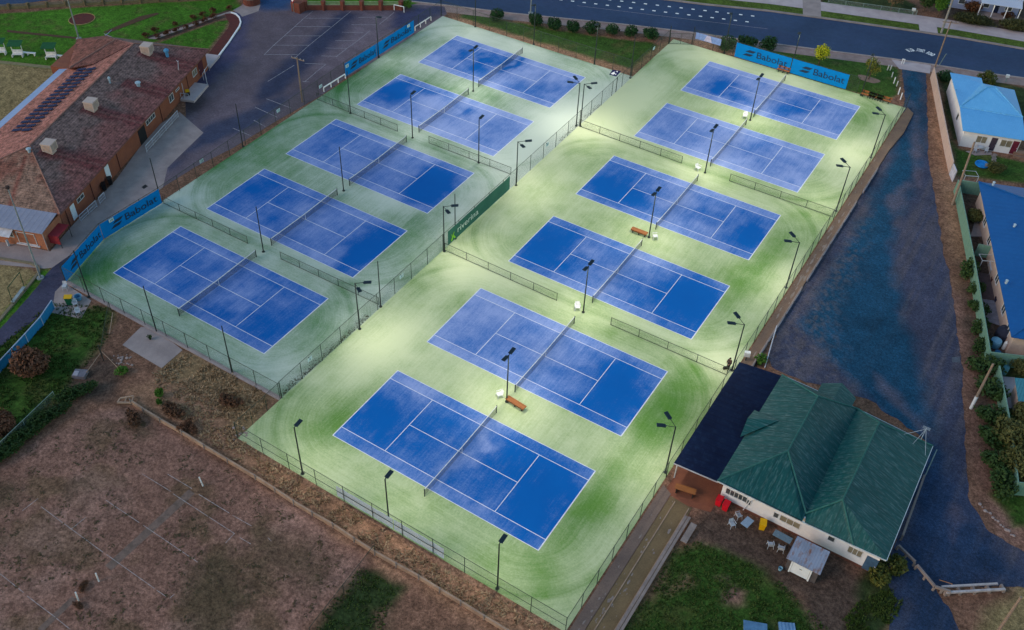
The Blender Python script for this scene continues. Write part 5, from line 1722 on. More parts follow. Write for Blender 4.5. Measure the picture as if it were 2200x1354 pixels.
for ss, w in ((.16, .9), (.52, .9), (.84, 1.0)):
    window(t, (ca_ + d * (Lc * ss)).xy, d.xy, nrm.xy, w, .9, 2.1, 0, frame=M_PAINTW)
door(t, (ca_ + d * (Lc * .67)).xy, d.xy, nrm.xy, .9, .21, 2.2, MAT('navy_door', (0.012, 0.02, 0.06)))

t = thing('teal_roof_shed', 'low shed with teal roof behind the green fence at the right edge', 'shed')
Zt = lambda a, b, h=0: P(2000 + a / 4.515, 680 + b / 4.515, h)
pp = [Zt(815, 595, 2.2), Zt(1100, 620, 2.4), Zt(1100, 830, 2.4), Zt(850, 820, 2.2)]
MB().slab([tuple(x) for x in pp], .08).build('roof', mat_rows('teal_iron', (0.045, 0.20, 0.26), (0.04, 0.17, 0.23), (0.06, 0.23, 0.29), .3, 0), t)
wall_ring(t, [tuple(x) for x in pp], 2.1, .3, M_CREAMW)
sheet('yard_slab', [Zt(620, 575).xy, Zt(815, 590).xy, Zt(850, 700).xy, Zt(780, 890).xy, Zt(690, 880).xy], -0.02, M_CONCP)
sheet('yard_slab', [P2(2085, 505), P2(2116, 470), P2(2112, 508)], -0.02, M_CONC)
sheet('yard_slab', [P2(2085, 508), P2(2098, 462), P2(2112, 470), P2(2116, 508)], -0.018, M_CONC)
sheet('yard_paving', [P2(2102, 585), P2(2130, 590), P2(2145, 646), P2(2112, 640)], -0.018, MAT('plum_paving', (0.10, 0.066, 0.072)))
sheet('yard_slab', [P2(2112, 642), P2(2146, 647), P2(2165, 705), P2(2120, 690)], -0.02, MAT('grey_slab', (0.24, 0.22, 0.27)))

# ================================================================== solid fences
M_GFEN = mat_rows('green_steel_fence', (0.135, 0.255, 0.205), (0.12, 0.235, 0.19), (0.16, 0.28, 0.225), .35, 0, groove=.25, bmp=.3, fine=1.5, rough=.55)
M_CFEN = mat_rows('cream_steel_fence', (0.50, 0.37, 0.335), (0.46, 0.335, 0.30), (0.54, 0.40, 0.36), .25, 0, groove=.15, bmp=.3, fine=1.5, rough=.6)
M_LBF = mat_rows('blue_steel_fence', (0.015, 0.185, 0.42), (0.013, 0.165, 0.38), (0.018, 0.20, 0.45), .4, 0, groove=.12, bmp=.2, fine=1.5, rough=.6)


def panel_fence(label, pts, h, mat, capm, cat='fence', group='solid garden fences by the lane', name='panel_fence', span=2.4):
    pts = [Vector((p[0], p[1], 0)) for p in pts]
    t = thing(name, label, cat, tuple(pts[0]), 0, group)
    for a, b in zip(pts[:-1], pts[1:]):
        a, b = a - pts[0], b - pts[0]
        L = (b - a).length
        ang = math.atan2((b - a).y, (b - a).x)
        s = MB().box(0, L, -.03, .03, -.05, h).build('panel', mat, t)
        s.location, s.rotation_euler = a, (0, 0, ang)
        c = MB().box(0, L, -.05, .05, h + .002, h + .07).build('rail', capm, t)
        c.location, c.rotation_euler = a, (0, 0, ang)
        n = max(1, round(L / span))
        p0 = MB().box(-.05, .05, -.06, .06, -.05, h + .01)
        po = p0.build('post', capm, t)
        for i in range(n + 1):
            q = po if i == 0 else po.copy()
            if i:
                COL.objects.link(q)
                q.parent = t
            q.location, q.rotation_euler = a + (b - a) * (i / n), (0, 0, ang)
    return t


M_GCAP = MAT('green_fence_cap', (0.17, 0.30, 0.25))
panel_fence('long green steel fence along the verge of the lane, beside the deep blue roof', [(42.0, 79.4), (44.9, 71.4), (47.9, 63.0), (50.7, 54.8), (53.0, 48.0)], 1.85, M_GFEN, M_GCAP)
panel_fence('green steel fence running back to the right from the lane, below the cream house', [(53.05, 47.95), (58.5, 50.4)], 1.85, M_GFEN, M_GCAP)
panel_fence('green steel fence between the lawn and the deep blue roof', [(42.3, 79.5), (52.5, 82.8)], 1.85, M_GFEN, M_GCAP)
panel_fence('short green steel fence in the yard between green fence and cream house', [P2(2093, 548), P2(2130, 556)], 1.7, M_GFEN, M_GCAP)
panel_fence('green steel fence at the lower right behind the shrubs', [P2(2134, 812), P2(2150, 900), P2(2160, 960), P2(2172, 1062), P2(2260, 1070)], 1.85, M_GFEN, M_GCAP)
panel_fence('cream steel fence between the lane and the sky-blue roofed cottage', [P2(1999, 168), P2(2014, 246), P2(2030, 330), P2(2039, 372)], 1.85, M_CFEN, MAT('cream_cap', (0.52, 0.40, 0.36)))
panel_fence('pale grey end panel of the cream fence beside the leaning power pole', [P2(2040, 375), P2(2046, 390)], 1.7, MAT('pale_panel', (0.46, 0.46, 0.58)), MAT('pale_cap', (0.50, 0.50, 0.60)))
panel_fence('blue panel fence with white top rail beside the path at the left edge', [P2(-40, 846), P2(0, 800), P2(60, 735), P2(93, 698), P2(117, 662)], 1.2, M_LBF, MAT('white_cap', (0.36, 0.44, 0.62)), name='panel_fence')
# ================================================================== VEGETATION
def leaf_cloud(mb, c, rad, n, size, rg, hollow=0.55, squash=0.0, lumps=7, mi=0):
    """many leaf-sized faces spread through an uneven crown"""
    c = Vector(c)
    lump = []
    for i in range(lumps):
        d = Vector((rg.gauss(0, 1), rg.gauss(0, 1), rg.gauss(0, .8)))
        d.normalize()
        lump.append((d * rg.uniform(.35, .75), rg.uniform(.35, .6)))
    for i in range(n):
        if rg.random() < 0.7 and lump:
            lc, lr = lump[rg.randrange(len(lump))]
            d = Vector((rg.gauss(0, 1), rg.gauss(0, 1), rg.gauss(0, 1))).normalized()
            p = lc + d * lr * (hollow + (1 - hollow) * rg.random())
        else:
            d = Vector((rg.gauss(0, 1), rg.gauss(0, 1), rg.gauss(0, 1))).normalized()
            p = d * (hollow + (1 - hollow) * rg.random() ** .5) * .85
        q = c + Vector((p.x * rad[0], p.y * rad[1], p.z * rad[2]))
        if q.z < 0.03:
            q.z = 0.03 + rg.random() * .1
        nrm = (Vector((rg.gauss(0, 1), rg.gauss(0, 1), rg.gauss(0, 1) + .6)) + d * .8).normalized()
        a = nrm.orthogonal().normalized()
        b = nrm.cross(a)
        an = rg.random() * 6.28
        u = (a * math.cos(an) + b * math.sin(an)) * size * rg.uniform(.6, 1.3)
        v = nrm.cross(u).normalized() * size * rg.uniform(.35, .7)
        mb.add([q - u, q - u * .1 + v, q + u, q - u * .1 - v], [(0, 1, 2, 3)], mi)
    return mb


M_LSH = mat_leaf('shrub_leaves', (0.008, 0.034, 0.012), (0.020, 0.062, 0.016))
M_LDK = mat_leaf('dark_leaves', (0.016, 0.040, 0.012), (0.040, 0.075, 0.018))
M_LGR = mat_leaf('green_leaves', (0.035, 0.100, 0.010), (0.065, 0.150, 0.020))
M_LYE = mat_leaf('yellow_leaves', (0.44, 0.42, 0.015), (0.26, 0.32, 0.02))
M_LOL = mat_leaf('olive_leaves', (0.20, 0.19, 0.03), (0.13, 0.14, 0.03))
M_LBR = mat_leaf('brown_leaves', (0.085, 0.040, 0.026), (0.13, 0.058, 0.035))
M_LRD = mat_leaf('red_brown_leaves', (0.070, 0.024, 0.012), (0.11, 0.045, 0.018))
M_LDRY = mat_leaf('dry_grass', (0.50, 0.33, 0.21), (0.27, 0.165, 0.10))
M_BARK = MAT('bark', (0.10, 0.065, 0.045), (0.06, 0.04, 0.03), s=3, fine=12, fa=.4)


def shrub_proto(name, label, cat, rad, n, size, leaf, seed, group, stem=True, lumps=7, parts=('foliage', 'stem')):
    rg = random.Random(seed)
    t = thing(name, label, cat, (0, 0, 0), 0, group)
    leaf_cloud(MB(), (0, 0, rad[2] * 1.0), rad, n, size, rg, lumps=lumps).build(parts[0], leaf, t)
    if stem:
        st = MB()
        st.tube((0, 0, -.05), (0.03, 0.02, rad[2] * .7), .05 + rad[0] * .02, .03)
        for i in range(4):
            a = rg.random() * 6.28
            st.tube((0, 0, rad[2] * .3), (math.cos(a) * rad[0] * .5, math.sin(a) * rad[1] * .5, rad[2] * (0.8 + rg.random() * .5)), .03, .015, 5)
        st.build(parts[1], M_BARK, t)
    return t


def tree_proto(name, label, H, rad, n, size, leaf, seed, group=None, cz=.62):
    rg = random.Random(seed)
    t = thing(name, label, 'tree', (0, 0, 0), 0, group)
    tr = MB()
    tr.tube((0, 0, -.1), (.05, .03, H * .42), .11, .07, 8)
    for i in range(7):
        a = i * .9 + rg.random() * .5
        k = rg.uniform(.5, .85)
        tr.tube((.04, .02, H * rg.uniform(.3, .42)), (math.cos(a) * rad * k, math.sin(a) * rad * k, H * rg.uniform(.6, .9)), .045, .015, 5)
    tr.build('trunk', M_BARK, t)
    leaf_cloud(MB(), (0, 0, H * cz), (rad, rad, H * .38), n, size, rg, hollow=.3, lumps=11).build('crown', leaf, t)
    return t


GS = 'round clipped shrubs along the street'
sp_ = [((1068, 36), 'first'), ((1150, 46), 'second'), ((1190, 54), 'third'), ((1230, 59), 'fourth'), ((1272, 62), 'fifth'), ((1314, 66), 'sixth'), ((1355, 70), 'seventh'), ((1396, 74), 'eighth')]
s0 = shrub_proto('round_shrub', '', 'shrub', (1.42, 1.42, 1.2), 1200, .17, M_LSH, 3, GS)
for k, ((px, py), w) in enumerate(sp_):
    b = P(px, py + 9)
    lab = w + ' from the left of the eight round dark shrubs between street and top left court'
    if k == 0:
        s0.location, s0['label'] = b, lab
    else:
        sc = rnd.uniform(.88, 1.1)
        dup(s0, b, rnd.random() * 6, lab, scale=(sc, sc, sc * rnd.uniform(.85, 1.05)))
for (px, py), sc, lab in (((1561, 108), 1.15, 'larger round shrub just left of the street-side blue banners'), ((1597, 100), .9, 'round shrub behind the left end of the street-side blue banners'), ((1612, 103), .85, 'small round shrub tucked behind the left street-side banner, second of its cluster'),
                          ((1650, 107), 1.05, 'round shrub behind the middle of the left street-side banner')):
    dup(s0, P(px, py), rnd.random() * 6, lab, scale=(sc, sc, sc))
t = tree_proto('small_tree', 'bright yellow-leaved small tree on the lawn behind the right street banner', 3.6, 1.3, 1500, .16, M_LYE, 5)
t.location = P(1758, 140)
t = tree_proto('small_tree', 'sparse olive small tree in a bare patch near the lane mouth', 3.8, 1.4, 800, .15, M_LOL, 6)
t.location = P(1866, 170)
sheet('bare_patch', [(t.location.x + 1.7 * math.cos(a) * (1 + .15 * math.sin(3 * a)), t.location.y + 1.1 * math.sin(a) * (1 + .2 * math.cos(2 * a))) for a in np.linspace(0, 6.0, 16)], -0.03, MAT('bare_earth', (0.25, 0.155, 0.12), (0.17, 0.11, 0.085)))

# bottom left bushes
b0 = shrub_proto('brown_bush', 'large red-brown bush on the grass beside the blue panel fence', 'shrub', (2.3, 2.2, 1.6), 3000, .22, M_LBR, 9, None, lumps=12)
b0.location = P(70, 800)
b1 = dup(b0, P(8, 930), 2.0, 'red-brown bush cut by the left edge of the photo, above the disused courts', scale=(.8, .8, .8))
g0 = shrub_proto('weed_clump', 'small green weed clump beside the concrete slab', 'weed', (.8, .7, .4), 350, .14, M_LGR, 12, 'green weed clumps on the bare earth', stem=False)
g0.location = P(264, 802)
dup(g0, P(345, 852), 1, 'bright green tall weed on the bare earth above the timber edging', scale=(.7, .7, 1.5))
dup(g0, P(343, 868), 2, 'lower bright green weed touching the timber edging', scale=(.5, .5, 1.0))
d0 = shrub_proto('dry_bush', 'dark dry bush against the upper end of the timber edging', 'shrub', (1.5, .9, .6), 700, .16, M_LBR, 14, 'dry bushes on the bank', stem=True)
d0.location = P(372, 890)
for (px, py), sc, lab in (((400, 920), .7, 'small dry bush below the dark one at the timber edging'), ((495, 870), 1.0, 'dark dry bush on the bank below the lower left court fence'), ((415, 925), .6, 'tiny dry bush just above the timber edging'), ((290, 905), .9, 'dry brush heap below the end of the timber edging'),
                          ((180, 1262), .45, 'little dark weed between the two white posts of the disused court'), ((170, 1303), .4, 'rusty weed at the foot of the lowest white post')):
    dup(d0, P(px, py), rnd.random() * 6, lab, scale=(sc, sc, sc))
h0 = shrub_proto('scrub_hedge', 'dark scrub along the left fence line above the disused courts, upper piece', 'hedge', (3.0, 1.0, .7), 1600, .16, M_LDK, 16, 'scrub along the left fence line', stem=False, lumps=12)
h0.location, h0.rotation_euler = P(165, 852), (0, 0, 1.2)
for (px, py), lab in (((110, 900), 'dark scrub along the left fence line above the disused courts, middle piece'), ((50, 945), 'dark scrub along the left fence line above the disused courts, lower piece'), ((5, 985), 'dark scrub at the left edge of the photo along the disused court')):
    dup(h0, P(px, py), 1.2 + rnd.random() * .2, lab)

# green belt on the right of the lane
v0 = shrub_proto('leafy_shrub', 'leafy shrub outside the green fence, opposite the patio stones', 'shrub', (1.25, 1.8, .95), 850, .19, M_LDK, 18, 'shrubs along the green fence by the lane', stem=False, lumps=9)
v0.location = P(2081, 590)
VL = [((2092, 628), 'shrub outside the green fence, just below the topmost one'), ((2098, 668), 'shrub outside the green fence beside the plum paved yard'), ((2104, 712), 'shrub outside the green fence beside the round black tank'), ((2108, 752), 'shrub outside the green fence at the light-blue tub'),
      ((2112, 800), 'shrub at the bend of the green fence, above the leaning pole foot'), ((2122, 850), 'shrub right of the foot of the leaning timber pole'), ((2128, 905), 'shrub below the leaning timber pole, beside the green fence'), ((2133, 955), 'dense shrub halfway down the lower green fence'),
      ((2140, 1005), 'dense shrub near the lower end of the green fence'), ((2150, 1050), 'last shrub at the lower corner of the green fence')]
for k, (pp, lab) in enumerate(VL):
    sc = .8 if k < 4 else 1.15
    dup(v0, P(*pp), rnd.random() * 6, lab, scale=(sc, sc, sc))
k0 = shrub_proto('garden_bush', 'big olive bush inside the lower green fence at the right edge', 'shrub', (2.6, 2.4, 1.7), 2200, .22, mat_leaf('olive_bush_leaves', (0.050, 0.060, 0.018), (0.10, 0.095, 0.03)), 20, 'garden bushes behind the green fence', lumps=12)
k0.location = P(2178, 965)
for pp, sc, lab in (((2195, 905), .7, 'grey-olive bush beside the pink yard slab'), ((2190, 1020), .9, 'olive bush at the lower corner inside the green fence'), ((2090, 475), .5, 'small grey-green bush between green fence and the deep blue roof'), ((2192, 800), .5, 'yellowish bush beside the teal tank at the right edge'), ((2135, 372), .5, 'yellow flowering bush on the lawn of the sky-blue cottage')):
    dup(k0, P(*pp), rnd.random() * 6, lab, scale=(sc, sc, sc))
t = shrub_proto('garden_bush', 'olive bush between street and the sky-blue roof', 'shrub', (1.5, 1.3, .9), 800, .18, mat_leaf('olive2', (0.05, 0.07, 0.015), (0.09, 0.10, 0.02)), 22, 'garden bushes behind the green fence')
t.location = P(2120, 178)
dup(s0, P(2030, 172), .3, 'dark shrub at the street end of the cream fence', scale=(1.0, 1.0, .7))
t = shrub_proto('garden_bush', 'round green bush between the lane-side terrace and the clubhouse verandah', 'shrub', (.75, .75, .6), 420, .14, M_LGR, 23, None)
t.location = P(1633, 778)
t = shrub_proto('garden_bush', 'leafy green shrub at the clubhouse corner below the blue-grey door', 'shrub', (1.2, 1.1, .75), 800, .16, mat_leaf('mixed_leaves', (0.035, 0.055, 0.012), (0.13, 0.115, 0.02)), 24, None)
t.location = P(1885, 1245)
dup(t, P(1915, 1222), 1.2, 'dark leafy shrub at the lane-side corner of the clubhouse', scale=(1.2, 1.0, 1.0))
# hedge and trees across the street
hd = shrub_proto('hedge', 'long dark clipped hedge in front of the weatherboard cottage', 'hedge', (7.2, 1.6, .95), 4200, .20, mat_leaf('hedge_leaves', (0.030, 0.038, 0.016), (0.050, 0.055, 0.020)), 26, None, stem=False, lumps=26)
a, b = Zc(1075, 290), Zc(1760, 415)
hd.location, hd.rotation_euler = (a + b) / 2, (0, 0, math.atan2((b - a).y, (b - a).x))
hd.scale = ((b - a).length / 14.4, 1, 1)
h2 = shrub_proto('hedge', 'short dark hedge right of the cottage gate', 'hedge', (3.0, 1.6, 1.0), 2000, .20, mat_leaf('hedge_leaves2', (0.034, 0.040, 0.016), (0.055, 0.058, 0.020)), 27, None, stem=False, lumps=16)
h2.location, h2.rotation_euler = Zc(2030, 440), (0, 0, hd.rotation_euler[2])
t = shrub_proto('garden_bush', 'russet bush in front of the cottage verandah', 'shrub', (1.7, 1.3, 1.1), 900, .18, M_LRD, 28, None)
t.location = Zc(1430, 190)
t = shrub_proto('garden_bush', 'rust-coloured bush beneath the right end of the cottage verandah', 'shrub', (1.3, .9, .6), 600, .16, M_LRD, 29, None)
t.location = Zc(1960, 275)
t = tree_proto('conifer', 'bright green upright tree beside the driveway across the street', 5.0, 1.5, 2600, .20, M_LGR, 30, cz=.55)
t.location = Zc(930, 240)
t = tree_proto('dark_tree', 'dark green tree left of the upright tree by the driveway', 4.6, 1.6, 2200, .20, M_LDK, 31, cz=.5)
t.location = Zc(720, 160)
t = tree_proto('bare_tree', 'brown leaning tree in the garden across the street, left of the driveway', 4.4, 2.2, 1100, .18, mat_leaf('brown_thin', (0.16, 0.11, 0.06), (0.10, 0.07, 0.04)), 32)
t.location = Zc(230, 150)

# bowls club garden
r0 = shrub_proto('bedding_plant', 'small red-leaved shrub beside the garden path', 'shrub', (.65, .65, .45), 220, .14, M_LRD, 33, 'small shrubs lining the garden path', stem=False, lumps=4)
Z7 = lambda a, b: P(300 + a / 6.769, b / 6.769)
ORD = ['first', 'second', 'third', 'fourth', 'fifth', 'sixth', 'seventh']
k = 0
for row, lst in (('upper', [(100, 540), (240, 470), (520, 380), (790, 285), (930, 235), (1060, 185), (1320, 140)]), ('lower', [(265, 560), (420, 510), (545, 465), (670, 420), (815, 365), (960, 315), (1090, 265)])):
    for i, (a, b) in enumerate(lst):
        lab = f'{ORD[i]} small dark shrub from the club roof along the {row} side of the garden path'
        if k == 0:
            r0.location, r0['label'] = Z7(a, b), lab
        else:
            sc = rnd.uniform(.85, 1.15)
            dup(r0, Z7(a, b), rnd.random() * 6, lab, scale=(sc, sc, sc))
        k += 1
sheet('garden_path', [Z7(120, 560), Z7(1320, 160), Z7(1345, 190), Z7(1230, 210), Z7(230, 570)], -0.02, M_CONC)
sheet('garden_bed', [Z7(60, 545), Z7(1300, 140), Z7(1330, 152), Z7(130, 556)], -0.022, MAT('bed_mulch', (0.060, 0.030, 0.022), (0.09, 0.045, 0.03)))
sheet('garden_bed', [Z7(235, 572), Z7(1230, 222), Z7(1260, 250), Z7(300, 580)], -0.022, MAT('bed_mulch2', (0.055, 0.028, 0.022), (0.085, 0.04, 0.03)))
M_RBED = MAT('red_bed', (0.110, 0.018, 0.014), (0.070, 0.015, 0.013), s=1.5, fine=8, fa=.5, bmp=.6)
sheet('flower_bed', [Z7(1240, 200), Z7(1340, 195), Z7(1420, 240), Z7(1460, 310), Z7(1440, 390), Z7(1130, 830), Z7(985, 800), Z7(1290, 400), Z7(1305, 340), Z7(1260, 260)], -0.012, M_RBED)
kb = MB()
kp = [Z7(a, b) for a, b in ((1330, 188), (1400, 210), (1450, 260), (1472, 330), (1450, 395), (1300, 620), (1140, 832))]
for a, b in zip(kp[:-1], kp[1:]):
    kb.bar(a + Vector((0, 0, .06)), b + Vector((0, 0, .06)), .22, .2)
tag(kb.build('garden_kerb', M_PAINTW), kind='structure')
for nm, pts in (('flower_bed', [Z7(-540, 478) for _ in ()] or [P(221, 69), P(300, 35), P(338, 27), P(342, 30), P(232, 71)]), ('flower_bed', [P(15, 64), P(70, 70), P(168, 80), P(168, 84), P(70, 75), P(15, 69)])):
    sheet(nm, pts, -0.012, MAT('brown_bed', (0.085, 0.038, 0.015), (0.055, 0.028, 0.012), s=2, fine=8, fa=.5, bmp=.6))
c = P(176, 41)
sheet('flower_bed', [(c.x + 2.1 * math.cos(a), c.y + 2.1 * math.sin(a)) for a in np.linspace(0, 6.1, 24)], -0.012, M_RBED)
kb = MB()
pts = [Vector((c.x + 2.15 * math.cos(a), c.y + 2.15 * math.sin(a), .0)) for a in np.linspace(0, 2 * PI, 25)]
kb.path(pts, .08)
tag(kb.build('bed_edging', MAT('edging_terracotta', (0.28, 0.22, 0.08))), kind='structure')
sheet('green_bank', [P(-60, 128), P(0, 130), P(150, 146), P(148, 152), P(0, 136), P(-60, 132)], -0.01, MAT('concrete_edge', (0.24, 0.20, 0.11)))
sheet('garden_paving', [P(222, 71), P(262, 88), P(245, 92), P(235, 86)], -0.02, M_CONC)
sheet('garden_paving', [P(500, 22), P(530, 6), P(560, 10), P(555, 24), P(520, 36), P(515, 30)], -0.018, M_CONC)

# dry grass on the bank, scrubby ground cover: uncountable
rg = random.Random(44)
dg = MB()
bank = [P2(*p) for p in [(330, 800), (400, 760), (590, 850), (505, 940), (640, 1025), (960, 1225), (1200, 1352), (1060, 1340), (900, 1235), (700, 1112), (560, 1020), (430, 940), (340, 870)]]
bx, by = np.array([p[0] for p in bank]), np.array([p[1] for p in bank])
N = 9000
xx = np.random.RandomState(3).uniform(bx.min(), bx.max(), N * 4)
yy = np.random.RandomState(4).uniform(by.min(), by.max(), N * 4)
ok = (sdist(xx, yy, bank) < 0) & (fbm(xx, yy, .5, 51) > .42)
for x, y in list(zip(xx[ok], yy[ok]))[:2400]:
    h = rg.uniform(.06, .22)
    for q in range(3):
        a = rg.random() * 6.28
        w = .07
        dx, dy = math.cos(a), math.sin(a)
        tx_, ty_ = x + rg.gauss(0, .14), y + rg.gauss(0, .14)
        dg.add([(x - dx * w, y - dy * w, -.05), (x + dx * w, y + dy * w, -.05), (tx_ + dx * .03, ty_ + dy * .03, h), (tx_ - dx * .03, ty_ - dy * .03, h)], [(0, 1, 2, 3)])
o = dg.build('dry_grass', M_LDRY)
tag(o, 'dry tussocky grass over the bank below the bottom fence', 'dry grass', kind='stuff')
lg = MB()
for px, n, hh in (([(-40, 780), (110, 655), (236, 664), (228, 725), (170, 795), (80, 890), (-20, 970)], 2600, .16), ([(1500, 1170), (1640, 1225), (1740, 1320), (1790, 1370), (1320, 1370), (1400, 1290), (1450, 1190)], 2600, .09),
                  ([(1790, 1370), (1850, 1300), (1930, 1260), (1940, 1290), (1880, 1370)], 900, .16), ([(770, 1225), (850, 1262), (820, 1330), (820, 1370), (670, 1370), (700, 1320)], 500, .10)):
    pl = [P2(*p) for p in px]
    ax_, ay_ = np.array([p[0] for p in pl]), np.array([p[1] for p in pl])
    xx = np.random.RandomState(n).uniform(ax_.min(), ax_.max(), n * 4)
    yy = np.random.RandomState(n + 1).uniform(ay_.min(), ay_.max(), n * 4)
    ok = (sdist(xx, yy, pl) < .3) & (fbm(xx, yy, .6, 53) > .40)
    for x, y in list(zip(xx[ok], yy[ok]))[:n]:
        for q in range(3):
            a = rg.random() * 6.28
            dx, dy = math.cos(a) * .06, math.sin(a) * .06
            tx_, ty_ = x + rg.gauss(0, .08), y + rg.gauss(0, .08)
            h = hh * rg.uniform(.5, 1.3)
            lg.add([(x - dx, y - dy, -.05), (x + dx, y + dy, -.05), (tx_ + dx * .3, ty_ + dy * .3, h), (tx_ - dx * .3, ty_ - dy * .3, h)], [(0, 1, 2, 3)])
o = lg.build('long_grass', mat_leaf('grass_blades', (0.034, 0.068, 0.012), (0.062, 0.095, 0.022), .6))
tag(o, 'long green grass in the rough patches at the bottom and left', 'grass', kind='stuff')
wd = MB()
lot = [P2(*p) for p in [(-40, 1010), (170, 905), (300, 885), (560, 1045), (790, 1205), (640, 1354), (-40, 1354)]]
ax_, ay_ = np.array([p[0] for p in lot]), np.array([p[1] for p in lot])
xx = np.random.RandomState(8).uniform(ax_.min(), ax_.max(), 9000)
yy = np.random.RandomState(9).uniform(ay_.min(), ay_.max(), 9000)
ok = (sdist(xx, yy, lot) < -.3) & (fbm(xx, yy, .35, 91) > .53)
for x, y in list(zip(xx[ok], yy[ok]))[:1500]:
    s = .03 + .13 * rg.random() ** 3
    for q in range(4):
        a = rg.random() * 6.28
        dx, dy = math.cos(a) * s, math.sin(a) * s
        cx_, cy_ = x + rg.gauss(0, s), y + rg.gauss(0, s)
        wd.add([(cx_ - dx, cy_ - dy, -.045), (cx_ + dy * .5, cy_ - dx * .5, -.03), (cx_ + dx, cy_ + dy, -.045 + s * .8), (cx_ - dy * .5, cy_ + dx * .5, -.03)], [(0, 1, 2, 3)])
tag(wd.build('low_weeds', mat_leaf('weed_flecks', (0.060, 0.042, 0.022), (0.10, 0.070, 0.038))), 'low dry weeds scattered over the disused clay courts', 'weeds', kind='stuff')
lf = MB()
for i in range(900):
    y = rg.uniform(1.0, 16.0) if rg.random() < .75 else rg.uniform(60, 72)
    x = RX0 - abs(rg.gauss(0, .35)) - .05
    a = rg.random() * 6.28
    s = rg.uniform(.04, .10)
    z = rg.uniform(.0, .06)
    lf.add([(x + s * math.cos(a), y + s * math.sin(a), z), (x - s * math.sin(a) * .5, y + s * math.cos(a) * .5, z + .04), (x - s * math.cos(a), y - s * math.sin(a), z), (x + s * math.sin(a) * .5, y - s * math.cos(a) * .5, z + .02)], [(0, 1, 2, 3)])
tag(lf.build('leaf_litter', mat_leaf('dead_leaves', (0.045, 0.040, 0.022), (0.075, 0.060, 0.03))), 'dark dead leaves drifted along the foot of the middle fence', 'leaves', kind='stuff')
# ================================================================== SMALL THINGS
M_WOOD = MAT('bench_timber', (0.30, 0.105, 0.030), (0.22, 0.075, 0.024), s=2, fine=10, fa=.25, stretch=(.4, 4, 4), rough=.7)
M_LOG = MAT('weathered_timber', (0.34, 0.235, 0.175), (0.24, 0.16, 0.12), s=1.0, fine=8, fa=.3, rough=.9)
M_LOGG = MAT('grey_timber', (0.25, 0.20, 0.19), (0.18, 0.145, 0.14), s=1.0, fine=8, fa=.3, rough=.9)
M_PLAST = MAT('white_plastic', (0.72, 0.72, 0.74), rough=.4, bmp=0)
M_PLASTG = MAT('grey_white_plastic', (0.44, 0.47, 0.54), rough=.4, bmp=0)
M_PTIMB = MAT('pole_timber', (0.25, 0.18, 0.14), (0.18, 0.13, 0.105), s=2, fine=10, fa=.3, stretch=(4, 4, .3))
M_GALV = MAT('galvanised', (0.22, 0.30, 0.30), rough=.5, bmp=0)


def slab_bench(label, loc, rz, L=2.2, group='timber benches at the courts'):
    t = thing('bench', label, 'bench', loc, rz, group)
    MB().box(-L / 2, L / 2, -.31, -.11, .50, .56).box(-L / 2, L / 2, -.10, .10, .50, .56).box(-L / 2, L / 2, .11, .31, .50, .56).build('seat', M_WOOD, t)
    MB().box(-L / 2 + .05, L / 2 - .05, -.27, -.22, .32, .499).box(-L / 2 + .05, L / 2 - .05, .22, .27, .32, .499).build('apron', MAT('bench_apron', (0.16, 0.055, 0.02)), t)
    for x in (-L * .38, 0, L * .38):
        MB().box(x - .06, x + .06, -.21, -.12, 0, .499).box(x - .06, x + .06, .12, .21, 0, .499).build('leg', M_POLE, t)
    return t


def bench(label, loc, rz, L=2.2, group='timber benches at the courts'):
    t = thing('bench', label, 'bench', loc, rz, group)
    MB().box(-L / 2, L / 2, -.21, -.07, .43, .48).box(-L / 2, L / 2, -.06, .08, .43, .48).box(-L / 2, L / 2, .09, .23, .43, .48).build('seat', M_WOOD, t)
    MB().box(-L / 2, L / 2, .25, .29, .62, .76).box(-L / 2, L / 2, .25, .29, .79, .92).build('backrest', M_WOOD, t)
    for x in (-L * .36, 0, L * .36):
        MB().box(x - .05, x + .05, -.18, -.10, 0, .43).box(x - .05, x + .05, .17, .25, 0, .9).box(x - .04, x + .04, -.1, .17, .36, .43).build('leg', M_POLE, t)
    return t


def rot_of(a, b):
    a, b = P(*a), P(*b)
    return math.atan2(b.y - a.y, b.x - a.x)


slab_bench('brown timber bench beside the twin floodlight in the middle of the right block', P(1373, 503), rot_of((1358, 497), (1387, 508)))
slab_bench('orange-brown timber bench beside the twin floodlight on the nearest pair of courts', P(1108, 872), rot_of((1094, 860), (1123, 878)) , 2.4)
bench('small brown bench in front of the joint of the street-side blue banners', P(1682, 156), 0.0, 2.0)
for pp, lab in (((1862, 213), 'left one of three low orange-brown benches beyond the street-side banner'), ((1878, 217), 'middle one of three low orange-brown benches beyond the street-side banner'), ((1896, 221), 'right one of three low orange-brown benches beyond the street-side banner')):
    b = P(*pp)
    bench(lab, (b.x, 97.0, 0), 0.0, 2.2)


def chair_proto(mat):
    t = thing('plastic_chair', '', 'chair', (0, 0, 0))
    MB().box(-.25, .25, -.24, .24, .41, .45).build('seat', mat, t)
    bk = MB()
    bk.slab([(-.25, .22, .45), (.25, .22, .45), (.23, .34, .86), (-.23, .34, .86)], .035)
    bk.build('backrest', mat, t)
    for s in (-1, 1):
        MB().box(s * .27 - .03, s * .27 + .03, -.22, .26, .62, .66).build('armrest', mat, t)
        for y in (-.22, .22):
            MB().tube((s * .23, y, .42), (s * .28, y * 1.25, 0), .03, .022, 6).build('leg', mat, t)
    return t


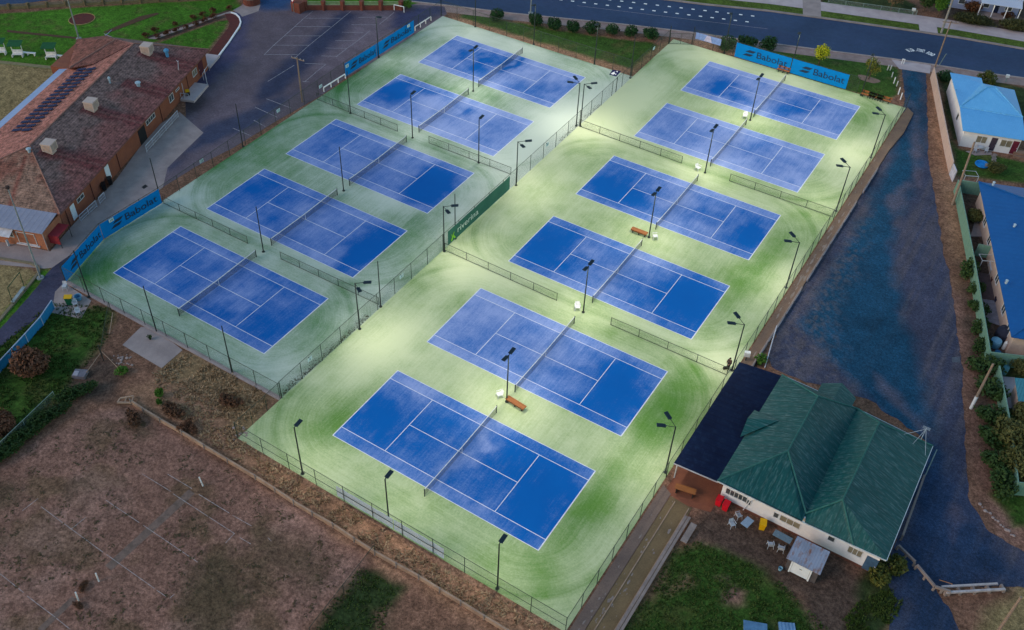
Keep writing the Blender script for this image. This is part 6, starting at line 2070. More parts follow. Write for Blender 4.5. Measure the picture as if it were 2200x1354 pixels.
c0 = chair_proto(M_PLAST)
first = True
for pp, rz, lab in (((1407, 513), 2.2, 'white plastic chair right of the brown bench in the middle of the right block'), ((1240, 665), .6, 'white plastic chair beside the twin floodlight at the second court from the bottom'), ((1073, 853), -.6, 'white plastic chair left of the twin floodlight on the nearest pair of courts'),
                    ((1499, 366), 1.2, 'white plastic chair by the net post of the third right court from the street'), ((1600, 254), .3, 'white plastic chair by the net post of the second right court from the street')):
    if first:
        c0.location, c0.rotation_euler, c0['label'], c0['group'] = P(*pp), (0, 0, rz), lab, 'white chairs on the courts'
        c0.scale = (1.15, 1.15, 1.1)
        first = False
    else:
        dup(c0, P(*pp), rz, lab, 'white chairs on the courts', scale=(1.15, 1.15, 1.1))
Zf = lambda a, b, h=0: P(1500 + a / 6.153, 1050 + b / 6.153, h)
d0_ = chair_proto(M_PLASTG)
d0_.location, d0_.rotation_euler, d0_['label'], d0_['group'] = Zf(525, 385), (0, 0, 2.5), 'toppled-looking grey-white chair nearest the clubhouse wall beside the red bins', 'garden chairs in front of the clubhouse'
for pp, rz, lab in ((Zf(440, 500), .9, 'grey-white garden chair below the one nearest the red bins'), (Zf(945, 770), -2.6, 'left grey-white garden chair at the low table by the rusty shed'), (Zf(1085, 820), -2.9, 'right grey-white garden chair at the low table by the rusty shed')):
    dup(d0_, pp, rz, lab, 'garden chairs in front of the clubhouse')


def table(label, loc, rz, sx, sy, h, mat):
    t = thing('garden_table', label, 'table', loc, rz, 'tables in front of the clubhouse')
    MB().box(-sx / 2, sx / 2, -sy / 2, sy / 2, h - .04, h).build('tabletop', mat, t)
    for x in (-1, 1):
        for y in (-1, 1):
            MB().tube((x * sx * .42, y * sy * .4, 0), (x * sx * .42, y * sy * .4, h - .04), .03, n=6).build('leg', M_POLE, t)


M_TBL = MAT('pale_blue_top', (0.25, 0.34, 0.46), (0.20, 0.28, 0.39), s=3, fine=9)
table('small pale blue table with dark legs between garden chair and yellow bin', Zf(630, 500), rot_of((1592, 1138), (1610, 1120)), 1.15, .75, .72, M_TBL)
table('low blue-grey table against the clubhouse wall left of the rusty shed', Zf(1095, 690), rot_of((1660, 1147), (1695, 1166)), 1.7, .75, .7, MAT('blue_grey_top', (0.15, 0.22, 0.29), (0.11, 0.17, 0.22), s=3, fine=9))


def bin_(label, loc, rz, body, lid, group, s=1.0):
    t = thing('wheelie_bin', label, 'bin', loc, rz, group)
    b = MB()
    b.add([(-.24 * s, -.28 * s, .08), (.24 * s, -.28 * s, .08), (.24 * s, .24 * s, .08), (-.24 * s, .24 * s, .08), (-.29 * s, -.36 * s, 1.0 * s), (.29 * s, -.36 * s, 1.0 * s), (.29 * s, .32 * s, 1.0 * s), (-.29 * s, .32 * s, 1.0 * s)],
          [(3, 2, 1, 0), (4, 5, 6, 7), (0, 1, 5, 4), (1, 2, 6, 5), (2, 3, 7, 6), (3, 0, 4, 7)])
    b.build('body', body, t)
    MB().slab([(-.31 * s, -.40 * s, 1.03 * s), (.31 * s, -.40 * s, 1.03 * s), (.31 * s, .36 * s, 1.10 * s), (-.31 * s, .36 * s, 1.10 * s)], .05).build('lid', lid, t)
    for x in (-.26, .26):
        MB().tube((x * s - .03, .26 * s, .1), (x * s + .03, .26 * s, .1), .1, n=10).build('wheel', M_POLE, t)
    MB().tube((-.28 * s, .42 * s, .98 * s), (.28 * s, .42 * s, .98 * s), .025, n=6).build('handle', M_POLE, t)
    return t


M_RED = MAT('red_plastic', (0.55, 0.006, 0.018), (0.48, 0.006, 0.016), s=2, fine=8, fa=.08, rough=.45, bmp=0)
M_YEL = MAT('yellow_plastic', (0.66, 0.36, 0.004), (0.58, 0.31, 0.004), s=2, fine=8, fa=.08, rough=.45, bmp=0)
M_GRN = MAT('green_plastic', (0.010, 0.110, 0.050), (0.008, 0.09, 0.04), s=2, fine=8, fa=.1, rough=.5, bmp=0)
M_BLKP = MAT('black_plastic', (0.012, 0.010, 0.012), rough=.5, bmp=0)
w_rot = 0.0
bin_('left red bin at the corner of the clubhouse front wall', (36.15, 14.0, 0), w_rot, M_RED, M_RED, 'bins in front of the clubhouse')
bin_('right red bin at the corner of the clubhouse front wall, next to a chair', (36.9, 13.85, 0), w_rot, M_RED, M_RED, 'bins in front of the clubhouse')
bin_('yellow bin against the clubhouse wall between the two tables', (40.6, 13.75, 0), .3, M_YEL, M_YEL, 'bins in front of the clubhouse')
bin_('dark bin with yellow lid on the pale landing of the brick club', P(405, 208), 1.0, M_BLKP, M_YEL, 'bins by the brick club')
bin_('black bin against the brick club wall by the lower white door', P(225, 408), 1.0, M_BLKP, M_BLKP, 'bins by the brick club')
bin_('black bin just above the other black bin by the lower white door', P(238, 396), 1.0, M_BLKP, M_BLKP, 'bins by the brick club')
Zl = lambda a, b, h=0: P(a / 4.233, 400 + b / 4.233, h)
bin_('green bin with yellow lid on the slab below the curved banner', Zl(640, 1075), 2.3, M_GRN, M_YEL, 'clutter below the curved banner', 1.15)
t = thing('chair_stack', 'stacked white chairs beside the green bin below the curved banner', 'chairs', Zl(600, 945), .6, 'clutter below the curved banner')
for i in range(5):
    mb = MB().box(-.25, .25, -.25, .25, .42 + i * .07, .45 + i * .07).slab([(-.25, .24, .45 + i * .07), (.25, .24, .45 + i * .07), (.25, .34, .86 + i * .07), (-.25, .34, .86 + i * .07)], .03)
    for x in (-.23, .23):
        for y in (-.22, .22):
            if i == 0:
                mb.tube((x, y, .42), (x * 1.15, y * 1.15, 0), .025, n=5)
    mb.build('chair_shell', M_PLASTG, t)
t = thing('tub', 'pale blue round tub beside the green bin below the curved banner', 'tub', Zl(715, 1030), 0, 'clutter below the curved banner')
MB().lathe([(.34, 0), (.42, .5), (.46, .5), (.46, .55), (.38, .55), (.34, .1)], n=18).build('body', MAT('blue_tub', (0.10, 0.28, 0.47)), t)
for pp, lab in (((690, 1090), 'grey-white chair fallen beside the green bin, left of two'), ((715, 1165), 'grey-white chair at the lower edge of the small slab by the green bin')):
    dup(d0_, Zl(*pp), 1.0, lab, 'clutter below the curved banner')
sheet('small_slab', [Zl(470, 1150), Zl(500, 960), Zl(560, 900), Zl(600, 890), Zl(830, 1040), Zl(735, 1205)], -0.02, M_CONC)
t = thing('tub', 'pale blue bucket on the ground below the rusty shed', 'tub', Zf(1080, 1075), 0)
MB().lathe([(.14, 0), (.19, .34), (.21, .34), (.17, .34), (.13, .05)], n=14).build('body', MAT('blue_bucket', (0.25, 0.45, 0.58)), t)
t = thing('tub', 'blue tub cut by the bottom edge near the grass', 'tub', P(1620, 1362), .4)
MB().prism([(-.9, -.7), (.9, -.7), (.9, .7), (-.9, .7)], 0, .55).prism([(-1, -.8), (1, -.8), (1, .8), (-1, .8)], .551, .62).build('body', MAT('blue_tub2', (0.09, 0.20, 0.36)), t)
t = thing('iron_sheet', 'ribbed pale blue iron sheet cut by the bottom edge below the shed', 'sheet', P(1692, 1362), .5)
mb = MB()
for i in range(9):
    mb.slab([(-.7 + i * .15, -.9, .30 + .04 * (i % 2)), (-.7 + (i + 1) * .15, -.9, .30 + .04 * ((i + 1) % 2)), (-.7 + (i + 1) * .15, .9, .30 + .04 * ((i + 1) % 2)), (-.7 + i * .15, .9, .30 + .04 * (i % 2))], .3)
mb.build('ribs', MAT('blue_iron', (0.14, 0.27, 0.47)), t)

# ---- the person by the low fence
def person(loc, rz):
    t = thing('person', 'person in dark brown top standing by the low fence at the verandah corner', 'person', loc, rz)
    J = {'pel': (0, 0, .92), 'waist': (0, .01, 1.08), 'chest': (0, .03, 1.30), 'neck': (0, -.01, 1.47), 'head0': (0, -.06, 1.56), 'head1': (0, -.07, 1.70),
         'hl': (-.10, 0, .88), 'kl': (-.12, -.03, .48), 'al': (-.13, .05, .08), 'fl': (-.15, -.12, .04), 'hr': (.10, 0, .88), 'kr': (.11, -.06, .48), 'ar': (.12, .0, .08), 'fr': (.14, -.18, .04),
         'sl': (-.18, .02, 1.38), 'el': (-.25, -.06, 1.12), 'wl': (-.17, -.24, 1.02), 'pl': (-.13, -.31, 1.01), 'sr': (.18, .02, 1.38), 'er': (.27, -.04, 1.12), 'wr': (.20, -.22, .98), 'pr': (.17, -.29, .96)}
    E = [('pel', 'waist'), ('waist', 'chest'), ('chest', 'neck'), ('neck', 'head0'), ('head0', 'head1'), ('pel', 'hl'), ('hl', 'kl'), ('kl', 'al'), ('al', 'fl'), ('pel', 'hr'), ('hr', 'kr'), ('kr', 'ar'), ('ar', 'fr'),
         ('chest', 'sl'), ('sl', 'el'), ('el', 'wl'), ('wl', 'pl'), ('chest', 'sr'), ('sr', 'er'), ('er', 'wr'), ('wr', 'pr')]
    Rr = {'pel': .135, 'waist': .125, 'chest': .15, 'neck': .055, 'head0': .085, 'head1': .085, 'hl': .095, 'kl': .062, 'al': .042, 'fl': .035, 'hr': .095, 'kr': .062, 'ar': .042, 'fr': .035, 'sl': .068, 'el': .046, 'wl': .032, 'pl': .030, 'sr': .068, 'er': .046, 'wr': .032, 'pr': .030}

    def skin(name, edges, root, grow, mat, par, ids=None):
        names = []
        for e in edges:
            for k in e:
                if k not in names:
                    names.append(k)
        me = bpy.data.meshes.new(name)
        me.from_pydata([J[k] for k in names], [(names.index(a), names.index(b)) for a, b in edges], [])
        o = bpy.data.objects.new(name, me)
        COL.objects.link(o)
        o.parent = par
        sk = o.modifiers.new('skin', 'SKIN')
        ss = o.modifiers.new('sub', 'SUBSURF')
        ss.levels = ss.render_levels = 2
        lay = me.skin_vertices[0].data
        for i, k in enumerate(names):
            lay[i].radius = (Rr[k] + grow, Rr[k] * (.8 if k in ('pel', 'waist', 'chest') else 1) + grow)
            lay[i].use_root = (k == root)
        me.materials.append(mat)
        return o
    for s, w in ((-1, 'wl'), (1, 'wr')):  # five fingers on each hand, curled
        p = J['pl' if s < 0 else 'pr']
        for i in range(4):
            k = f'f{w}{i}'
            J[k] = (p[0] + s * .0 + (i - 1.5) * .020, p[1] - .045 + abs(i - 1.4) * .008, p[2] - .012)
            J[k + 'b'] = (J[k][0], J[k][1] - .022, J[k][2] - .030)
            Rr[k], Rr[k + 'b'] = .009, .008
            E += [('pl' if s < 0 else 'pr', k), (k, k + 'b')]
        k = f't{w}'
        J[k] = (p[0] - s * .042, p[1] - .005, p[2] + .012)
        Rr[k] = .010
        E.append(('pl' if s < 0 else 'pr', k))
    skin('body', E, 'pel', 0, MAT('skin_tone', (0.40, 0.22, 0.15)), t)
    skin('jacket', [e for e in E[:3] if e != ('chest', 'neck')] + [('chest', 'sl'), ('sl', 'el'), ('el', 'wl'), ('chest', 'sr'), ('sr', 'er'), ('er', 'wr')], 'chest', .042, MAT('dark_brown_cloth', (0.055, 0.026, 0.026), (0.035, 0.018, 0.02), s=5, fine=14), t)
    skin('trousers', [('pel', 'hl'), ('hl', 'kl'), ('kl', 'al'), ('pel', 'hr'), ('hr', 'kr'), ('kr', 'ar')], 'pel', .034, MAT('dark_cloth', (0.014, 0.014, 0.020)), t)
    for s, k in ((-1, 'l'), (1, 'r')):
        a, f_ = J['a' + k], J['f' + k]
        sh = MB().lathe([(.05, 0), (.055, .03), (.048, .08), (.02, .10)], (a[0], a[1] - .03, 0), 10)
        sh.lathe([(.05, 0), (.052, .03), (.035, .07)], (f_[0], f_[1], 0), 10).build('shoe', M_BLKP, t)
    hr_ = MB()
    for i in range(8):
        th = i / 8 * 2 * PI
    hr_.lathe([(.098, -.06), (.105, .0), (.092, .06), (.05, .098), (.01, .105)], (0, -.045, 1.69), 14)
    hr_.build('hair', MAT('dark_hair', (0.018, 0.013, 0.010)), t)
    fc = MB()
    for s in (-1, 1):
        fc.lathe([(.004, -.010), (.011, 0), (.004, .010)], (s * .032, -.150, 1.64), 8)
    fc.build('eye', M_BLKP, t)
    ns = MB().add([(-.014, -.150, 1.60), (.014, -.150, 1.60), (0, -.178, 1.602), (0, -.152, 1.645)], [(0, 1, 2), (0, 2, 3), (2, 1, 3)])
    ns.box(-.024, .024, -.154, -.146, 1.573, 1.579)
    ns.build('nose_and_mouth', MAT('skin_shade', (0.34, 0.17, 0.12)), t)
    for s in (-1, 1):
        MB().lathe([(.006, -.03), (.016, 0), (.006, .03)], (s * .092, -.06, 1.63), 8).build('ear', MAT('skin_ear', (0.38, 0.20, 0.14)), t)
    return t


person(P(1564, 793), -.5)
t = thing('sports_bag', 'dark bag on the ground at the feet of the standing person', 'bag', P(1559, 792), .8)
MB().lathe([(.02, -.36), (.14, -.34), (.17, -.2), (.17, .2), (.14, .34), (.02, .36)], n=10)
bg_ = MB()
for i in range(10):
    pass
bg_.prism([(-.30, -.14), (.30, -.14), (.34, 0), (.30, .14), (-.30, .14), (-.34, 0)], 0.0, .22).prism([(-.26, -.10), (.26, -.10), (.26, .10), (-.26, .10)], .221, .27)
bg_.build('body', M_BLKP, t)
MB().path([(-.14, 0, .26), (-.1, 0, .38), (.1, 0, .38), (.14, 0, .26)], .014).build('handle', M_POLE, t)

# ---- terrace and seats on the lane side of the right-hand courts
M_TERR = MAT('brown_terrace', (0.195, 0.125, 0.088), (0.150, 0.098, 0.075), s=.5, fine=6, fa=.3, rough=.95)
tb = MB()
tb.prism([(30.75, 31.2), (31.87, 31.3), (31.87, 84.0), (32.3, 90.0), (32.0, 96.0), (30.75, 97.2)], -.1, .22)
tag(tb.build('terrace', M_TERR), kind='structure')
pt = MB()
rg = random.Random(71)
for i in range(60):
    y, x = rg.gauss(57, 9), rg.gauss(31.3, .25)
    y, x = min(max(y, 34), 82), min(max(x, 30.95), 31.6)
    k = rg.random() ** 2.2
    a, b = .04 + .14 * k, .08 + .9 * k
    pt.add([(x + a * math.cos(t_) * rg.uniform(.35, 1.2), y + b * math.sin(t_) * rg.uniform(.4, 1.2), .2235 + .00002 * i) for t_ in np.linspace(0, 5.6, 9)], [tuple(range(9))])
tag(pt.build('terrace_stains', MAT('pale_stain', (0.27, 0.21, 0.18))), kind='structure')
for (ya, yb), lab in (((31.9, 48.4), 'low grey sheet wall on the lane side of the terrace nearest the clubhouse'), ((50.3, 69.0), 'low grey sheet wall, middle one, on the lane side beside the stained terrace'), ((72.0, 78.3), 'short low grey sheet wall farthest up the lane-side terrace')):
    t = thing('low_wall', lab, 'wall', (31.93, ya, 0), 0, 'low grey walls beside the lane')
    MB().box(-.05, .05, 0, yb - ya, -.1, .56).build('panel', mat_rows('grey_sheet', (0.50, 0.47, 0.56), (0.43, 0.40, 0.49), (0.55, 0.52, 0.60), .25, 1, groove=.3, bmp=.3, fine=2), t)
    MB().box(-.09, .09, -.02, yb - ya + .02, .561, .60).build('capping', M_LOGG, t)
    n = int((yb - ya) / 2.4)
    for i in range(n + 1):
        y = .1 + (yb - ya - .2) * i / n
        MB().box(.052, .12, y - .05, y + .05, -.1, .459).build('post', M_LOGG, t)
t = thing('pipe', 'long thin white pipe leaning along the grey plank seat by the clubhouse', 'pipe', (0, 0, 0))
a, b = P(1643, 790, .05), P(1669, 700, .9)
MB().tube(a, b, .06).build('tube', M_RAIL, t)
tb = MB()
tb.prism([(30.75, -12), (31.85, -12), (31.85, 12.6), (30.75, 13.2)], -.1, .02)
tag(tb.build('terrace', MAT('dark_terrace', (0.175, 0.118, 0.098), (0.125, 0.085, 0.075), s=.4, fine=7, fa=.35)), kind='structure')
tag(MB().prism([(31.9, -14), (34.85, -14), (34.2, 12.2), (31.9, 12.4)], -.1, -.005).build('terrace', MAT('olive_terrace', (0.170, 0.112, 0.058), (0.120, 0.080, 0.042), s=.5, fine=7, fa=.3)), kind='structure')
pt = MB()
for i in range(110):
    q_ = rg.choice((-6.5, -3.0, -1.5, 1.5, 6.0, 10.0))
    y, x = rg.gauss(q_, 1.1), rg.gauss(32.3, .6)
    k = rg.random() ** 2.5
    a, b = .025 + .13 * k, .04 + .34 * k
    z0 = .0235 if x < 31.86 else -.0015
    if x - a * 1.25 < 31.95 < x + a * 1.25 or x - a * 1.25 < 31.8 < x + a * 1.25:
        continue
    pt.add([(x + a * math.cos(t_) * rg.uniform(.35, 1.2), y + b * math.sin(t_) * rg.uniform(.4, 1.2), z0 + .00002 * i) for t_ in np.linspace(0, 5.6, 9)], [tuple(range(9))])
tag(pt.build('terrace_stains', MAT('pale_stain2', (0.25, 0.205, 0.195), (0.18, 0.14, 0.13))), kind='structure')
for x, lab in ((32.55, 'thin pale timber edge along the brown terrace, left'), (34.0, 'thick grey timber seat edge along the terrace beside the grass')):
    t = thing('timber_edging', lab, 'timber', (x, -13.5, 0), 0, 'timber along the bottom terrace')
    MB().box(-.05, .05, 0, 25.5, -.05, .05).build('plank', M_LOG, t)
    if x > 33:
        MB().box(.06, .34, 6.0, 24.4, .22, .30).box(.40, .66, 6.0, 24.4, .30, .37).build('seat', M_LOGG, t)
        for i in range(8):
            MB().box(.1, .6, 6.4 + i * 2.5, 6.52 + i * 2.5, -.05, .22).build('leg', M_LOGG, t)
t = thing('plank_seat', 'short grey timber seat at the edge of the grass beside the terrace', 'seat', (35.2, 8.0, 0), 0)
MB().box(-.3, .3, 0, 2.4, .36, .44).build('seat', M_LOGG, t)
for y in (.3, 2.0):
    MB().box(-.25, .25, y, y + .1, -.05, .36).build('leg', M_LOGG, t)
sheet('verandah_paving', [(31.2, 11.6), (35.9, 12.8), (35.9, 30.3), (31.2, 30.3)], -0.01, MAT('red_paving', (0.23, 0.075, 0.040), (0.17, 0.055, 0.034), s=.7, fine=6, fa=.25))
t = thing('outdoor_table', 'brown trestle table on the red paving in front of the verandah', 'table', (32.9, 13.4, 0), .2)
MB().box(-1.0, 1.0, -.35, .35, .70, .75).build('tabletop', M_WOOD, t)
for x in (-.8, .8):
    MB().box(x - .04, x + .04, -.3, .3, 0, .70).build('leg', M_POLE, t)
t = thing('white_box', 'small white box on a post beside the verandah corner and fence', 'box', P(1601, 777), .4)
MB().box(-.3, .3, -.2, .2, .9, 1.5).build('cabinet', M_PLAST, t)
MB().tube((0, 0, -.05), (0, 0, .9), .05).build('post', M_POLE, t)

# ---- timber edging of the disused courts (low sleeper wall with posts)
tw = thing('sleeper_wall', 'long low timber sleeper edging between the disused courts and the dry bank', 'edging', (0, 0, 0))
wp_ = [(283, 866), (310, 884), (345, 905), (392, 932), (440, 962), (490, 992), (550, 1028), (592, 1055), (632, 1082), (672, 1106), (716, 1131), (762, 1162), (806, 1190), (852, 1216), (900, 1242), (945, 1270), (990, 1297), (1040, 1328), (1092, 1360), (1130, 1384)]
wq = [P(*p) for p in wp_]
wl = MB()
for a, b in zip(wq[:-1], wq[1:]):
    wl.bar(a + Vector((0, 0, .10)), b + Vector((0, 0, .10)), .22, .22)
    wl.bar(a + Vector((0, 0, .34)), b + Vector((0, 0, .34)), .18, .20)
wl.build('sleeper', M_LOG, tw)
for q in wq:
    MB().tube((q.x + .05, q.y - .12, -.1), (q.x + .05, q.y - .12, .75), .07).build('post', M_LOGG, tw)
t = thing('broken_pallet', 'pale broken timber frame at the upper end of the sleeper edging', 'frame', (0, 0, 0))
a, b, c, d = P(252, 865, .2), P(287, 851, .4), P(283, 866, .2), P(258, 856, .3)
MB().bar(a, c, .15, .2).bar(d, b, .15, .15).bar(a, d, .12, .12).bar(c, b, .12, .12).bar((d + b) / 2, (a + c) / 2, .1, .1).build('beam', M_LOG, t)
fence('wire_fence', 'old wire fence running down from the sleeper edging to the bottom edge', P2(806, 1192), P2(668, 1370), 1.6, 4.5, group='old wire fences', rails=(1,))
fence('wire_fence', 'old low fence with pale posts beside the scrub at the left', P2(122, 862), P2(-10, 990), 1.5, 4.5, (M_WIREL, M_GALV), group='old wire fences', rails=(1,))
fence('wire_fence', 'old wire fence between the grass and the concrete slab at the left', P2(239, 668), P2(222, 772), 1.4, 4.0, group='old wire fences', rails=(1,))

# ---- disused clay courts: broken lines, net strips, white posts
M_OLDL = MAT('old_line', (0.46, 0.41, 0.42), (0.25, 0.19, 0.18), s=3.0, fine=10, fa=.4)
ol = MB()
Zb = lambda a, b: (a / 3.982, 1014 + b / 3.982)
for p, q in (((350, 295), (545, 440)), ((545, 440), (880, 685)), ((910, 705), (1320, 995)), ((1340, 1010), (1420, 1065)), ((1450, 1080), (1490, 1045)), ((610, 485), (735, 385)), ((905, 240), (1190, 432)), ((1225, 455), (1690, 770)), ((1215, 15), (1460, 165)), ((1480, 185), (2005, 525)), ((2050, 560), (2145, 615)), ((2005, 525), (1930, 605)), ((1430, 15), (1640, 140)), ((1700, 190), (1960, 350)), ((1990, 370), (2150, 460)),
             ((0, 870), (200, 1030)), ((230, 1060), (470, 1240)), ((480, 1250), (600, 1345)), ((190, 330), (325, 225)), ((2290, 560), (2320, 590))):
    pline(ol, Zb(*p), Zb(*q), .05, -.038)
tag(ol.build('old_court_lines', M_OLDL), kind='structure')
on = MB()
M_STRIP = MAT('old_net_bed', (0.115, 0.078, 0.064), (0.185, 0.120, 0.100), s=1.5, fine=8, fa=.4)
for p, q, w in (((925, 820), (1640, 165), .85), ((635, 1075), (340, 1354), .6)):
    pline(on, Zb(*p), Zb(*q), w, -.040)
tag(on.build('old_net_bed', M_STRIP), kind='structure')
gp = 'white posts of the disused courts'
for bp, tp, lab in (((1735, 118), (1703, 45), 'white post of the disused court near the sleeper edging'), ((845, 935), (818, 868), 'white post of the disused court, middle one'), ((670, 1100), (645, 1030), 'white post of the disused court, lowest one')):
    b, tt = P(*Zb(*bp)), P(*Zb(*tp), 1.05)
    t = thing('court_post', lab, 'post', (b.x, b.y, 0), 0, gp)
    MB().tube((0, 0, -.05), (tt.x - b.x, tt.y - b.y, 1.05), .075, .07, 10).build('shaft', M_PLAST, t)
    MB().tube((-.02, -.08, .4), (-.02, -.14, .4), .05).build('winder', M_POLE, t)

sheet('concrete_slab', [P2(263, 741), P2(303, 702), P2(330, 703), P2(392, 752), P2(347, 791)], -0.022, M_CONC)
t = thing('pot_plant', 'dark pot plant lying on the concrete slab by the lower fence', 'plant', P(323, 729), 0)
MB().lathe([(.10, 0), (.16, .28), (.18, .3), (.15, .3)], n=12).build('pot', M_BLKP, t)
leaf_cloud(MB(), (0, 0, .42), (.3, .3, .25), 90, .10, random.Random(5)).build('foliage', M_LDK, t)
t = thing('metal_hatch', 'grey metal hatch box with pale lid on the rough ground by the grass', 'hatch', P(173, 806), .5)
MB().box(-.7, .7, -.55, .55, -.05, .35).build('box', MAT('hatch_grey', (0.16, 0.15, 0.19)), t)
MB().box(-.62, -.1, -.45, .2, .351, .40).build('lid', MAT('hatch_pale', (0.33, 0.32, 0.38)), t)
for a, b, lab, r in (((235, 718), (242, 672), 'white pipe standing at the corner of the grass below the green bin', .05), ((217, 757), (186, 800), 'thin pale timber stay beside the metal hatch', .04), ((219, 756), (255, 792), 'thin yellowish timber stay above the green weed', .04)):
    t = thing('stay_pole', lab, 'pole', (0, 0, 0), 0, 'loose poles at the rough corner')
    MB().tube(P(*a, .05), P(*b, .5), r).build('shaft', M_LOG, t)
t = thing('fence_post', 'dark leaning post at the head of the two timber stays', 'post', (0, 0, 0))
MB().tube(P(223, 776), P(211, 742, 2.2), .06).build('shaft', M_POLE, t)
rk = MB()
rg = random.Random(81)
for i in range(46):
    if i < 20:
        c = P(rg.uniform(240, 285), rg.uniform(760, 785))
    elif i < 34:
        c = P(rg.uniform(2120, 2180), 0) if False else P(2105 + (i - 20) * 5.6, 1085 + (i - 20) * 5.2 + rg.uniform(-3, 3))
    else:
        c = P(rg.uniform(500, 530), rg.uniform(915, 945))
    s = rg.uniform(.07, .2)
    rk.lathe([(s * .6, -.05), (s, s * .2), (s * .8, s * .6), (s * .2, s * .8)], (c.x, c.y, -.03), 7)
tag(rk.build('rubble', MAT('rubble_stone', (0.34, 0.26, 0.25), (0.24, 0.18, 0.17), s=3)), 'loose pale stones scattered at the rough corner and lane edge', 'stones', kind='stuff')

# ---- poles
def utility_pole(label, bp, tp, H, r=.15, arm=True, mat=None, group='timber power poles', foot=None):
    b, t2 = P(*bp), P(*tp, H)
    t = thing('power_pole', label, 'power pole', (b.x, b.y, 0), 0, group)
    top = Vector((t2.x - b.x, t2.y - b.y, H))
    if top.xy.length > 1.2:
        top.xy = top.xy.normalized() * 1.2
    MB().tube((0, 0, -.1), top, r, r * .7, 10).build('shaft', mat or M_PTIMB, t)
    if foot:
        MB().tube((0, 0, -.08), top * (1.6 / H), r * 1.08, r * 1.06, 10).build('footing', M_PLAST, t)
    if arm:
        d = Vector((arm[0], arm[1], 0)).normalized()
        n = Vector((-d.y, d.x, 0)) * .12
        a = MB().bar(top - d * 1.15 + n - Vector((0, 0, .3)), top + d * 1.15 + n - Vector((0, 0, .3)), .1, .12).build('crossarm', mat or M_PTIMB, t)
        ins = MB()
        for k in (-1.05, -.45, .45, 1.05):
            p = top + d * k + n - Vector((0, 0, .24))
            ins.lathe([(.05, 0), (.07, .06), (.03, .1), (.06, .14), (.02, .2)], tuple(p), 8)
        ins.build('insulator', MAT('insulator', (0.35, 0.34, 0.38)), t)


utility_pole('timber power pole with crossarm at the car park edge', (649.5, 219), (638, 124), 7.6, .13, (1, .1), group='timber power poles')
utility_pole('timber power pole with crossarm at the lane mouth', (2008, 146), (2024, 84), 8.5, .13, (.94, .33))
utility_pole('pale thick power pole on the verge by the driveway across the street', (2022, 71), (2042, 0), 8.0, .2, False, MAT('pale_pole', (0.28, 0.27, 0.26)))
utility_pole('timber pole beside the pale end panel of the cream fence', (2046, 440), (2093.5, 304), 9.0, .17, False)
utility_pole('timber pole with white-painted foot beside the shrubs at the lower right', (2086, 877), (2134, 782), 6.0, .16, False, foot=True)
t = thing('power_pole', 'timber pole leaning in from the bottom right corner', 'power pole', (0, 0, 0), 0, 'timber power poles')
MB().tube(P(2118, 1395), P(2194, 1283, 6.5), .15, .11).build('shaft', M_PTIMB, t)
t = thing('service_post', 'thin grey post on the verge right of the lane-mouth power pole', 'post', (0, 0, 0))
MB().tube(P(2018, 140), P(2033, 116, 2.6), .06).build('shaft', M_GALV, t)
for bp, tp, H, lab, hd in (((87, 597), (20, 408), 14.0, 'tall slim light mast beside the bowling green, dark lamp on top', True), ((169.5, 83), (148, -10), 11.0, 'tall pale mast in the club garden by the round red bed', False), ((1140, 28), (1143, 0), 7.0, 'slim grey street pole at the road edge above the shrubs', False)):
    b, t2 = P(*bp), P(*tp, H)
    t = thing('light_mast', lab, 'light pole', (b.x, b.y, 0), 0, 'tall light masts')
    top = Vector((t2.x - b.x, t2.y - b.y, H))
    if top.xy.length > 1.5:
        top.xy = top.xy.normalized() * 1.5
    MB().tube((0, 0, -.1), top, .13, .06, 10).tube((0, 0, -.05), (0, 0, .08), .45, .45, 10).build('shaft', MAT('mast_grey', (0.26, 0.29, 0.31)), t)
    if hd:
        MB().lathe([(.12, -.15), (.26, .0), (.2, .22), (.06, .3)], tuple(top), 10).build('lamp_head', MAT('mast_lamp', (0.05, 0.03, 0.03)), t)

# ---- signs, plates, rails
t = thing('court_sign', 'navy panel with white emblem tilted on top of the middle fence', 'sign', (RX0, P(1322, 175).y, 0), 0)
b = t.location
pa = [P(1309, 160, 2.6), P(1316, 150, 3.0), P(1334, 153, 3.0), P(1324, 164, 2.6)]
pa = [p - b for p in pa]
MB().slab([tuple(p) for p in pa], .05).build('board', MAT('navy_board', (0.004, 0.008, 0.085)), t)
n = (pa[1] - pa[0]).cross(pa[3] - pa[0]).normalized()
if n.z < 0:
    n = -n
em = MB()
cn = sum(pa, Vector()) / 4 + n * .012
ux, uy = (pa[3] - pa[0]).normalized(), (pa[1] - pa[0]).normalized()
for pts in ([(-.5, -.35), (-.1, -.5), (.15, -.1), (-.1, .05), (.0, .25), (-.25, .1)], [(.1, .25), (.35, .2), (.3, .4), (.1, .45)], [(.1, -.2), (.4, -.35), (.3, -.05)]):
    em.add([tuple(cn + ux * x + uy * y) for x, y in pts], [tuple(range(len(pts)))])
em.build('emblem', M_PAINTW, t)
for k in (0, 3):
    MB().tube((0, pa[k].y, 0), (0, pa[k].y, 2.6), .04).build('post', M_POSTG, t)
t = thing('gate_sign', 'pale blue and white banner sign on the street fence by the gate', 'sign', (-4.0, 97.25, 0), 0)
MB().box(0, 4.4, -.03, .0, 1.25, 2.35).build('panel', MAT('pale_blue_sign', (0.20, 0.30, 0.62)), t)
tr = MB().add([(1.5, -.034, 1.30), (2.9, -.034, 1.30), (2.5, -.034, 2.30), (1.9, -.034, 2.30)], [(0, 1, 2, 3)])
tr.add([(1.95, -.037, 1.55), (2.45, -.037, 1.55), (2.45, -.037, 1.75), (1.95, -.037, 1.75)], [(0, 1, 2, 3)])
tr.build('emblem', MAT('lilac_sign', (0.50, 0.46, 0.66)), t)
